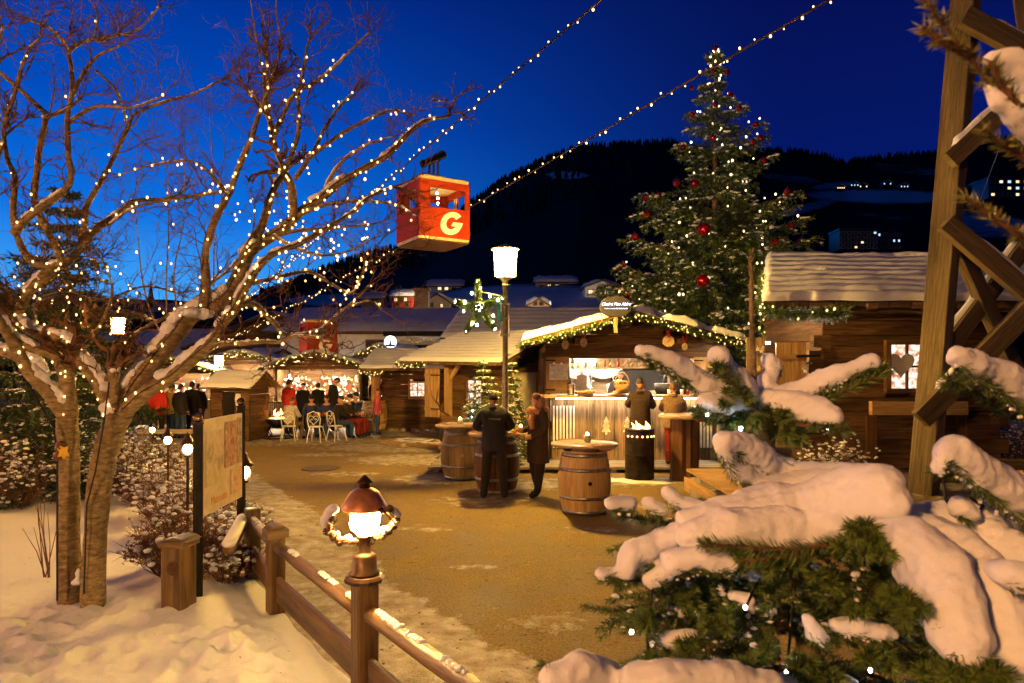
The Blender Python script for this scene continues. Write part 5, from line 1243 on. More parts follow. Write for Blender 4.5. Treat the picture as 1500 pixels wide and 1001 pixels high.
def cabin(label, c, rz, s, hang=True, snow=True, group='red cable cabins'):
    """c: centre of the bottom; front face looks along -y turned by rz"""
    t = thing('cable_cabin', label, 'cable car', c, group); w, d, h = 1.42*s, 1.5*s, 1.56*s; T = frame(c, rz)
    wall = MB(); th = .05*s
    def wallpanel(x0, x1, z0, z1, face):
        if face == 'f': wall.box(T((x0+x1)/2, -d/2, (z0+z1)/2), (x1-x0, th, z1-z0), rz)
        if face == 'b': wall.box(T((x0+x1)/2, d/2, (z0+z1)/2), (x1-x0, th, z1-z0), rz)
        if face == 'l': wall.box(T(-w/2, (x0+x1)/2, (z0+z1)/2), (th, x1-x0, z1-z0), rz)
        if face == 'r': wall.box(T(w/2, (x0+x1)/2, (z0+z1)/2), (th, x1-x0, z1-z0), rz)
    zb, za, zt = .12*s, .88*s, 1.37*s
    for f, hw in (('f', w/2), ('b', w/2), ('l', d/2), ('r', d/2)):
        hh = hw-.03*s; wallpanel(-hh, hh, zb, za, f); wallpanel(-hh, hh, zt, h, f)
        e = .3*hw+.06*s if f in 'fb' else .25*hw
        wallpanel(-hh, -hw+e, za, zt, f); wallpanel(hw-.14*s if f in 'fb' else hw-e, hh, za, zt, f)
        if f in 'lr': wallpanel(-.06*s, .06*s, za, zt, f)
    for sx in (-1, 1):
        for sy in (-1, 1): wall.tube([T(sx*(w/2-.05*s), sy*(d/2-.05*s), zb), T(sx*(w/2-.05*s), sy*(d/2-.05*s), h)], .077*s, 12)
    wall.build('body', 'red_paint', t)
    b = MB()
    for f in ((-1, 0), (1, 0), (0, -1), (0, 1)):
        for sg in (-1, 1):
            if f[0]: b.board(T(f[0]*(w/2-.035*s), sg*.05*s, za), T(f[0]*(w/2-.035*s), sg*.05*s, zt), .03*s, .03*s, up=T(0, 1, 0)-T(0, 0, 0))
    b.build('window_frame', 'cream_paint', t)
    b = MB(); pl = lambda k, z: [T(x*k, y*k, z) for x, y in ((-w/2+.06*s, -d/2-.02*s), (w/2-.06*s, -d/2-.02*s), (w/2+.02*s, -d/2+.06*s), (w/2+.02*s, d/2-.06*s), (w/2-.06*s, d/2+.02*s), (-w/2+.06*s, d/2+.02*s), (-w/2-.02*s, d/2-.06*s), (-w/2-.02*s, -d/2+.06*s))]
    b.extrude(pl(1.0, .06*s), (0, 0, .065*s)); b.build('floor', 'cream_paint', t); b = MB(); b.extrude(pl(.94, .02*s), (0, 0, .05*s)); b.build('underside', 'oak_dark', t)  # dark wood colour stands in for the shade beneath the cabin
    b = MB(); b.extrude(pl(.985, h+.001), (0, 0, .1*s)); b.build('roof', 'cream_paint', t)
    if snow:
        b = MB(); b.grid(lambda u, v: T((u-.5)*w*.99, (v-.5)*d*.99, h+.1*s+.06*s*(sstep(0, .07, min(u, 1-u, v, 1-v))**.5)*(1+.4*nz((u*4, v*4, s)))), 24, 24); b.build('roof_snow', 'snow_fine', t, True)
    b = MB(); G_poly(b, T(.16*s, -d/2-.035*s, .5*s), T(1, 0, 0)-T(0, 0, 0), V(0, 0, 1), .3*s, (T(0, -1, 0)-T(0, 0, 0))*.012); b.build('emblem', 'white_paint', t)
    b = MB(); b.box(T(0, 0, .3*s), (w*.8, d*.8, .02*s), rz); b.box(T(0, d/2-.2*s, .45*s), (w*.8, .3*s, .3*s), rz); b.build('seat', 'cream_paint', t)
    if hang:
        b = MB()
        for x in (-.13, .0, .13):
            b.board(T(x*s, -.05, h+.1*s), T(x*s*.9, -.05, h+.75*s), .06*s, .07*s, up=(0, 1, 0))
        b.board(T(-.2*s, -.05, h+.14*s), T(.2*s, -.05, h+.14*s), .1, .06*s); b.build('hanger', 'brass', t)
        for k, (x, z, r) in enumerate(((-.28, .6, .1), (-.08, .7, .09), (.12, .83, .11), (.27, .93, .11))):
            b = MB(); cc_ = T(x*s, -.02, h+z*s); b.lathe(cc_-V(0, .04, 0), [(.03*s, 0), (r*s, 0), (r*.85*s, .02), (r*.85*s, .06), (r*s, .08), (.03*s, .08)], 18, Matrix.Rotation(R(-90), 3, 'X')); b.build('pulley', 'black_metal', t)
        b = MB(); b.board(T(-.36*s, -.1, h+.58*s), T(.32*s, -.1, h+.94*s), .03, .11*s); b.build('carriage_bar', 'brass', t)
    return t, T
cb = P(645, 360, 17.2); cb = P(634, 362, 17.6)
cabT = cabin('red cable cabin with a white G hanging from the light rope', cb, R(32), .97)
b = MB(); T = cabT[1]
t = thing('cabin_lights', 'short string of yellow bulbs inside the red hanging cabin', 'string lights', T(0, 0, 1.2)); b.tube([T(.05, -.1, 1.6), T(.08, -.15, 1.0), T(-.3, .2, 1.5)], .006, 4); b.build('cable', 'black', t)
bulbs(t, [T(.05+.01*i, -.15, 1.36-.13*i) for i in range(4)]+[T(-.2, -.2, 1.4), T(.3, .3, 1.35)], .026, 'bulb_star')
cabin('smaller red cabin with a white G standing above the ornament stall', P(466, 521, 27.2), R(30), .82, False, True)
# ------------------------------------------------------------------ barrels and other things on the square
def barrel(label, x, y, s=1.0, mat='oak', hoop='steel', table=True, group='barrel tables', rz=0, bung=True):
    o = V(x, y, 0); t = thing('barrel_table' if table else 'barrel', label, 'barrel table' if table else 'barrel', o, group)
    n = 24; prof = []
    for i in range(15):
        z = i/14; r = .325+.08*math.sin(math.pi*z)**.9; prof.append((r*s, (.02+.93*z)*s))
    b = MB(); ofs = [rnd.uniform(0, 60) for _ in range(n)]
    for k in range(n):                                   # one stave at a time, each with its own grain
        a0, a1 = 6.2832*k/n+rz, 6.2832*(k+.965)/n+rz; i = len(b.v); m = 3
        for r, z in prof:
            for j in range(m):
                a = lerp(a0, a1, j/(m-1)); rr = r*(1 if j == 1 else .997); b.v.append(o+V(rr*math.cos(a), rr*math.sin(a), z))
        for q in range(len(prof)-1):
            for j in range(m-1):
                w_ = .1*s/2; b.face((i+q*m+j, i+q*m+j+1, i+(q+1)*m+j+1, i+(q+1)*m+j), [(ofs[k]+prof[q][1], ofs[k]+w_*j), (ofs[k]+prof[q][1], ofs[k]+w_*(j+1)), (ofs[k]+prof[q+1][1], ofs[k]+w_*(j+1)), (ofs[k]+prof[q+1][1], ofs[k]+w_*j)])
    b.lathe(o, [(.30*s, .06*s), (.35*s, .3*s), (.38*s, .5*s), (.35*s, .7*s), (.3*s, .9*s)], 24); b.lathe(o, [(.0, .915*s), (.33*s, .915*s)], 24); b.build('staves', mat, t)
    for z, hh in ((.02, .055), (.24, .05), (.66, .05), (.87, .06)):
        b = MB(); r = lambda q: (.325+.08*math.sin(math.pi*clamp((q-.02)/.93))**.9)*s+.006; b.lathe(o, [(r(z), z*s), (r(z+hh), (z+hh)*s), (r(z+hh)-.01, (z+hh)*s), (r(z)-.01, z*s), (r(z), z*s)], 36); b.build('hoop', hoop, t, True)
    if bung:
        b = MB(); a = R(-84)+rz*0; c = o+V(.4*s*math.cos(a), .4*s*math.sin(a), .5*s); b.lathe(c, [(0, -.02), (.03, -.02), (.03, .012), (0, .012)], 12, Matrix.Rotation(R(90), 3, 'X')); b.build('bung_hole', 'void' if mat == 'oak' else 'oak', t)
    if table:
        b = MB(); b.lathe(o, [(0, 1.02*s), (.5*s, 1.02*s), (.515*s, 1.035*s), (.51*s, 1.06*s), (0, 1.065*s)], 40); b.lathe(o, [(.2*s, .93*s), (.2*s, 1.02*s)], 16); b.build('table_top', 'table_wood', t)
    return t
B3 = (P(856, 540, 10.45).x, 10.45); B2 = (P(728, 540, 12.15).x, 12.15); B1 = (P(676, 540, 13.65).x, 13.65)
barrel('bright oak barrel table with a dark bung hole nearest the camera', *B3, 1.0)
barrel('dark brown barrel table behind the leaning man', *B2, 1.0, 'oak_dark', 'steel')
barrel('greenish old barrel table left of the leaning man', *B1, 1.02, 'oak_old', 'steel')
barrel('plain upright barrel beside the far ornament stall', P(548, 540, 24).x, 24.0, 1.12, 'oak', 'steel', False, 'upright barrels')
def cloth(label, x, y, rz, z=1.075, w=.36, L=1.15):
    T = frame((x, y, z), rz); b = MB()
    def fn(u, v):
        a = (u-.5)*L; q = (v-.5)*w*(1 if abs(a) < .5 else max(.06, 1-(abs(a)-.5)/.22))
        dz = 0 if abs(a) < .5 else -(abs(a)-.5)*.95
        xx = math.copysign(min(abs(a), .515+.2*max(0, abs(a)-.515)), a); return T(xx, q, dz+.003)
    b.grid(fn, 40, 8); c = mesh_thing(b, 'table_cloth', 'linen', label, 'table cloth', (x, y, z), 'linen runners on the barrel tables', True)
    b = MB()
    for s in (-1, 1): b.grid(lambda u, v: T(s*(.36+.075*u), (v-.5)*w*1.02, .008), 4, 6)
    for s in (-1, 1): b.grid(lambda u, v: T(s*(.519+.012*u), (v-.5)*w*.5, -.03-.06*u), 4, 6)
    b.build('red_band', 'dark_red', c); return c
cloth('linen runner with red band on the bright barrel table', *B3, R(-58)); cloth('linen runner with red band on the dark barrel table', *B2, R(-25)); cloth('linen runner with red band on the greenish barrel table', *B1, R(-40), 1.096)
def candle(label, x, y, z):
    t = thing('candle_jar', label, 'candle', (x, y, z), 'candle jars on the barrel tables'); b = MB(); b.lathe((x, y, z), [(.045, 0), (.055, .03), (.05, .1), (.045, .1)], 14); b.build('jar', 'cream_paint', t, True)
    b = MB(); b.ball((x, y, z+.11), (.025, .025, .035), 8, 6); b.build('flame', 'flame_core', t, True)
candle('small candle jar on the bright barrel table', B3[0]+.04, B3[1]-.05, 1.085); candle('small candle jar on the dark barrel table', B2[0]+.42, B2[1]-.1, 1.07); candle('small candle jar on the greenish barrel table', B1[0]-.02, B1[1]-.1, 1.09)
for i in range(9):
    b = MB(); p = V(B2[0]+rnd.uniform(.05, .45), B2[1]+rnd.uniform(-.25, .2), 1.09); b.ball(p, (rnd.uniform(.05, .09), .05, .03), 7, 5, Euler((0, 0, rnd.random()*6)).to_matrix(), .4); mesh_thing(b, 'fir_sprig', ['needle_dark', 'snow_fine', 'dry_leaf'][i % 3], 'small sprig or crumb of decoration lying on the dark barrel table', 'decoration', p, 'decoration on the dark barrel table')
# stump table at the end of the deck
p = V(P(1003, 540, 13.5).x, 13.5, 0); t = thing('stump_table', 'dark bark covered stump with a pale table top at the end of the deck', 'table', p)
b = MB(); b.lathe(p, [(.27, 0), (.255, .4), (.26, 1.22)], 22, None, lambda k: 1+.08*math.sin(k*2.7)+.04*(k % 2)); b.build('stump', 'oak_dark', t)
b = MB(); b.lathe(p, [(0, 1.22), (.5, 1.22), (.52, 1.25), (.5, 1.29), (0, 1.29)], 30); b.build('table_top', 'table_wood', t)
b = MB(); b.box(p+V(.25, -.3, 1.3), (.3, .3, .015), .4); b.box(p+V(.22, -.47, 1.24), (.26, .02, .12), .4); mesh_thing(b, 'red_napkin', 'dark_red', 'red cloth hanging over the stump table', 'cloth', p+V(.25, -.3, 1.3))
# fire drum
p = V(P(937, 540, 13.45).x, 13.45, .02); t = thing('fire_drum', 'black perforated steel drum with embers glowing through its holes', 'fire drum', p)
b = MB(); n = 40
def drumfn(u, v): a = 6.2832*u; r = .285+.012*math.sin(9*a)*.2; return p+V(r*math.cos(a), r*math.sin(a), .98*v)
b.grid(drumfn, n, 8); b.lathe(p, [(.0, .02), (.28, .02)], 24)
for z in (.0, .5, .98): b.lathe(p, [(.285, z-.012), (.298, z), (.285, z+.012)], n)
b.build('drum', m_noise('burnt_steel', (.015, .012, .01), (.06, .04, .026), 6, .6, .4, .01, .4), t, True)
for i in range(7):
    a = R(-150+20*i); c = p+V(.287*math.cos(a), .287*math.sin(a), .86); b = MB(); b.lathe(c, [(0, 0), (.017, 0), (.017, .012), (0, .012)], 10, Matrix.Rotation(a+R(90), 3, 'Z') @ Matrix.Rotation(R(90), 3, 'X')); b.build('ember_hole', 'flame', t)
b = MB(); [b.ball(p+V(rnd.uniform(-.15, .15), rnd.uniform(-.15, .15), .86+rnd.uniform(0, .05)), .07, 7, 5, None, .4) for i in range(14)]; b.build('embers', 'flame', t)
def flames(par, c, n, r, h):
    b = MB()
    for i in range(n):
        a = rnd.random()*6.28; q = c+V(r*rnd.random()*math.cos(a), r*rnd.random()*math.sin(a), 0); hh = h*rnd.uniform(.5, 1.2)
        b.tube([q, q+V(.01, 0, hh*.35), q+V(rnd.uniform(-.03, .03), 0, hh*.7), q+V(rnd.uniform(-.05, .05), 0, hh)], [.03, .045, .025, .003], 6)
    b.build('flame', 'flame', par, True)
flames(t, p+V(0, 0, .9), 7, .16, .22)
b = MB(); b.grid(lambda u, v: (p.x+(u-.5)*1.3, p.y-.1+(v-.5)*.8, .02+.05*max(0, 1-((u-.5)**2+(v-.5)**2)*4.2+.35*nz((u*5, v*5, 2)))-.02), 26, 18); mesh_thing(b, 'snow_heap', 'snow_fine', 'little heap of melting snow around the fire drum', 'snow', p, None, True)
# planter boxes and boards right of the bar, log pile
b = MB(); [b.board((3.15, 9.0+.0, .12+.17*i), (4.6, 9.0, .12+.17*i), .05, .165) for i in range(2)]; b.board((3.15, 9.0, .1), (3.15, 12.4, .1), .05, .3); [b.board((3.15, 9.2+.42*i, .37), (4.6, 9.2+.42*i, .37), .4, .04) for i in range(8)]
mesh_thing(b, 'planter_bench', 'new_wood', 'low pale wooden box bench right of the bar behind the fir', 'bench', (3.8, 10.5, 0))
b = MB(); b.board((2.75, 9.9, .06), (3.55, 13.4, .06), .22, .06); mesh_thing(b, 'plank', 'grey_plank', 'frosty plank lying on the square beside the box bench', 'plank', (3.1, 11.6, 0))
for i in range(10):
    p = P(1490, 690, 9.5)+V(.0+.24*(i % 4)+.12*((i//4) % 2), 0, -.1-.2*(i//4)+.0); p.z = .6-.21*(i//4)+.0; r = rnd.uniform(.09, .115)
    b = MB(); b.tube([p, p+V(0, .6, 0)], r, 12); mesh_thing(b, 'firewood_log', 'oak', 'split firewood log in the stack at the right edge', 'log', p, 'firewood stacked at the right edge', True)
# manhole cover
p = P(470, 686, 15); b = MB(); b.lathe((p.x, 15, 0), [(0, .016), (.42, .016), (.42, .0)], 36); mesh_thing(b, 'manhole_cover', m_noise('cast_iron', (.08, .06, .035), (.16, .12, .07), 14, .6, .5, .01, .3), 'round dark manhole cover on the square', 'manhole cover', (p.x, 15, 0))
# carved deer head board
p = P(664, 638, 17.2); t = thing('deer_board', 'wooden deer head cut-out with antlers beside the middle hut', 'cut-out', V(p.x, 17.2, 0))
q = lambda x, z: V(p.x+x, 17.2, z)
b = MB(); b.extrude([q(x, z) for x, z in ((-.22, 0), (.2, 0), (.2, .55), (.3, .85), (.34, 1.08), (.12, 1.02), (0, .98), (-.14, 1.02), (-.34, 1.1), (-.28, .85), (-.22, .6))], (0, .06, 0)); b.build('head', 'mid_log', t)
for s in (-1, 1):
    b = MB(); b.tube([q(s*.1, 1.0), q(s*.3, 1.14), q(s*.42, 1.38), q(s*.38, 1.72)], [.028, .024, .02, .01], 7); b.tube([q(s*.3, 1.14), q(s*.25, 1.35)], [.02, .008], 6); b.tube([q(s*.41, 1.32), q(s*.54, 1.5), q(s*.55, 1.66)], [.018, .012, .006], 6); b.build('antler', 'mid_log', t, True)
b = MB()
pl = [(-.3, .35), (-.22, .45), (-.24, .7), (-.3, .8), (-.36, .7), (-.38, .45)]; b.extrude([q(x, z)-V(0, .03, 0) for x, z in pl], (0, .02, 0)); b.build('cut_shape', 'void', t)
# fire bowl on legs by the far stall, chairs and a table
p = V(P(408, 540, 21.5).x, 21.5, 0); t = thing('fire_bowl', 'black iron fire bowl on curved legs with a small wood fire', 'fire bowl', p)
b = MB(); b.lathe(p, [(.0, .35), (.2, .37), (.45, .62), (.47, .62), (.2, .33), (0, .31)], 22); b.build('bowl', 'black_metal', t, True)
b = MB()
for a in (.5, 2.6, 4.2, 5.6): b.tube([p+V(.3*math.cos(a), .3*math.sin(a), .5), p+V(.42*math.cos(a), .42*math.sin(a), .25), p+V(.3*math.cos(a), .3*math.sin(a), .12), p+V(.45*math.cos(a), .45*math.sin(a), 0)], .02, 6)
b.tube([p+V(.48*math.cos(a), .48*math.sin(a), .03) for a in [.35*i for i in range(19)]], .018, 6); b.build('legs', 'black_metal', t)
b = MB(); [b.tube([p+V(rnd.uniform(-.3, .3), rnd.uniform(-.2, .2), .6), p+V(rnd.uniform(-.3, .3), rnd.uniform(-.2, .2), .72)], .05, 7) for i in range(6)]; b.build('logs', 'oak_dark', t); flames(t, p+V(.02, 0, .66), 9, .16, .26)
b = MB(); b.lathe(p, [(0, .6), (.3, .64), (.0, .7)], 10); b.build('embers', 'flame', t)
def chair():
    t = thing('garden_chair', 'x', 'chair', (0, 0, 0), 'white wrought iron chairs'); m = 'white_paint'
    b = MB(); b.lathe((0, 0, .45), [(0, 0), (.2, 0), (.21, .012), (.2, .025), (0, .025)], 22); b.build('seat', m, t)
    for sx in (-1, 1):
        b = MB(); b.tube([V(sx*.15, .12, .45), V(sx*.2, .2, .2), V(sx*.22, .24, 0)], .013, 6); b.build('leg', m, t)
        b = MB(); b.tube([V(sx*.15, -.13, .45), V(sx*.19, -.17, .2), V(sx*.21, -.2, 0)], .013, 6); b.build('leg', m, t)
    b = MB(); b.tube([V(-.17, -.15, .45), V(-.2, -.19, .7), V(-.17, -.21, .86), V(0, -.22, .93), V(.17, -.21, .86), V(.2, -.19, .7), V(.17, -.15, .45)], .014, 7); b.build('back_frame', m, t)
    b = MB(); hp = [V(.0095*16*math.sin(a)**3, -.2, .68+.0095*(13*math.cos(a)-5*math.cos(2*a)-2*math.cos(3*a)-math.cos(4*a))) for a in [6.283*j/28 for j in range(29)]]; b.tube(hp, .01, 5)
    for s in (-1, 1): b.tube([V(s*.06, -.2, .68)+V(.04*math.cos(a), 0, .04*math.sin(a))*(1-.1*i) for i, a in enumerate([k*.8 for k in range(8)])], .008, 5)
    b.build('heart_back', m, t); return t
c0 = chair(); first = True
for px, d, rz, lab in ((423, 20.6, 10, 'white iron heart back chair under the person in the white coat'), (463, 20.4, -5, 'empty looking white iron heart back chair before the round table'), (492, 20.7, -40, 'white iron heart back chair turned aside at the right of the table'), (536, 23.2, 150, 'white iron chair beside the upright barrel')):
    c = c0 if first else copy_tree(c0); first = False; c.location = (P(px, 540, d).x, d, 0); c.rotation_euler = (0, 0, R(rz)); c['label'] = lab
def round_table(px, d, lab):
    t = thing('garden_table', lab, 'table', (P(px, 540, d).x, d, 0), 'iron garden tables'); p = V(P(px, 540, d).x, d, 0); b = MB(); b.lathe(p, [(0, .7), (.42, .7), (.43, .72), (0, .73)], 26); b.build('table_top', 'black_metal', t)
    for k in range(3):
        b = MB(); a = k*2.09; b.tube([p+V(.08*math.cos(a), .08*math.sin(a), .7), p+V(.1*math.cos(a), .1*math.sin(a), .3), p+V(.3*math.cos(a), .3*math.sin(a), 0)], .014, 6); b.build('leg', 'black_metal', t)
    return p
tp = round_table(476, 21.4, 'round dark table among the seated people before the ornament stall')
for i in range(4):
    q = tp+V(-.2+.13*i, .1*(i % 2), .73); b = MB(); b.lathe(q, [(.03, 0), (.035, .09), (.028, .09), (.026, .01), (0, .01)], 10); mesh_thing(b, 'mug', ['white_paint', 'dark_red', 'white_paint', 'white_paint'][i], 'small drinking mug on the round table before the ornament stall', 'mug', q, 'mugs on the garden table')
# dark railing beside the booth
b = MB(); [b.board(P(383+3.2*i, 588, 24), P(383+3.2*i, 620, 24), .02, .02, up=(0, 1, 0)) for i in range(9)]; b.board(P(380, 590, 24), P(412, 590, 24), .03, .03); b.board(P(380, 618, 24), P(412, 618, 24), .03, .03)
mesh_thing(b, 'railing', 'black_metal', 'low dark railing between the booth and the fire bowl', 'railing', P(395, 610, 24))
# long low sill the left crowd stands behind
b = MB(); b.board(P(205, 632, 20), P(285, 632, 20), .3, .12); mesh_thing(b, 'snow_kerb', 'grey_plank', 'snowy sill before the crowd at the left stalls', 'kerb', P(240, 632, 20))

# ------------------------------------------------------------------ people
def person(label, base, rz, cloth, h=1.74, pose=None, hat=None, hair='hair_dark', sit=False, long_coat=False, skin='skin', group=None):
    """one continuous skinned body with clothing regions by bone; front looks along -y before turning by rz"""
    J = dict(pelvis=(0, 0, .96), waist=(0, .0, 1.1), chest=(0, .0, 1.32), neck=(0, .0, 1.48), head=(0, -.015, 1.56),
             hipL=(.09, 0, .92), kneeL=(.1, -.02, .5), ankL=(.1, .02, .09), toeL=(.11, -.14, .045), hipR=(-.09, 0, .92), kneeR=(-.1, -.02, .5), ankR=(-.1, .02, .09), toeR=(-.11, -.14, .045),
             shL=(.17, 0, 1.42), elL=(.23, .02, 1.15), wrL=(.22, -.08, .92), haL=(.215, -.11, .84), shR=(-.17, 0, 1.42), elR=(-.23, .02, 1.15), wrR=(-.22, -.08, .92), haR=(-.215, -.11, .84))
    if sit:
        J.update(pelvis=(0, 0, .54), waist=(0, .0, .68), chest=(0, -.02, .92), neck=(0, -.05, 1.08), head=(0, -.08, 1.16), hipL=(.1, -.02, .52), kneeL=(.13, -.42, .52), ankL=(.13, -.4, .09), toeL=(.14, -.54, .045), hipR=(-.1, -.02, .52), kneeR=(-.13, -.42, .52), ankR=(-.13, -.4, .09), toeR=(-.14, -.54, .045),
                 shL=(.17, -.02, 1.02), elL=(.24, -.1, .78), wrL=(.12, -.33, .76), haL=(.07, -.4, .77), shR=(-.17, -.02, 1.02), elR=(-.24, -.1, .78), wrR=(-.12, -.33, .76), haR=(-.07, -.4, .77))
    if pose: J.update(pose)
    Rd = dict(pelvis=.178, waist=.178, chest=.195, neck=.075, head=.062, hipL=.112, kneeL=.082, ankL=.066, toeL=.052, shL=.1, elL=.078, wrL=.055, haL=.038)
    if long_coat: Rd.update(pelvis=.2, waist=.19, hipL=.14, kneeL=.09)
    E = [('pelvis', 'waist', 0), ('waist', 'chest', 0), ('chest', 'neck', 0), ('neck', 'head', 3)]
    for s in 'LR': E += [('pelvis', 'hip'+s, 0 if not sit else 1), ('hip'+s, 'knee'+s, 1), ('knee'+s, 'ank'+s, 1), ('ank'+s, 'toe'+s, 2), ('chest', 'sh'+s, 0), ('sh'+s, 'el'+s, 0), ('el'+s, 'wr'+s, 0), ('wr'+s, 'ha'+s, 3)]
    names = list(J); k = h/1.74
    me = bpy.data.meshes.new('body'); me.from_pydata([Vector(J[n])*k for n in names], [(names.index(a), names.index(c)) for a, c, _ in E], [])
    o = bpy.data.objects.new('body', me); COL.objects.link(o)
    sk = o.modifiers.new('skin', 'SKIN'); sk.use_smooth_shade = True; o.modifiers.new('sub', 'SUBSURF').levels = 1
    for i, n in enumerate(names):
        r = Rd.get(n, Rd.get(n[:-1]+'L', .05))*k; me.skin_vertices[0].data[i].radius = (r, r*.8 if n in ('chest', 'waist', 'pelvis') else r); me.skin_vertices[0].data[i].use_root = (n == 'pelvis')
    dg = bpy.context.evaluated_depsgraph_get(); ev = bpy.data.meshes.new_from_object(o.evaluated_get(dg)); bpy.data.objects.remove(o)
    b = MB(); vs = [v.co.copy() for v in ev.vertices]; b.v += vs
    segs = [(Vector(J[a])*k, Vector(J[c])*k, m) for a, c, m in E]
    def near(p):
        best, bm = 9, 0
        for a, c, m in segs:
            d = c-a; t = clamp((p-a).dot(d)/d.length_squared); q = (p-a-d*t).length
            if q < best: best, bm = q, m
        return bm
    coat_z = (.78 if long_coat else .9)*k
    for pl in ev.polygons:
        m = near(pl.center)
        if m == 1 and not sit and pl.center.z > coat_z: m = 0
        b.cur = m; b.face(tuple(pl.vertices))
    hd = Vector(J['head'])*k+V(0, -.01, .1)*k; tilt = Vector(J['head'])-Vector(J['neck']); b.cur = 3
    hm = V(0, 0, 1).rotation_difference(tilt.normalized()).to_matrix()
    b.ball(hd, (.075*k, .092*k, .112*k), 14, 10, hm); b.ball(hd+hm @ V(0, -.035, -.06)*k, (.05*k, .052*k, .05*k), 10, 8, hm)          # skull, jaw
    b.tube([hd+hm @ V(0, -.085, .015)*k, hd+hm @ V(0, -.108, -.018)*k, hd+hm @ V(0, -.088, -.026)*k], [.008*k, .014*k, .008*k], 6)       # nose
    for s in (-1, 1): b.ball(hd+hm @ V(.074*s, .01, 0)*k, (.012*k, .022*k, .03*k), 7, 5, hm)                                             # ears
    for hand in 'LR':                                                                                                                   # fingers
        w_, f = Vector(J['wr'+hand])*k, Vector(J['ha'+hand])*k; d = (f-w_).normalized(); sd = d.cross(V(0, 1, .3)).normalized(); cu = d.cross(sd)
        for i, L in enumerate((.062, .072, .068, .052)):
            q = f+sd*(.017*(i-1.5))+d*.02; b.tube([q, q+d*L*.5*k, q+(d*.85+cu*.45)*L*k], [.0095*k, .009*k, .007*k], 6)
        q = w_.lerp(f, .55)+sd*-.026; b.tube([q, q+(d*.5-sd*.7)*.035*k, q+(d-sd*.5)*.055*k], [.011*k, .01*k, .008*k], 6)
    b.cur = 4
    for s in (-1, 1): b.ball(hd+hm @ V(.03*s, -.083, .02)*k, .009*k, 6, 5)
    b.cur = 5; b.tube([hd+hm @ V(-.024, -.087, -.058)*k, hd+hm @ V(0, -.092, -.06)*k, hd+hm @ V(.024, -.087, -.058)*k], .006*k, 5)
    mr_ = Matrix.Rotation(rz, 3, 'Z'); base = Vector(base); b.v = [base+mr_ @ Vector(v) for v in b.v]
    bd = b.build('person', [cloth[0], cloth[1], cloth[2], skin, 'black', 'lip'], None, True, base)
    tag(bd, label, 'person', group)
    W = lambda v: base+mr_ @ Vector(v); HM_ = mr_ @ hm
    if not sit:                                                  # hanging jacket or coat skirt, and a collar
        pv, wa, ch, nk = (Vector(J[n])*k for n in ('pelvis', 'waist', 'chest', 'neck')); zh = (.6 if long_coat else .8)*k; sd0 = rnd.random()*9; c = MB()
        def jf(u, v):
            z = lerp(zh, ch.z+.02*k, v); a_ = 6.2832*u; q = pv.lerp(ch, clamp((z-pv.z)/max(.1, ch.z-pv.z))) if z > pv.z else V(pv.x, pv.y, z)
            rx = lerp(.225 if long_coat else .205, .19, v)*k; ry = lerp(.175, .155, v)*k; f = 1+.05*math.sin(a_*5+sd0+v*3)*(1-v)+.05*nz((math.cos(a_)*2, math.sin(a_)*2, v*5+sd0))
            return W(V(q.x+rx*f*math.cos(a_), q.y+ry*f*math.sin(a_), z))
        c.grid(jf, 26, 12); jo = c.build('jacket', cloth[0], bd, True); so2 = jo.modifiers.new('thick', 'SOLIDIFY'); so2.thickness = .015
        c = MB(); c.tube([W(nk+V(.075*k*math.cos(i*.5236), .02*k+.07*k*math.sin(i*.5236), .0+.015*math.sin(i*.5236))) for i in range(13)], .035*k, 7); c.build('collar', cloth[0], bd, True)
    if hat:
        c = MB(); c.lathe(W(hd), [(.083*k, .02*k), (.096*k, .03*k), (.097*k, .06*k), (.084*k, .1*k), (.045*k, .135*k), (0, .142*k)], 16, HM_); c.build('hat', hat, bd, True)
    else:
        c = MB()
        def hf(u, v):
            a = 6.2832*u; ph = v*2.3*(.45+.55*(.5+.5*math.sin(a))**.7); return W(hd+hm @ V(.082*math.sin(ph)*math.cos(a), .006+.1*math.sin(ph)*math.sin(a), .006+.118*math.cos(ph))*k)
        c.grid(hf, 18, 8); c.build('hair', hair, bd, True)
    return bd
M['skin'] = m_noise('skin', (.5, .27, .17), (.56, .31, .2), 6, .55, .05, .002)
M['lip'] = m_plain('lip', (.4, .13, .1))
def fab(n, c): M[n] = m_noise(n, tuple(x*.75 for x in c), tuple(x*1.2 for x in c), 26, .9, .4, .004); return n
navy = fab('navy_cloth', (.022, .02, .026)); blackc = fab('black_cloth', (.018, .014, .013)); redc = fab('red_cloth', (.5, .03, .02)); jeans = fab('jeans', (.04, .07, .16)); brownc = fab('brown_cloth', (.045, .028, .02)); whitec = fab('white_cloth', (.55, .52, .47)); tanc = fab('tan_cloth', (.2, .13, .08)); bluec = fab('blue_cloth', (.03, .05, .16)); maroon = fab('maroon_cloth', (.2, .02, .02)); yellowc = fab('yellow_cloth', (.5, .36, .08)); pinkc = fab('pink_cloth', (.6, .1, .16)); peach = fab('peach_cloth', (.5, .24, .12)); fur = fab('fur_cloth', (.16, .09, .055))
X = lambda px, d: P(px, 540, d).x
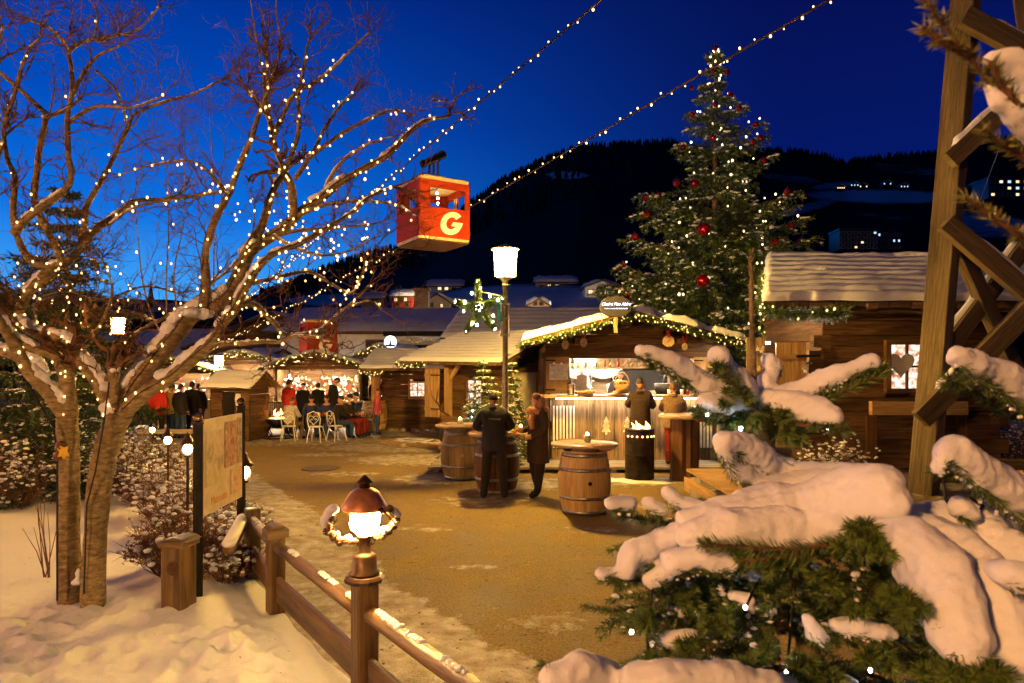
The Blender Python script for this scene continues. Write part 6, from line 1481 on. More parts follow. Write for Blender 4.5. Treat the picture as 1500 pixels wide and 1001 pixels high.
person('man in a dark jacket seen from behind leaning over the dark barrel table', (X(724, 11.45), 11.45, 0), R(186), (navy, blackc, blackc), 1.8,
       dict(kneeL=(.13, -.05, .5), kneeR=(-.13, .0, .5), ankL=(.17, .02, .09), ankR=(-.16, .05, .09), toeL=(.18, -.14, .045), toeR=(-.17, -.1, .045), waist=(0, -.03, 1.1), chest=(0, -.1, 1.3), neck=(0, -.17, 1.45), head=(0, -.22, 1.52), shL=(.18, -.11, 1.38), shR=(-.18, -.11, 1.38), elL=(.3, -.18, 1.16), elR=(-.3, -.18, 1.16), wrL=(.2, -.42, 1.12), haL=(.14, -.5, 1.12), wrR=(-.2, -.42, 1.12), haR=(-.14, -.5, 1.12)), None, 'hair_dark')
w2 = person('woman in a long dark coat with peach scarf standing beside the bar table', (X(788, 11.65), 11.65, 0), R(-62), (brownc, blackc, blackc), 1.74,
       dict(elR=(-.24, -.02, 1.17), wrR=(-.12, -.27, 1.14), haR=(-.08, -.33, 1.2), elL=(.24, .0, 1.16), wrL=(.14, -.22, 1.05), haL=(.08, -.3, 1.05), ankL=(.06, -.05, .09), toeL=(.07, -.21, .045), ankR=(-.07, .06, .09), toeR=(-.08, -.1, .045)), None, 'fur_cloth', long_coat=True)
b = MB(); o = V(X(788, 11.65), 11.65, 0); b.tube([o+V(.13*math.cos(a), .12*math.sin(a), 1.47+.03*math.sin(a*2)) for a in [6.283*i/16 for i in range(17)]], .065, 9); b.tube([o+V(-.08, -.1, 1.44), o+V(-.12, -.15, 1.32), o+V(-.1, -.16, 1.18)], [.06, .06, .04], 8); q = b.build('scarf', 'peach_cloth', w2, True)
b = MB(); b.ball(o+V(.03, .03, 1.63), (.1, .115, .13), 12, 9); b.build('hood', 'peach_cloth', w2, True)
person('man in a brown coat with back turned standing at the bar counter', (X(938, 14.55), 14.55, .13), R(172), (brownc, blackc, blackc), 1.84, dict(elL=(.26, -.1, 1.2), wrL=(.15, -.32, 1.22), haL=(.1, -.4, 1.24), elR=(-.27, -.08, 1.18), wrR=(-.18, -.3, 1.2), haR=(-.12, -.38, 1.22), head=(0, -.06, 1.55)), None, 'hair_dark', long_coat=True)
person('person in red trousers and tan jacket at the right of the bar counter', (X(986, 14.6), 14.6, .13), R(168), (tanc, maroon, brownc), 1.74, dict(elL=(.25, -.1, 1.18), wrL=(.14, -.3, 1.2), haL=(.08, -.38, 1.22), elR=(-.25, -.1, 1.18), wrR=(-.14, -.3, 1.2), haR=(-.08, -.38, 1.22)), None, 'fur_cloth')
person('bar woman in dark jacket with red pattern serving inside the bar', (X(907, 16.3), 16.3, .44), R(15), (blackc, blackc, blackc), 1.7, dict(elL=(.26, -.05, 1.18), wrL=(.14, -.3, 1.16), haL=(.08, -.38, 1.14), elR=(-.26, -.05, 1.18), wrR=(-.14, -.3, 1.16), haR=(-.08, -.38, 1.14), head=(.02, -.05, 1.55)), None, 'hair_dark')
G1 = 'people at the ornament stall'
person('man in a bright red jacket standing by the fire bowl', (X(423, 22.6), 22.6, 0), R(150), (redc, blackc, blackc), 1.8, None, None, 'hair_dark', group=G1)
person('short dark figure at the stall right beside the red jacket', (X(444, 23.8), 23.8, 0), R(180), (navy, blackc, blackc), 1.66, None, 'black', group=G1)
person('dark coated figure in the middle of the ornament stall front', (X(466, 23.9), 23.9, 0), R(170), (blackc, blackc, blackc), 1.68, None, None, group=G1, long_coat=True)
person('tallest dark figure with bent head at the right of the stall front', (X(488, 23.6), 23.6, 0), R(120), (blackc, blackc, blackc), 1.88, dict(head=(0, -.1, 1.54)), None, group=G1, long_coat=True)
person('seated person in a pale coat with back turned at the garden table', (X(425, 20.8), 20.8, 0), R(160), (whitec, tanc, blackc), 1.7, None, None, 'fur_cloth', True, group=G1)
person('seated person in dark blue facing the table behind the pale coat', (X(456, 21.9), 21.9, 0), R(20), (bluec, jeans, blackc), 1.7, None, 'black', sit=True, group=G1)
person('seated person in a blue jacket behind the garden table', (X(480, 22.0), 22.0, 0), R(-10), (bluec, jeans, blackc), 1.7, None, None, 'hair_dark', True, group=G1)
person('seated person in black on the turned chair', (X(495, 21.1), 21.1, 0), R(130), (blackc, jeans, blackc), 1.7, None, 'brown_cloth', sit=True, group=G1)
person('seated person in maroon trousers with dark cap right of the table', (X(508, 21.7), 21.7, 0), R(80), (brownc, maroon, blackc), 1.75, None, 'navy_cloth', sit=True, group=G1)
person('person in a dark blue padded jacket at the far right of the group', (X(517, 22.2), 22.2, 0), R(80), (bluec, maroon, blackc), 1.8, None, 'navy_cloth', sit=True, group=G1)
person('person in pale jeans and pink jacket beside the dark hut', (X(553, 22.6), 22.6, 0), R(100), (pinkc, jeans, blackc), 1.5, None, 'maroon_cloth')
person('person dressed all in red in front of the half hidden stall', (X(549, 27.5), 27.5, 0), R(150), (redc, maroon, blackc), 1.8, None, 'maroon_cloth')
G2 = 'people at the left stalls'
for px, d, c, hgt, lab in ((232, 20.8, (redc, blackc, blackc), 1.72, 'person in a red jacket among the crowd at the left stalls'), (250, 21.4, (yellowc, jeans, blackc), 1.7, 'person in a yellow jacket at the left stalls'), (264, 21.2, (navy, jeans, blackc), 1.68, 'person in a navy jacket right of the yellow one'), (281, 21.8, (blackc, blackc, blackc), 1.75, 'person in black at the right of the left crowd'), (291, 22.6, (brownc, blackc, blackc), 1.65, 'person in brown partly hidden behind the left post of the board')):
    person(lab, (X(px, d), d, 0), R(150+px % 50), c, hgt, None, None, 'hair_dark', group=G2)
# ------------------------------------------------------------------ the bare tree
rnd = random.Random(21)
BT = thing('bare_tree', 'large bare tree with twin trunks, snow on its limbs and fine reddish twigs', 'tree', (-3.9, 6.15, .05))
LIMBS = [  # (pixel points), depth at start, depth at end, radius px at start, at end
 ([(103, 892), (101, 800), (101, 700), (100, 655), (98, 612)], 6.2, 6.15, 17, 17),
 ([(136, 890), (139, 800), (147, 700), (162, 640), (176, 606)], 6.1, 6.1, 17, 20),
 ([(98, 615), (75, 585), (48, 549), (20, 505), (-5, 465), (-40, 410)], 6.15, 5.8, 13, 8),
 ([(103, 612), (101, 570), (100, 540)], 6.15, 6.2, 13, 12),
 ([(160, 610), (146, 563), (115, 522), (79, 494), (43, 482), (20, 462)], 6.1, 6.3, 13, 8),
 ([(100, 560), (79, 525), (48, 510), (14, 491), (-20, 470)], 6.2, 5.9, 9, 7),
 ([(92, 596), (72, 563), (48, 530), (0, 513), (-30, 508)], 6.15, 6.6, 10, 8),
 ([(166, 600), (168, 575), (169, 546)], 6.05, 6.0, 9, 9),
 ([(176, 606), (211, 556), (246, 505), (276, 464), (297, 452), (326, 436), (345, 413), (364, 374), (383, 355), (412, 336), (436, 317), (470, 290), (500, 266), (530, 246), (567, 226), (598, 195), (622, 178), (658, 170)], 6.1, 7.2, 19, 2.5),
 ([(185, 600), (216, 572), (259, 543), (288, 520), (314, 500), (326, 475), (343, 453), (359, 422), (374, 394), (398, 374), (431, 360), (470, 338), (511, 316), (540, 290), (575, 274)], 6.0, 5.7, 14, 2.2),
 ([(374, 350), (388, 312), (403, 276), (415, 254), (406, 226), (396, 176), (381, 155), (362, 133)], 6.5, 6.8, 8, 2.5),
 ([(425, 330), (432, 300), (430, 275), (416, 256)], 6.6, 6.7, 7, 7),
 ([(415, 254), (427, 226), (438, 189), (437, 139), (446, 96), (452, 62)], 6.7, 6.9, 5.5, 1.8),
 ([(400, 205), (418, 161), (434, 136), (465, 117), (492, 96), (523, 65), (542, 46)], 6.75, 6.4, 4.5, 1.5),
 ([(432, 262), (461, 217), (486, 170), (517, 136)], 6.6, 7.2, 4.5, 1.8),
 ([(450, 232), (517, 186), (567, 164), (592, 165)], 6.8, 7.3, 4, 1.5),
 ([(398, 200), (392, 150), (389, 80)], 6.7, 6.7, 4, 3.2),
 ([(390, 150), (384, 110), (376, 60), (368, 5), (366, -40)], 6.7, 6.5, 2.2, 1),
 ([(402, 120), (410, 60), (404, 10), (412, -30)], 6.7, 6.8, 2.5, 1),
 ([(297, 452), (300, 415), (300, 379), (309, 343), (326, 305), (340, 276), (352, 240), (369, 204), (384, 160), (396, 120)], 6.3, 6.0, 8.5, 3.5),
 ([(333, 285), (309, 257), (288, 240), (258, 237), (216, 244), (180, 255)], 6.1, 6.4, 3.2, 1.2),
 ([(328, 281), (290, 287), (261, 292), (230, 296), (193, 305), (160, 330)], 6.1, 5.8, 3.6, 1.6),
 ([(24, 460), (40, 435), (55, 418), (79, 393), (91, 384), (67, 336), (50, 283), (55, 230), (65, 173), (48, 151), (26, 129), (-5, 100)], 6.3, 5.9, 9, 3),
 ([(79, 393), (50, 385), (31, 360), (19, 324), (22, 264), (10, 230), (7, 182), (24, 129), (38, 82), (58, 56)], 6.2, 5.6, 7, 2),
 ([(19, 343), (48, 314), (79, 293), (101, 271), (102, 235), (98, 182), (106, 144), (108, 115), (101, 79), (91, 58), (70, 41), (45, 30)], 5.8, 6.4, 7, 2),
 ([(106, 140), (134, 91), (156, 74), (175, 68)], 6.3, 6.0, 4, 1.5), ([(101, 76), (125, 60), (168, 53), (199, 46), (218, 29), (233, 10)], 6.4, 6.6, 3.5, 1.2),
 ([(60, 420), (100, 385), (134, 343), (173, 312), (199, 295), (240, 292), (262, 285)], 6.2, 6.9, 8, 2),
 ([(115, 365), (124, 330), (129, 302), (149, 259), (164, 236), (187, 192), (197, 168), (237, 150), (290, 135), (335, 112)], 6.4, 6.7, 6, 1.4),
 ([(97, 185), (132, 160), (165, 156), (196, 158), (240, 140)], 6.4, 6.0, 4, 1.5), ([(140, 104), (166, 127), (178, 154), (186, 185)], 6.1, 6.5, 2.5, 1.5),
 ([(132, 0), (142, 20), (140, 60), (168, 53)], 6.5, 6.6, 1.2, 2), ([(-10, 90), (-2, 60), (5, 40)], 5.6, 5.5, 3, 1.5), ([(65, 173), (100, 160), (122, 140)], 6.0, 6.2, 3.5, 1.5),
 ([(-10, 300), (-5, 240), (6, 200)], 5.7, 5.8, 6, 3), ([(60, 500), (50, 450), (90, 430), (150, 440), (210, 420), (260, 430)], 6.2, 7.0, 4, 1.5),
 ([(150, 570), (190, 500), (230, 470), (285, 440), (320, 400)], 6.1, 6.7, 4.5, 1.5), ([(115, 522), (150, 470), (165, 420), (150, 380)], 6.2, 6.6, 4, 1.5),
 ([(343, 456), (362, 445), (379, 451), (398, 470), (418, 490), (455, 488), (476, 477), (512, 446), (541, 418)], 5.9, 6.8, 6, 1.6),
 ([(322, 506), (369, 503), (408, 501), (434, 492), (470, 496)], 5.9, 5.6, 5, 2), ([(360, 420), (403, 408), (452, 398), (489, 419), (517, 429), (536, 390)], 6.0, 6.7, 4, 1.5), ([(500, 455), (540, 440), (560, 455)], 6.7, 6.8, 2, 1),
 ([(517, 429), (530, 400), (536, 380), (552, 362)], 6.6, 6.8, 2, .8), ([(385, 352), (430, 340), (480, 335), (530, 330), (560, 325)], 6.4, 6.9, 4, 1.2), ([(400, 345), (450, 370), (500, 372), (545, 350)], 6.3, 6.0, 3.5, 1.2),
 ([(436, 317), (480, 300), (530, 296), (580, 300), (610, 318)], 6.6, 6.3, 4, 1.2), ([(470, 290), (500, 240), (540, 210), (580, 200)], 6.9, 6.7, 4, 1.2), ([(300, 420), (340, 390), (370, 340), (372, 300)], 6.3, 6.5, 2.5, 1.0),
 ([(240, 500), (215, 440), (205, 380), (200, 330)], 6.2, 6.5, 2, .8), ([(262, 470), (255, 400), (268, 330), (270, 260), (268, 200)], 6.3, 6.2, 1.7, .6), ([(245, 480), (244, 400), (247, 330), (246, 262)], 6.25, 6.3, 1.7, .6), ([(312, 420), (314, 340), (312, 270), (307, 170)], 6.2, 6.1, 1.6, .6)]
trunk, limbs_mb, twigs = MB(), MB(), MB(); snow = MB(); light_pts = []; chains = []
def smooth(pts, k=4):
    out = []
    for i in range(len(pts)-1):
        p0, p1, p2, p3 = pts[max(0, i-1)], pts[i], pts[i+1], pts[min(len(pts)-1, i+2)]
        for j in range(k):
            t = j/k; out.append(.5*((2*p1)+(p2-p0)*t+(2*p0-5*p1+4*p2-p3)*t*t+(3*p1-p0-3*p2+p3)*t**3))
    out.append(pts[-1]); return out
def twig(p, d, L, r, lev):
    n = 4 if lev < 2 else 3; pts = [p]; q = p.copy(); dd = d.normalized(); kids = []
    for i in range(n):
        dd = (dd+V(rnd.gauss(0, .36), rnd.gauss(0, .36), rnd.gauss(.07, .32))).normalized(); q = q+dd*(L/n); pts.append(q); kids.append((q.copy(), dd.copy()))
    twigs.cur = 1 if lev >= 1 else 0
    twigs.tube(pts, [lerp(r, r*.45, i/n) for i in range(n+1)], 4 if lev < 1 else 3, False)
    if lev < 2:
        for (k, kd) in kids:
            for _ in range(rnd.choice((1, 2, 2)) if lev == 0 else rnd.choice((0, 1, 1))):
                side_ = kd.cross(V(rnd.gauss(0, 1), rnd.gauss(0, 1), rnd.gauss(0, 1))).normalized()
                twig(k, kd*.7+side_*.8+V(0, 0, .12), L*rnd.uniform(.35, .62), max(r*.6, .0021), lev+1)
for li, (px, d0, d1, r0, r1) in enumerate(LIMBS):
    m = len(px); pts = smooth([P(x, y, lerp(d0, d1, i/(m-1))) for i, (x, y) in enumerate(px)]); n = len(pts)
    rad = [.87*lerp(r0, r1, (i/(n-1))**.8)*lerp(d0, d1, i/(n-1))/F for i in range(n)]
    pts = [p+V(nz(p, 3.1), nz(p+V(5, 0, 0), 3.1), nz(p+V(0, 9, 0), 3.1))*min(.035, r*.9) if 0 < i < n-1 and li > 1 else p for i, (p, r) in enumerate(zip(pts, rad))]
    rad = [r*(1+.12*nz(p, 6)) for p, r in zip(pts, rad)]
    if li < 2: rad = [r*(1+.15*max(0, 1-i/4)) for i, r in enumerate(rad)]
    (trunk if li < 2 else limbs_mb).tube(pts, rad, 14 if li < 2 else (9 if r0 > 4 else 6))
    chains.append((pts, rad, li))
    if li < 2: continue
    # side branches
    for i in range(1, n):
        r = rad[i]
        if r > .055: continue
        seg = (pts[i]-pts[i-1]); pr = seg.length*(4.2 if li > 8 else 2.2)
        k = int(pr)+(1 if rnd.random() < pr % 1 else 0)
        for _ in range(k):
            dr = seg.normalized(); sd = dr.cross(V(rnd.gauss(0, 1), rnd.gauss(0, 1), rnd.gauss(0, 1))).normalized()
            twig(pts[i], dr*.55+sd*.9+V(0, 0, .25), rnd.uniform(.22, .5), min(r*.5, .008), 0)
    for _ in range(3): twig(pts[-1], (pts[-1]-pts[-2]).normalized()+V(rnd.gauss(0, .4), rnd.gauss(0, .4), rnd.gauss(.1, .4)), rnd.uniform(.25, .4), rad[-1]*.8, 0)
    # snow lying on the upper side
    for i in range(n-1):
        seg = pts[i+1]-pts[i]; h = math.hypot(seg.x, seg.y)/max(seg.length, 1e-6)
        low = pts[i].z < 3.1
        dens = (nz(pts[i]*1.0+V(li*3, 0, 0), 2.3)+(.45 if low else .14))
        if h > .5 and dens > .1 and rad[i] > .006:
            up = (V(0, 0, 1)-seg.normalized()*seg.normalized().z).normalized()
            for j in range(4):
                q = pts[i].lerp(pts[i+1], j/4)+up*rad[i]*.85; rr = min(rad[i]*rnd.uniform(.6, .95), .075)*(1+.55*nz(q, 9))
                snow.ball(q, (max(rr, .013)*1.05, max(rr, .013)*1.05, max(rr, .013)*rnd.uniform(.6, .85)), 8, 6)
    for i in range(n-1):
        p = pts[i]
        px_, py_ = CX+p.x/p.y*F, HY-(p.z-H)/p.y*F
        den = (.3 if px_ > 330 and 90 < py_ < 470 else .16 if py_ > 330 else .2 if px_ > 120 and py_ > 180 else .02)
        if rad[i] < .09 and li < len(LIMBS)-4 and rnd.random() < den*2.2: light_pts.append(p.lerp(pts[i+1], rnd.random())+V(rnd.uniform(-.04, .04), -rad[i]-.01, rnd.uniform(-.05, .05)))
for k in range(70):                                                                   # crowded low branches with many lights
    x, y = rnd.gauss(110, 75), rnd.gauss(435, 45); light_pts.append(P(x, y, rnd.uniform(6.0, 7.2)))
for k in range(80): light_pts.append(P(rnd.gauss(440, 75), rnd.gauss(345, 60), rnd.uniform(6.0, 7.3)))
for k in range(46):
    p = P(rnd.gauss(100, 70), rnd.gauss(440, 40), rnd.uniform(6.2, 7.0)); twig(p, V(rnd.gauss(0, 1), rnd.gauss(0, .6), rnd.gauss(.2, .5)), rnd.uniform(.3, .6), .006, 0)
trunk.build('trunk', 'bark', BT, True); lo = limbs_mb.build('limbs', 'bark', BT, True); twigs.build('twigs', ['twig', 'twig_red'], lo)
snow.ball(P(300, 460, 6.25), (.09, .07, .05), 10, 8); snow.ball(P(168, 541, 6.0), (.05, .05, .04), 8, 6); snow.ball(P(280, 458, 6.2), (.1, .08, .045), 10, 8); snow.ball(P(112, 853, 6.02), (.05, .04, .03), 8, 6); snow.ball(P(115, 840, 6.02), (.025, .025, .05), 8, 6)
so_ = snow.build('limb_snow', 'snow_fine', lo, True); remesh(so_, .011, 3, .03, .04)
t = thing('tree_lights', 'chain of warm fairy lights wound through the bare tree', 'string lights', P(180, 500, 6))
b = MB(); lp_ = sorted(light_pts, key=lambda p: (round(p.x*2), p.z))
for pts, rad, li in chains[8:11]: b.tube([p+V(.0, -r-.006, 0) for p, r in zip(pts, rad)], .004, 4)
b.tube([P(2, 470, 5.9), P(40, 560, 6.0), P(78, 625, 5.98), P(84, 660, 5.97), P(84, 880, 6.0)], .009, 5); b.tube([P(160, 560, 5.9), P(152, 620, 5.9), P(140, 690, 5.93), P(127, 740, 5.95), P(123, 870, 5.98)], .007, 5)
b.build('cable', 'black', t); bulbs(t, light_pts, .012, 'bulb_warm')
b = MB()
leaf = [(0, .0), (.05, .015), (.1, .0), (.085, .045), (.12, .1), (.075, .09), (.05, .13), (.02, .1), (-.03, .11), (-.005, .06), (-.03, .03)]
c = P(92, 660, 5.86); b.extrude([c+V(-.02+x*.75, -.01-.1*x*y*5, -y*.9+.04) for x, y in leaf], (0, .004, 0)); mesh_thing(b, 'yellow_leaf', 'yellow_leaf', 'bright yellow leaf stuck to the left trunk of the bare tree', 'leaf', c)
b = MB(); b.ball(c+V(-.03, .02, .03), (.05, .03, .05), 9, 7, None, .4); b.ball(c+V(-.06, .03, -.05), (.035, .03, .045), 9, 7, None, .4); mesh_thing(b, 'dry_leaf_clump', 'oak_dark', 'dark clump of dry leaves beside the yellow leaf on the trunk', 'leaves', c, None, True)
b = MB(); c = P(128, 455, 6.0)
for i in range(26):
    p = c+V(rnd.gauss(0, .035), rnd.gauss(0, .03), rnd.gauss(0, .09)); s_ = V(rnd.gauss(0, 1), rnd.gauss(0, 1), 0).normalized()*.02; e_ = V(rnd.gauss(0, .4), rnd.gauss(0, .4), -1).normalized()*.075; b.quad(p, p+s_+e_*.5, p+e_, p-s_+e_*.5)
mesh_thing(b, 'dead_leaf_bunch', 'dry_leaf', 'bunch of hanging orange brown leaves among the lights of the bare tree', 'leaves', c)

# ------------------------------------------------------------------ conifers
def needle_twig(mb, a, c, nl, dens, w, spread=.75, droop=0.0, flat=.5):
    """a shoot from a to c covered with needles"""
    d = c-a; L = d.length; d = d/L; u = d.orthogonal().normalized(); v = d.cross(u)
    for i in range(int(L*dens)):
        t = rnd.random(); p = a.lerp(c, t); an = rnd.random()*6.2832
        r = u*math.cos(an)+v*math.sin(an); r.z *= 1-flat*.5; r.z += .12
        q = (d*rnd.uniform(.45, .95)+r.normalized()*spread).normalized()*nl*rnd.uniform(.7, 1.1)*(1 if t < .93 else .8); q.z -= droop*nl
        s_ = q.cross(V(rnd.gauss(0, 1), rnd.gauss(0, 1), rnd.gauss(0, 1))).normalized()*w*.5
        mb.quad(p-s_, p+s_, p+q*.62+s_*.9, p+q)
def conifer(label, base, h, rmax, crown, levels, per, group=None, shade='needle', snow_amt=.35, nl=.11, w=.028, dens=46, dropped=0, cat='fir tree', name='fir_tree', droop=.35, lean=(0, 0), spread_=(.62, 1.12), extra=()):
    base = Vector(base); t = thing(name, label, cat, base, group); b = MB(); b.tube([base-V(0, 0, .1), base+V(lean[0]*.5, lean[1]*.5, h*.5), base+V(lean[0], lean[1], h*.985)], [h*.014, h*.009, .008], 8); b.build('trunk', 'bark', t)
    g, wd, sn = MB(), MB(), MB(); tips = []
    def limb(o, dr, L, f, dp):
        pts = []
        for i in range(6):
            u = i/5; pts.append(o+dr*L*u+V(0, 0, L*(.12*u-dp*u*u+.16*u**4)+(.5*L*u if f > .9 else 0)))
        wd.tube(pts, [max(.004, h*.0022*(1-u/6)) for u in range(6)], 4, False)
        tips.append((pts[-1], pts[3], dr))
        m = max(3, int(L/(.17 if nl < .2 else .3)))
        for i in range(m+1):
            u = .18+.82*i/m; s0 = pts[min(4, int(u*5))].lerp(pts[min(5, int(u*5)+1)], u*5-int(u*5)) if u < 1 else pts[5]
            for sg in (-1, 1):
                sl = min(L*.42, 1.1)*(1-u*.62)*rnd.uniform(.6, 1.1)+nl; sd = V(-dr.y, dr.x, 0)*sg
                e_ = s0+(dr*.75+sd*.75+V(0, 0, rnd.uniform(-.5, .05)-droop*.4)).normalized()*sl
                needle_twig(g, s0, e_, nl, dens, w)
                if rnd.random() < .4: needle_twig(g, s0.lerp(e_, .4), s0.lerp(e_, .5)+V(rnd.gauss(0, .08), rnd.gauss(0, .08), -sl*.55), nl, dens*.8, w)
                if rnd.random() < snow_amt*(.5+.8*u):
                    for q in range(5):
                        p = s0.lerp(e_, rnd.uniform(.15, 1))+V(rnd.gauss(0, nl*.12), rnd.gauss(0, nl*.12), nl*.25); r = nl*rnd.uniform(.06, .3); sn.ball(p, (r*1.6, r*1.1, r*.6), 6, 4, Matrix.Rotation(rnd.random()*3, 3, 'Z'), .6)
        needle_twig(g, pts[4], pts[5]+dr*nl, nl, dens*1.2, w)
    for lv in range(levels):
        f = (lv+.5)/levels; z = h*(.06+.93*f)
        R0 = rmax*crown(f)
        n = max(3, int(per*(1-.5*f)))
        a0 = rnd.random()*6.28
        for k in range(n):
            a = a0+6.2832*(k+rnd.uniform(-.3, .3))/n; L = R0*rnd.uniform(*spread_)*(1+.18*nz((math.cos(a)*1.5, math.sin(a)*1.5, z*.5)))
            limb(base+V(lean[0]*f, lean[1]*f, z+rnd.uniform(-.03, .03)*h/levels), V(math.cos(a), math.sin(a), 0), L, f, droop)
    for tip in extra:                                              # single long boughs that reach beyond the crown
        dv_ = Vector(tip)-base; hz_ = math.hypot(dv_.x, dv_.y); f = .4
        limb(V(base.x, base.y, dv_.z-hz_*(.28-.12)), V(dv_.x/hz_, dv_.y/hz_, 0), hz_, f, .12)
    needle_twig(g, base+V(lean[0], lean[1], h*.93), base+V(lean[0], lean[1], h), nl*.8, dens, w)
    wd.build('branches', 'twig', t); g.build('needles', shade, t); sn.build('snow', 'snow_fine', t, True)
    return t, tips
rnd = random.Random(5)
XB = V(P(1047, 540, 25).x, 25, 0)
XC = [(0, .88), (.18, .95), (.3, .92), (.4, .8), (.49, .7), (.58, .5), (.65, .38), (.76, .28), (.85, .18), (.92, .08), (1, .01)]
def xcrown(f):
    for (a, b_), (c, d) in zip(XC, XC[1:]):
        if a <= f <= c: return lerp(b_, d, (f-a)/(c-a))*(.84+.34*((int(f*24) % 3)/2))
    return .01
XT, tips = conifer('tall Christmas fir with red baubles and white lights behind the bar', XB, 14.0, 4.0, xcrown, 25, 9, None, 'needle', .5, .22, .042, 30, spread_=(.5, 1.12), extra=[P(x, y, d) for x, y, d in ((1184, 350, 23.6), (1160, 282, 24), (1142, 352, 23), (1168, 322, 24.5), (903, 432, 23.5), (912, 388, 24), (926, 345, 24.2), (942, 312, 23.8), (946, 286, 24.6), (962, 285, 23.4), (1122, 232, 24.5), (1116, 200, 24.6), (1004, 212, 24.6), (900, 418, 24.6), (1112, 180, 24.8), (1014, 166, 24.7), (1086, 158, 24.8), (1150, 300, 24.7), (935, 405, 23.2), (1030, 408, 21.9), (980, 358, 22.4), (1032, 332, 22.4))],  cat='christmas tree', name='christmas_tree')
def onscreen(p): return CX+p.x/p.y*F, HY-(p.z-H)/p.y*F
t = thing('tree_lights', 'white fairy lights spread over the tall Christmas fir', 'string lights', XB+V(0, -3, 6)); pts = []
front = [q for q in tips if q[0].y < XB.y+.8]
for tip, mid, dr in front:
    for k in range(2):
        if rnd.random() < .55: pts.append(mid.lerp(tip, rnd.uniform(.1, .98))+V(0, -.12, .12))
for k in range(9): a = rnd.uniform(0, 6.28); z = rnd.uniform(10.3, 13.9); pts.append(XB+V(.42*(14.3-z)*rnd.uniform(-1, 1)*.7, -.3, z))
b = MB(); b.tube([XB+V(.25*math.cos(i*.7)*(1.2-i/50)*8*(1-i/62)*.5, -abs(.25*math.sin(i*.7)*8*(1-i/62)*.5), 1+i*.21) for i in range(60)], .008, 3); b.build('cable', 'black', t); bulbs(t, pts, .038, 'bulb_tree')
bauble_px = [(1031, 336, .18, 'large red bauble near the middle of the Christmas fir'), (1029, 411, .18, 'large red bauble low at the centre of the Christmas fir'), (1175, 356, .16, 'red bauble at the far right tip of the lowest right branch'), (1138, 357, .17, 'red bauble second from the right tip of the low right branch'), (977, 361, .16, 'big red bauble left of centre on the Christmas fir'), (1018, 269, .12, 'red bauble high at the centre of the Christmas fir'), (991, 268, .11, 'red bauble beside the high centre one, slightly left'), (963, 288, .12, 'red bauble left of the upper middle branches'), (946, 290, .11, 'leftmost red bauble of the upper left branch'), (946, 315, .13, 'red bauble just below the leftmost upper one'), (930, 347, .11, 'red bauble at the tip of the middle left branch'), (912, 390, .12, 'red bauble at the tip of the lower left branch'), (904, 427, .14, 'red bauble just above the oval sign at left'), (921, 430, .14, 'red bauble just above the oval sign at right'), (1153, 281, .1, 'red bauble on the upper right branch tip'), (1119, 235, .09, 'red bauble at the right edge of the upper crown'), (1114, 202, .08, 'red bauble on the right, third level from the top'), (1103, 209, .08, 'red bauble beside the third level right one'), (1107, 182, .08, 'red bauble at the right tip of the second level'), (1083, 159, .08, 'red bauble right below the top of the fir'), (1048, 153, .08, 'red bauble at the centre below the top'), (1014, 168, .08, 'red bauble at the left of the second level'), (1001, 216, .08, 'red bauble at the left tip of the third level'), (1044, 202, .08, 'red bauble at the centre of the third level'), (1070, 138, .08, 'red bauble on the small upper right twig'), (1013, 130, .07, 'red bauble on the small upper left twig'), (1065, 106, .08, 'red bauble near the very top at right'), (1045, 104, .07, 'red bauble near the very top at left'), (1048, 71, .08, 'topmost red bauble of the Christmas fir'), (926, 405, .09, 'small red bauble half hidden in the lower left branch'), (1160, 330, .09, 'small red bauble above the right tip pair')]
for px, py, r, lab in bauble_px:
    w_ = abs(px-1047)/140; d = 25-(3.0*max(.08, 1-w_)**.8)*clamp((py-60)/330, .1, 1); d -= .6; r *= 1.2; p = P(px, py, d); tb = thing('bauble', lab, 'bauble', p, 'red baubles on the Christmas fir')
    b = MB(); b.ball(p, r, 18, 12); b.build('ball', 'bauble', tb, True); b = MB(); b.tube([p+V(0, 0, r*.95), p+V(0, 0, r*1.15)], r*.22, 8); b.tube([p+V(0, 0, r*1.1), p+V(0, 0, r*1.7)], .008, 4); b.build('cap', 'brass', tb)
# young firs by the bar
rnd = random.Random(9)
cr = lambda f: (1-f)**1.05*1.0+.03
YT, ytips = conifer('small snowy fir with white lights beside the street lamp', (P(708, 540, 14.9).x, 14.9, .05), 2.35, .85, cr, 15, 8, 'small firs beside the bar', 'needle', .55, .07, .012, 120)
t = thing('tree_lights', 'few white lights on the small fir beside the street lamp', 'string lights', P(700, 600, 14.4)); pts = [m.lerp(q, rnd.uniform(.2, 1))+V(0, -.03, .03) for q, m, _ in ytips if q.y < 14.9 and q.z < 1.3]
b = MB(); b.tube([p for p in pts[:8]], .004, 3); b.build('cable', 'black', t); bulbs(t, pts[:22], .02, 'bulb_cold')
conifer('small snowy fir half hidden behind the lamp post', (P(760, 540, 15.4).x-.15, 15.7, .05), 2.35, .7, cr, 14, 7, 'small firs beside the bar', 'needle', .5, .07, .012, 110)
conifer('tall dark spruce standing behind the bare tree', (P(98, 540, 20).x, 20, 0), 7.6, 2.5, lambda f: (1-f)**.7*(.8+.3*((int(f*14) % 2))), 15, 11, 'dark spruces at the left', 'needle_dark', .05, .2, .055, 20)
conifer('low dark spruce with patches of snow at the left edge', (P(-20, 540, 12).x, 12, 0), 3.2, 1.5, lambda f: (1-f)**.6, 10, 11, 'dark spruces at the left', 'needle_dark', .45, .1, .026, 55)
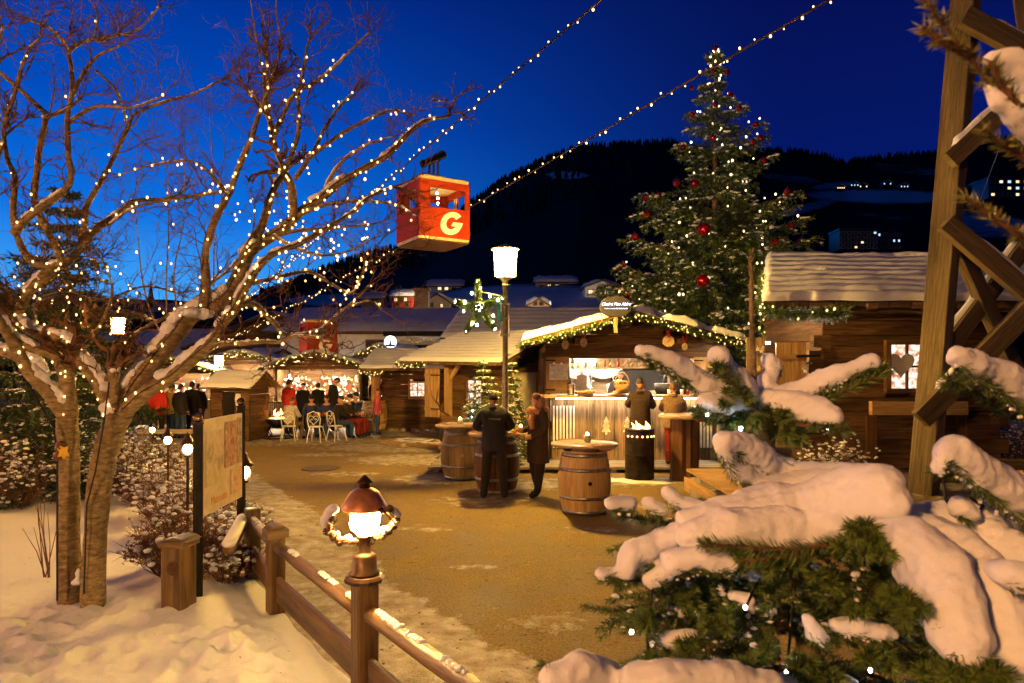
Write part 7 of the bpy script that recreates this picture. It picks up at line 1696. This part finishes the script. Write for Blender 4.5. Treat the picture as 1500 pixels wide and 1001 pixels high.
conifer('snowy dark spruce between the left edge and the tree trunk', (P(50, 540, 11).x, 11.2, .05), 2.5, 1.2, lambda f: (1-f)**.6, 9, 11, 'dark spruces at the left', 'needle_dark', .5, .1, .024, 60)
# ------------------------------------------------------------------ shrubs
def shrub(label, c, r, hgt, n, leafy=.6, snowy=.5, mat='dry_leaf', group='winter shrubs along the path'):
    c = Vector(c); c.z = ground_z(c.x, c.y); t = thing('shrub', label, 'shrub', c, group); wd, lf, sn = MB(), MB(), MB()
    for i in range(n):
        a = rnd.random()*6.28; q = r*math.sqrt(rnd.random()); e_ = c+V(q*math.cos(a), q*math.sin(a), hgt*rnd.uniform(.5, 1.05)*(1-.45*(q/r)**2)); p0 = c+V(q*.35*math.cos(a), q*.35*math.sin(a), 0); m = p0.lerp(e_, .5)+V(rnd.gauss(0, .05), rnd.gauss(0, .05), .03)
        wd.tube([p0, m, e_], [.006, .004, .002], 3, False)
        for k in range(7):
            s0 = m.lerp(e_, rnd.random()); s1 = s0+V(rnd.gauss(0, .08), rnd.gauss(0, .08), rnd.gauss(.06, .05)); wd.tube([s0, s1], [.003, .0015], 3, False)
            for j in range(2):
                if rnd.random() < leafy:
                    p = s0.lerp(s1, rnd.uniform(.4, 1)); u = V(rnd.gauss(0, 1), rnd.gauss(0, 1), rnd.gauss(0, 1)).normalized()*rnd.uniform(.014, .028); v = u.cross(V(rnd.gauss(0, 1), rnd.gauss(0, 1), rnd.gauss(0, 1))).normalized()*rnd.uniform(.007, .014); lf.quad(p-u, p-v, p+u, p+v)
            if rnd.random() < snowy*.3: rr = rnd.uniform(.01, .03); sn.ball(s1+V(0, 0, rr*.4), (rr*1.5, rr*1.5, rr*.8), 6, 4, None, .4)
    wd.build('stems', 'twig', t); lf.build('leaves', mat, t); sn.build('snow', 'snow_fine', t, True); return t
rnd = random.Random(13)
for px, d, r, h_, n, le, sn_, m_, lab in ((255, 7.0, .46, .62, 150, .8, .3, 'dry_leaf', 'brown leafy shrub behind the short hollow post'), (325, 7.5, .5, .52, 130, .6, .8, 'dry_leaf', 'snow dusted shrub beneath the information board'), (335, 6.9, .34, .34, 80, .7, .7, 'dry_leaf', 'low shrub at the corner of the fence'),
        (268, 8.6, .5, .75, 130, .5, .9, 'dry_leaf', 'snowy shrub behind the first garden lamp'), (240, 9.6, .55, .8, 140, .55, .9, 'dry_leaf', 'bright lamp lit snowy shrub left of the board'), (215, 10.8, .7, .95, 160, .5, .9, 'needle_dark', 'dense snowy shrub right of the twin trunk'), (200, 12.6, .8, 1.0, 160, .5, .8, 'needle_dark', 'far snowy shrub at the end of the hedge'),
        (175, 11.6, .7, 1.0, 150, .4, 1, 'needle_dark', 'snow covered shrub seen between the two trunks'), (110, 12.4, .9, 1.1, 150, .4, 1, 'needle_dark', 'snow covered shrub left of the twin trunk'), (10, 10.4, .8, 1.15, 170, .5, 1, 'needle_dark', 'snow covered shrub at the left edge of the picture'), (345, 8.7, .42, .5, 90, .6, .8, 'dry_leaf', 'small shrub behind the right post of the board'), (300, 9.8, .45, .55, 100, .6, .8, 'dry_leaf', 'lamp lit shrub behind the middle of the board'), (520, 26.5, .8, 1.5, 110, .3, .8, 'needle_dark', 'dark shrub with snow right of the ornament stall')):
    shrub(lab, (P(px, 540, d).x, d, 0), r, h_, n, le, sn_, m_)
shrub('dark snowy shrub at the foot of the big right hut', (P(1225, 540, 12.9).x, 12.9, 0), .75, 1.0, 150, .6, .9, 'needle_dark')
shrub('dark snowy bush at the right edge behind the tower', (P(1492, 540, 15).x, 15, 0), .9, 1.2, 150, .6, .9, 'needle_dark')
b = MB(); 
for i in range(9):
    p = P(70+rnd.uniform(-6, 6), 775, 6.9); p.z = .05; q = p+V(rnd.uniform(-.25, .25), rnd.uniform(-.2, .2), rnd.uniform(.5, 1.1)); b.tube([p, p.lerp(q, .5)+V(rnd.gauss(0, .03), 0, .03), q], [.006, .004, .002], 4, False)
mesh_thing(b, 'sapling_stems', 'twig', 'thin bare shoots growing left of the twin trunk', 'shoots', (P(70, 775, 6.9).x, 6.9, .05))
# ------------------------------------------------------------------ the snow laden young fir close to the camera
rnd = random.Random(33)
FT = thing('young_fir', 'young fir close by with thick lobes of snow weighing down its branches', 'fir tree', (P(1190, 540, 1.9).x, 1.95, 0))
tr = [V(P(1190, 540, 1.95).x, 1.95, -.05), P(1185, 960, 1.9), P(1165, 800, 1.85), P(1120, 640, 1.75), P(1104, 560, 1.7), P(1101, 460, 1.7), P(1100, 375, 1.7)]
b = MB(); b.tube(tr, [.045, .032, .024, .013, .008, .006, .004], 10); b.build('trunk', 'bark', FT, True)
nd, wd, gold, crumbs = MB(), MB(), MB(), MB()
needle_twig(gold, P(1104, 565, 1.7), P(1100, 368, 1.7), .019, 1500, .0026, .42)
NEED = dict(nl=.024, dens=1500, w=.0028)
def fbranch(px, dens=None, side=True, mat=None, sub=.16, nl=None, w=None):
    """px: (px, py, depth) from the trunk outwards"""
    pts = smooth([P(*q) for q in px], 4); n = len(pts); mb = mat or nd
    wd.tube(pts, [lerp(.0075, .0022, i/(n-1)) for i in range(n)], 6, False)
    L = sum((a-c).length for a, c in zip(pts, pts[1:])); acc = 0
    for i in range(n-1):
        acc += (pts[i+1]-pts[i]).length; needle_twig(mb, pts[i], pts[i+1], nl or NEED['nl'], dens or NEED['dens'], w or NEED['w'], .85)
        if side and i > n*.2 and i % 2 == 0:
            d = (pts[i+1]-pts[i]).normalized(); sd = d.cross(V(0, 0, 1)).normalized()
            for s in (-1, 1):
                l = sub*rnd.uniform(.5, 1.1)*(1.15-acc/L*.7); e_ = pts[i]+(d*.72+sd*s*.7+V(0, 0, rnd.uniform(-.25, .08))).normalized()*l
                wd.tube([pts[i], e_], [.003, .0015], 5, False); needle_twig(mb, pts[i], e_, (nl or NEED['nl'])*.92, dens or NEED['dens'], w or NEED['w'], .85)
def lobe(chains, name='snow', fringe=True):
    """each chain: list of (px, py, depth, radius px): a thick roll of snow"""
    b = MB()
    for ch in chains:
        for (x0, y0, d0, r0), (x1, y1, d1, r1) in zip(ch, ch[1:]):
            a, c = P(x0, y0, d0), P(x1, y1, d1); L = (a-c).length; k = max(2, int(L/(min(r0, r1)*d0/F*.4)))
            for i in range(k+1):
                t = i/k; r = lerp(r0, r1, t)*lerp(d0, d1, t)/F; q = a.lerp(c, t); wob = 1+.13*nz(q, 11); b.ball(q, (r*wob, r*wob*1.15, r*wob), 10, 8)
        for (x0, y0, d0, r0), (x1, y1, d1, r1) in zip(ch, ch[1:]):                      # the shoot the snow lies on shows along its lower edge
            if fringe:
                for dy, dd in ((.8, -.55), (.95, -.2), (.85, .3)):
                    a, c = P(x0, y0+r0*dy, d0+r0*d0/F*dd), P(x1, y1+r1*dy, d1+r1*d1/F*dd)
                    if (a-c).length > .01: needle_twig(nd, a, c, .026, 1100, .003, .8)
        if fringe:
            for (x0, y0, d0, r0), (x1, y1, d1, r1) in zip(ch, ch[1:]):
                for k in range(int(math.hypot(x1-x0, y1-y0)/9)+1):
                    t = rnd.random(); r = lerp(r0, r1, t); q = P(lerp(x0, x1, t), lerp(y0, y1, t)+r*rnd.uniform(.8, 1.6), lerp(d0, d1, t)-.02); rr = rnd.uniform(.0012, .0034); crumbs.ball(q, (rr*1.3, rr*1.3, rr), 6, 4, None, .5)
    o = b.build(name, 'snow_near', FT, True); remesh(o, .0055, 5, .022, .055); return o
M['snow_near'] = m_snow('snow_near', 5.0, (.9, .91, .92), .6)
# branch armatures
fbranch([(1108, 612, 1.74), (1060, 596, 1.7), (1000, 560, 1.66), (935, 522, 1.6)], sub=.05)
fbranch([(1108, 612, 1.74), (1085, 575, 1.68), (1060, 545, 1.62), (1048, 535, 1.58)], sub=.06)
fbranch([(1110, 605, 1.74), (1180, 592, 1.7), (1240, 562, 1.66), (1300, 534, 1.62)], sub=.05)
fbranch([(1112, 612, 1.72), (1160, 622, 1.62), (1215, 625, 1.54), (1240, 632, 1.5)], sub=.07)
fbranch([(1110, 612, 1.72), (1070, 618, 1.66), (1035, 612, 1.6), (1018, 600, 1.58)], sub=.06)
fbranch([(1112, 615, 1.76), (1140, 625, 1.72), (1160, 650, 1.66)], sub=.1); fbranch([(1108, 618, 1.74), (1090, 650, 1.68), (1072, 668, 1.6)], sub=.06)
lobe([[(938, 513, 1.6, 9), (975, 527, 1.62, 14), (1020, 556, 1.66, 18), (1075, 588, 1.7, 20), (1115, 592, 1.72, 20)],
      [(1050, 521, 1.6, 14), (1068, 540, 1.64, 15), (1092, 570, 1.68, 18)], [(1128, 530, 1.76, 13), (1140, 536, 1.76, 8), (1122, 560, 1.74, 13)],
      [(1115, 588, 1.72, 18), (1170, 574, 1.7, 16), (1230, 546, 1.66, 14), (1278, 529, 1.63, 11)],
      [(1120, 590, 1.7, 20), (1165, 592, 1.64, 21), (1205, 605, 1.58, 20), (1222, 613, 1.55, 13)],
      [(1100, 588, 1.7, 16), (1060, 590, 1.62, 15), (1030, 588, 1.59, 11)]])
# second tier: hooked lobe and the great mass
fbranch([(1160, 740, 1.8), (1120, 700, 1.7), (1075, 672, 1.6), (1050, 660, 1.5)], sub=.07)
fbranch([(1165, 780, 1.8), (1120, 790, 1.6), (1070, 800, 1.45), (1032, 802, 1.35)], sub=.09); fbranch([(1165, 790, 1.8), (1200, 780, 1.6), (1240, 780, 1.4), (1265, 790, 1.25)], sub=.12)
fbranch([(1160, 770, 1.8), (1080, 780, 1.7), (1000, 770, 1.6), (905, 755, 1.5)], sub=.11); fbranch([(1160, 800, 1.8), (1070, 830, 1.65), (960, 850, 1.5), (880, 848, 1.42)], sub=.11)
lobe([[(1060, 645, 1.5, 15), (1085, 652, 1.54, 21), (1120, 680, 1.6, 25), (1165, 700, 1.65, 26), (1210, 722, 1.65, 26)], [(1058, 655, 1.5, 11), (1075, 690, 1.52, 10), (1110, 705, 1.56, 14)],
      [(1000, 762, 1.42, 13), (1060, 756, 1.43, 28), (1120, 748, 1.45, 38), (1190, 742, 1.43, 38), (1240, 735, 1.38, 36)],
      [(1205, 735, 1.4, 36), (1255, 708, 1.36, 30), (1292, 710, 1.32, 30), (1300, 730, 1.3, 24)], [(1230, 690, 1.6, 12), (1200, 692, 1.6, 16), (1150, 696, 1.6, 18)],
      [(895, 737, 1.5, 11), (925, 737, 1.52, 11)], [(948, 736, 1.54, 10), (968, 748, 1.54, 10)], [(978, 722, 1.56, 9), (1000, 738, 1.56, 14), (1030, 752, 1.54, 16)],
      [(880, 838, 1.42, 9), (902, 838, 1.43, 9)], [(915, 836, 1.43, 16), (930, 812, 1.45, 20), (965, 795, 1.47, 20), (1000, 785, 1.45, 18)], [(985, 822, 1.38, 20), (1025, 815, 1.37, 20), (1070, 826, 1.36, 14)], [(950, 850, 1.44, 9), (975, 838, 1.43, 14)]])
lobe([[(1010, 785, 1.4, 22), (1060, 772, 1.4, 32), (1120, 772, 1.41, 34), (1180, 768, 1.41, 36), (1235, 752, 1.37, 34)], [(1240, 742, 1.36, 36), (1285, 722, 1.32, 36), (1300, 735, 1.3, 30)], [(1130, 720, 1.52, 24), (1190, 715, 1.52, 28), (1240, 710, 1.48, 28)]], fringe=False)
def shoot(x, y, d, L=.07, nl=.032, n=3):
    for k in range(n):
        a, c = P(x+rnd.uniform(-9, 9), y-6, d+L), P(x+rnd.uniform(-26, 26), y+rnd.uniform(0, 22), d); wd.tube([a, c], [.004, .002], 5, False); needle_twig(bright, a, c, nl, 1500, .0032, .8); needle_twig(bright, c-(c-a)*.12, c, nl*.9, 5000, .0032, .5)
bright = MB()
for a, c in ((P(1250, 795, 1.28), P(1150, 806, 1.29)), (P(1150, 806, 1.29), P(1028, 798, 1.31)), (P(1200, 812, 1.31), P(1080, 822, 1.33)), (P(1110, 600, 1.62), P(1060, 548, 1.56)), (P(1165, 606, 1.66), P(1305, 543, 1.62))):
    wd.tube([a, c], .004, 5, False); needle_twig(bright, a, c, .03, 1700, .0032, .85)
for q in ((1268, 772, 1.22), (1290, 790, 1.22), (1245, 800, 1.24), (1322, 872, 1.14), (1335, 890, 1.12), (1150, 820, 1.34), (1060, 812, 1.36), (1100, 815, 1.36), (1170, 968, 1.25), (1210, 985, 1.22), (1130, 950, 1.34), (1285, 960, 1.25), (1060, 900, 1.42), (960, 905, 1.45), (1000, 870, 1.46), (1400, 985, 1.05), (1450, 985, 1.05), (1130, 600, 1.6), (1155, 625, 1.6), (1085, 615, 1.62), (1075, 575, 1.58), (1215, 845, 1.35), (1250, 880, 1.35), (1020, 945, 1.4), (1085, 975, 1.3), (950, 965, 1.42), (1340, 985, 1.15)): shoot(*q)
# the big lobe sagging to the right front
fbranch([(1175, 800, 1.8), (1260, 790, 1.5), (1340, 830, 1.3), (1400, 900, 1.15), (1425, 960, 1.1)], sub=.11); fbranch([(1180, 830, 1.8), (1250, 850, 1.5), (1300, 880, 1.35), (1330, 930, 1.2)], sub=.1)
lobe([[(1285, 785, 1.3, 24), (1330, 797, 1.24, 40), (1370, 830, 1.2, 46), (1393, 880, 1.16, 46), (1405, 930, 1.14, 42), (1412, 955, 1.12, 26)], [(1350, 775, 1.35, 24), (1400, 800, 1.3, 36), (1450, 865, 1.22, 42), (1485, 940, 1.16, 42), (1520, 990, 1.12, 42)],
      [(1330, 765, 1.5, 22), (1390, 760, 1.5, 30), (1440, 790, 1.45, 36), (1500, 840, 1.4, 46)], [(1310, 800, 1.3, 18), (1345, 860, 1.22, 26), (1370, 900, 1.18, 28)]])
# branches at the right edge
fbranch([(1540, 800, 1.5), (1480, 740, 1.4), (1420, 700, 1.3), (1368, 690, 1.22)], sub=.08); fbranch([(1560, 640, 1.5), (1490, 610, 1.4), (1430, 575, 1.3), (1388, 555, 1.22)], sub=.06)
lobe([[(1385, 668, 1.22, 14), (1400, 660, 1.24, 24), (1430, 690, 1.26, 26), (1470, 715, 1.3, 30), (1520, 750, 1.35, 34)], [(1374, 690, 1.22, 8), (1385, 668, 1.22, 14)], [(1400, 522, 1.22, 14), (1420, 532, 1.25, 20), (1460, 552, 1.3, 24), (1520, 585, 1.36, 28)], [(1405, 742, 1.4, 18), (1420, 752, 1.4, 16)], [(1470, 840, 1.1, 18), (1520, 850, 1.08, 22)], [(1440, 745, 1.45, 15), (1500, 790, 1.45, 22)]])
# bottom edge lobes and loose lumps
fbranch([(1200, 1040, 1.7), (1050, 1010, 1.4), (900, 1000, 1.2), (800, 985, 1.1)], sub=.12)
lobe([[(810, 995, 1.1, 22), (850, 980, 1.12, 26), (885, 985, 1.14, 22), (900, 1010, 1.14, 22)], [(925, 992, 1.1, 20), (1000, 995, 1.1, 26), (1080, 998, 1.12, 28), (1130, 1005, 1.12, 20)], [(1140, 998, 1.25, 10), (1190, 1000, 1.25, 11)], [(1074, 872, 1.55, 10), (1090, 878, 1.55, 14), (1098, 892, 1.55, 10)], [(1185, 910, 1.4, 12), (1195, 925, 1.4, 16), (1210, 935, 1.4, 10)], [(1225, 915, 1.45, 13), (1265, 920, 1.45, 14), (1305, 928, 1.45, 8)], [(960, 942, 1.5, 8), (985, 938, 1.5, 12), (1015, 932, 1.5, 8)], [(1100, 912, 1.6, 9), (1130, 895, 1.6, 7)], [(1230, 990, 1.3, 9), (1250, 1000, 1.3, 10)], [(1060, 835, 1.6, 8), (1100, 842, 1.6, 11)]])
# inner dark branches filling the lower crown
for i in range(95):
    z0 = rnd.uniform(.75, 1.85); f = (2.0-z0); a = rnd.uniform(-2.9, .25) if i % 5 else rnd.uniform(.25, 3.2); L = rnd.uniform(.35, .72)*(.6+.42*f)
    t_ = (z0)/2.05; o = V(lerp(tr[0].x, tr[3].x, t_), lerp(1.95, 1.76, t_), z0); dr = V(math.cos(a), math.sin(a)*.85, 0)
    pts = [o, o+dr*L*.5+V(0, 0, .03), o+dr*L+V(0, 0, -.1*rnd.random())]
    if pts[-1].y < .95: continue
    pts = smooth(pts, 3); n = len(pts)
    px_, py_ = onscreen(pts[-1])
    if py_ < 800 or px_ < 885: continue
    wd.tube(pts, [lerp(.008, .002, k/(n-1)) for k in range(n)], 5, False)
    for k in range(n-1):
        needle_twig(nd, pts[k], pts[k+1], .024, 900, .0028, .85)
        d = (pts[k+1]-pts[k]).normalized(); sd = d.cross(V(0, 0, 1)).normalized()
        for s in (-1, 1):
            for q in range(2):
                b0 = pts[k].lerp(pts[k+1], rnd.random()); e_ = b0+(d*.7+sd*s*.75+V(0, 0, rnd.uniform(-.3, .1))).normalized()*rnd.uniform(.06, .17)
                if rnd.random() < .3:
                    for _ in range(4): r3 = rnd.uniform(.002, .0055); crumbs.ball(b0.lerp(e_, rnd.uniform(.3, 1))+V(0, 0, .008), (r3*2, r3*1.6, r3), 6, 4, None, .6)
                needle_twig(nd, b0, e_, .022, 1000, .0028, .85)
oc = crumbs.build('snow_crumbs', 'snow_near', FT, True); oc['kind'] = 'stuff'
wd.build('branches', 'twig', FT); nd.build('needles', 'needle', FT); bright.build('shoot_needles', 'needle_bright', FT); gold.build('leader_needles', 'needle_tip', FT)
# lights hung in the fir
t = thing('tree_lights', 'few cold white lights hung in the snow laden fir', 'string lights', P(1090, 890, 1.4)); b = MB()
b.tube([P(1380, 690, 1.5), P(1385, 730, 1.42), P(1400, 755, 1.4), P(1425, 760, 1.4), P(1440, 742, 1.42), P(1420, 728, 1.45)], .004, 6); b.tube([P(1092, 892, 1.45), P(1110, 850, 1.6), P(1150, 800, 1.8)], .003, 5); b.tube([P(948, 920, 1.5), P(949, 975, 1.5), P(956, 850, 1.55)], .003, 5); b.tube([P(1153, 985, 1.35), P(1160, 900, 1.6), P(1170, 820, 1.75)], .003, 5)
b.build('cable', 'black', t); bulbs(t, [P(1092, 890, 1.4), P(925, 926, 1.5), P(1153, 985, 1.3), P(1275, 982, 1.3), P(1085, 628, 1.6), P(1212, 630, 1.6), P(1490, 735, 1.35), P(1036, 608, 1.55)], .0042, 'bulb_fir')
# branches of a neighbouring fir reaching in from the right, very near
rnd = random.Random(3)
NF = thing('fir_branches', 'golden fir twigs of a near tree reaching in from the right edge', 'fir tree', (1.35, 1.0, 0))
nd, wd = MB(), MB(); tk = V(1.35, 1.05, 0)
b = MB(); b.tube([V(1.4, 1.1, -.05), V(1.36, 1.06, 1.6), V(1.33, 1.02, 3.1)], [.05, .04, .02], 10); b.build('trunk', 'bark', NF)
for px, sub in (([(2000, 480, 1.05), (1650, 330, .95), (1500, 175, .88), (1420, 85, .86), (1350, -5, .84)], .03), ([(1520, 190, .88), (1470, 130, .86), (1450, 90, .85)], .02), ([(2010, 520, 1.05), (1640, 440, .95), (1500, 350, .88), (1412, 288, .84)], .02), ([(1420, 80, .86), (1380, 60, .84), (1350, 40, .83)], .01), ([(1640, 250, .95), (1520, 240, .9), (1440, 190, .86)], .03)):
    fbranch(px, 1300, True, None, sub, .019, .0026)
wd.build('branches', 'twig', NF); nd.build('needles', 'needle_tip', NF)
b = MB()
for ch in ([(1455, 88, .88, 14), (1480, 95, .89, 22), (1530, 120, .9, 30)], [(1445, 112, .87, 8), (1462, 150, .87, 14), (1490, 160, .88, 22), (1530, 190, .9, 28)], [(1480, 170, .88, 14), (1520, 200, .9, 20)]):
    for (x0, y0, d0, r0), (x1, y1, d1, r1) in zip(ch, ch[1:]):
        for i in range(7): q = i/6; r = lerp(r0, r1, q)*d0/F; b.ball(P(lerp(x0, x1, q), lerp(y0, y1, q), lerp(d0, d1, q)), r*(1+.2*nz((x0+i, y0, 1), .4)), 10, 8)
o = b.build('snow', 'snow_near', NF, True); remesh(o, .006, 4, .01, .04)
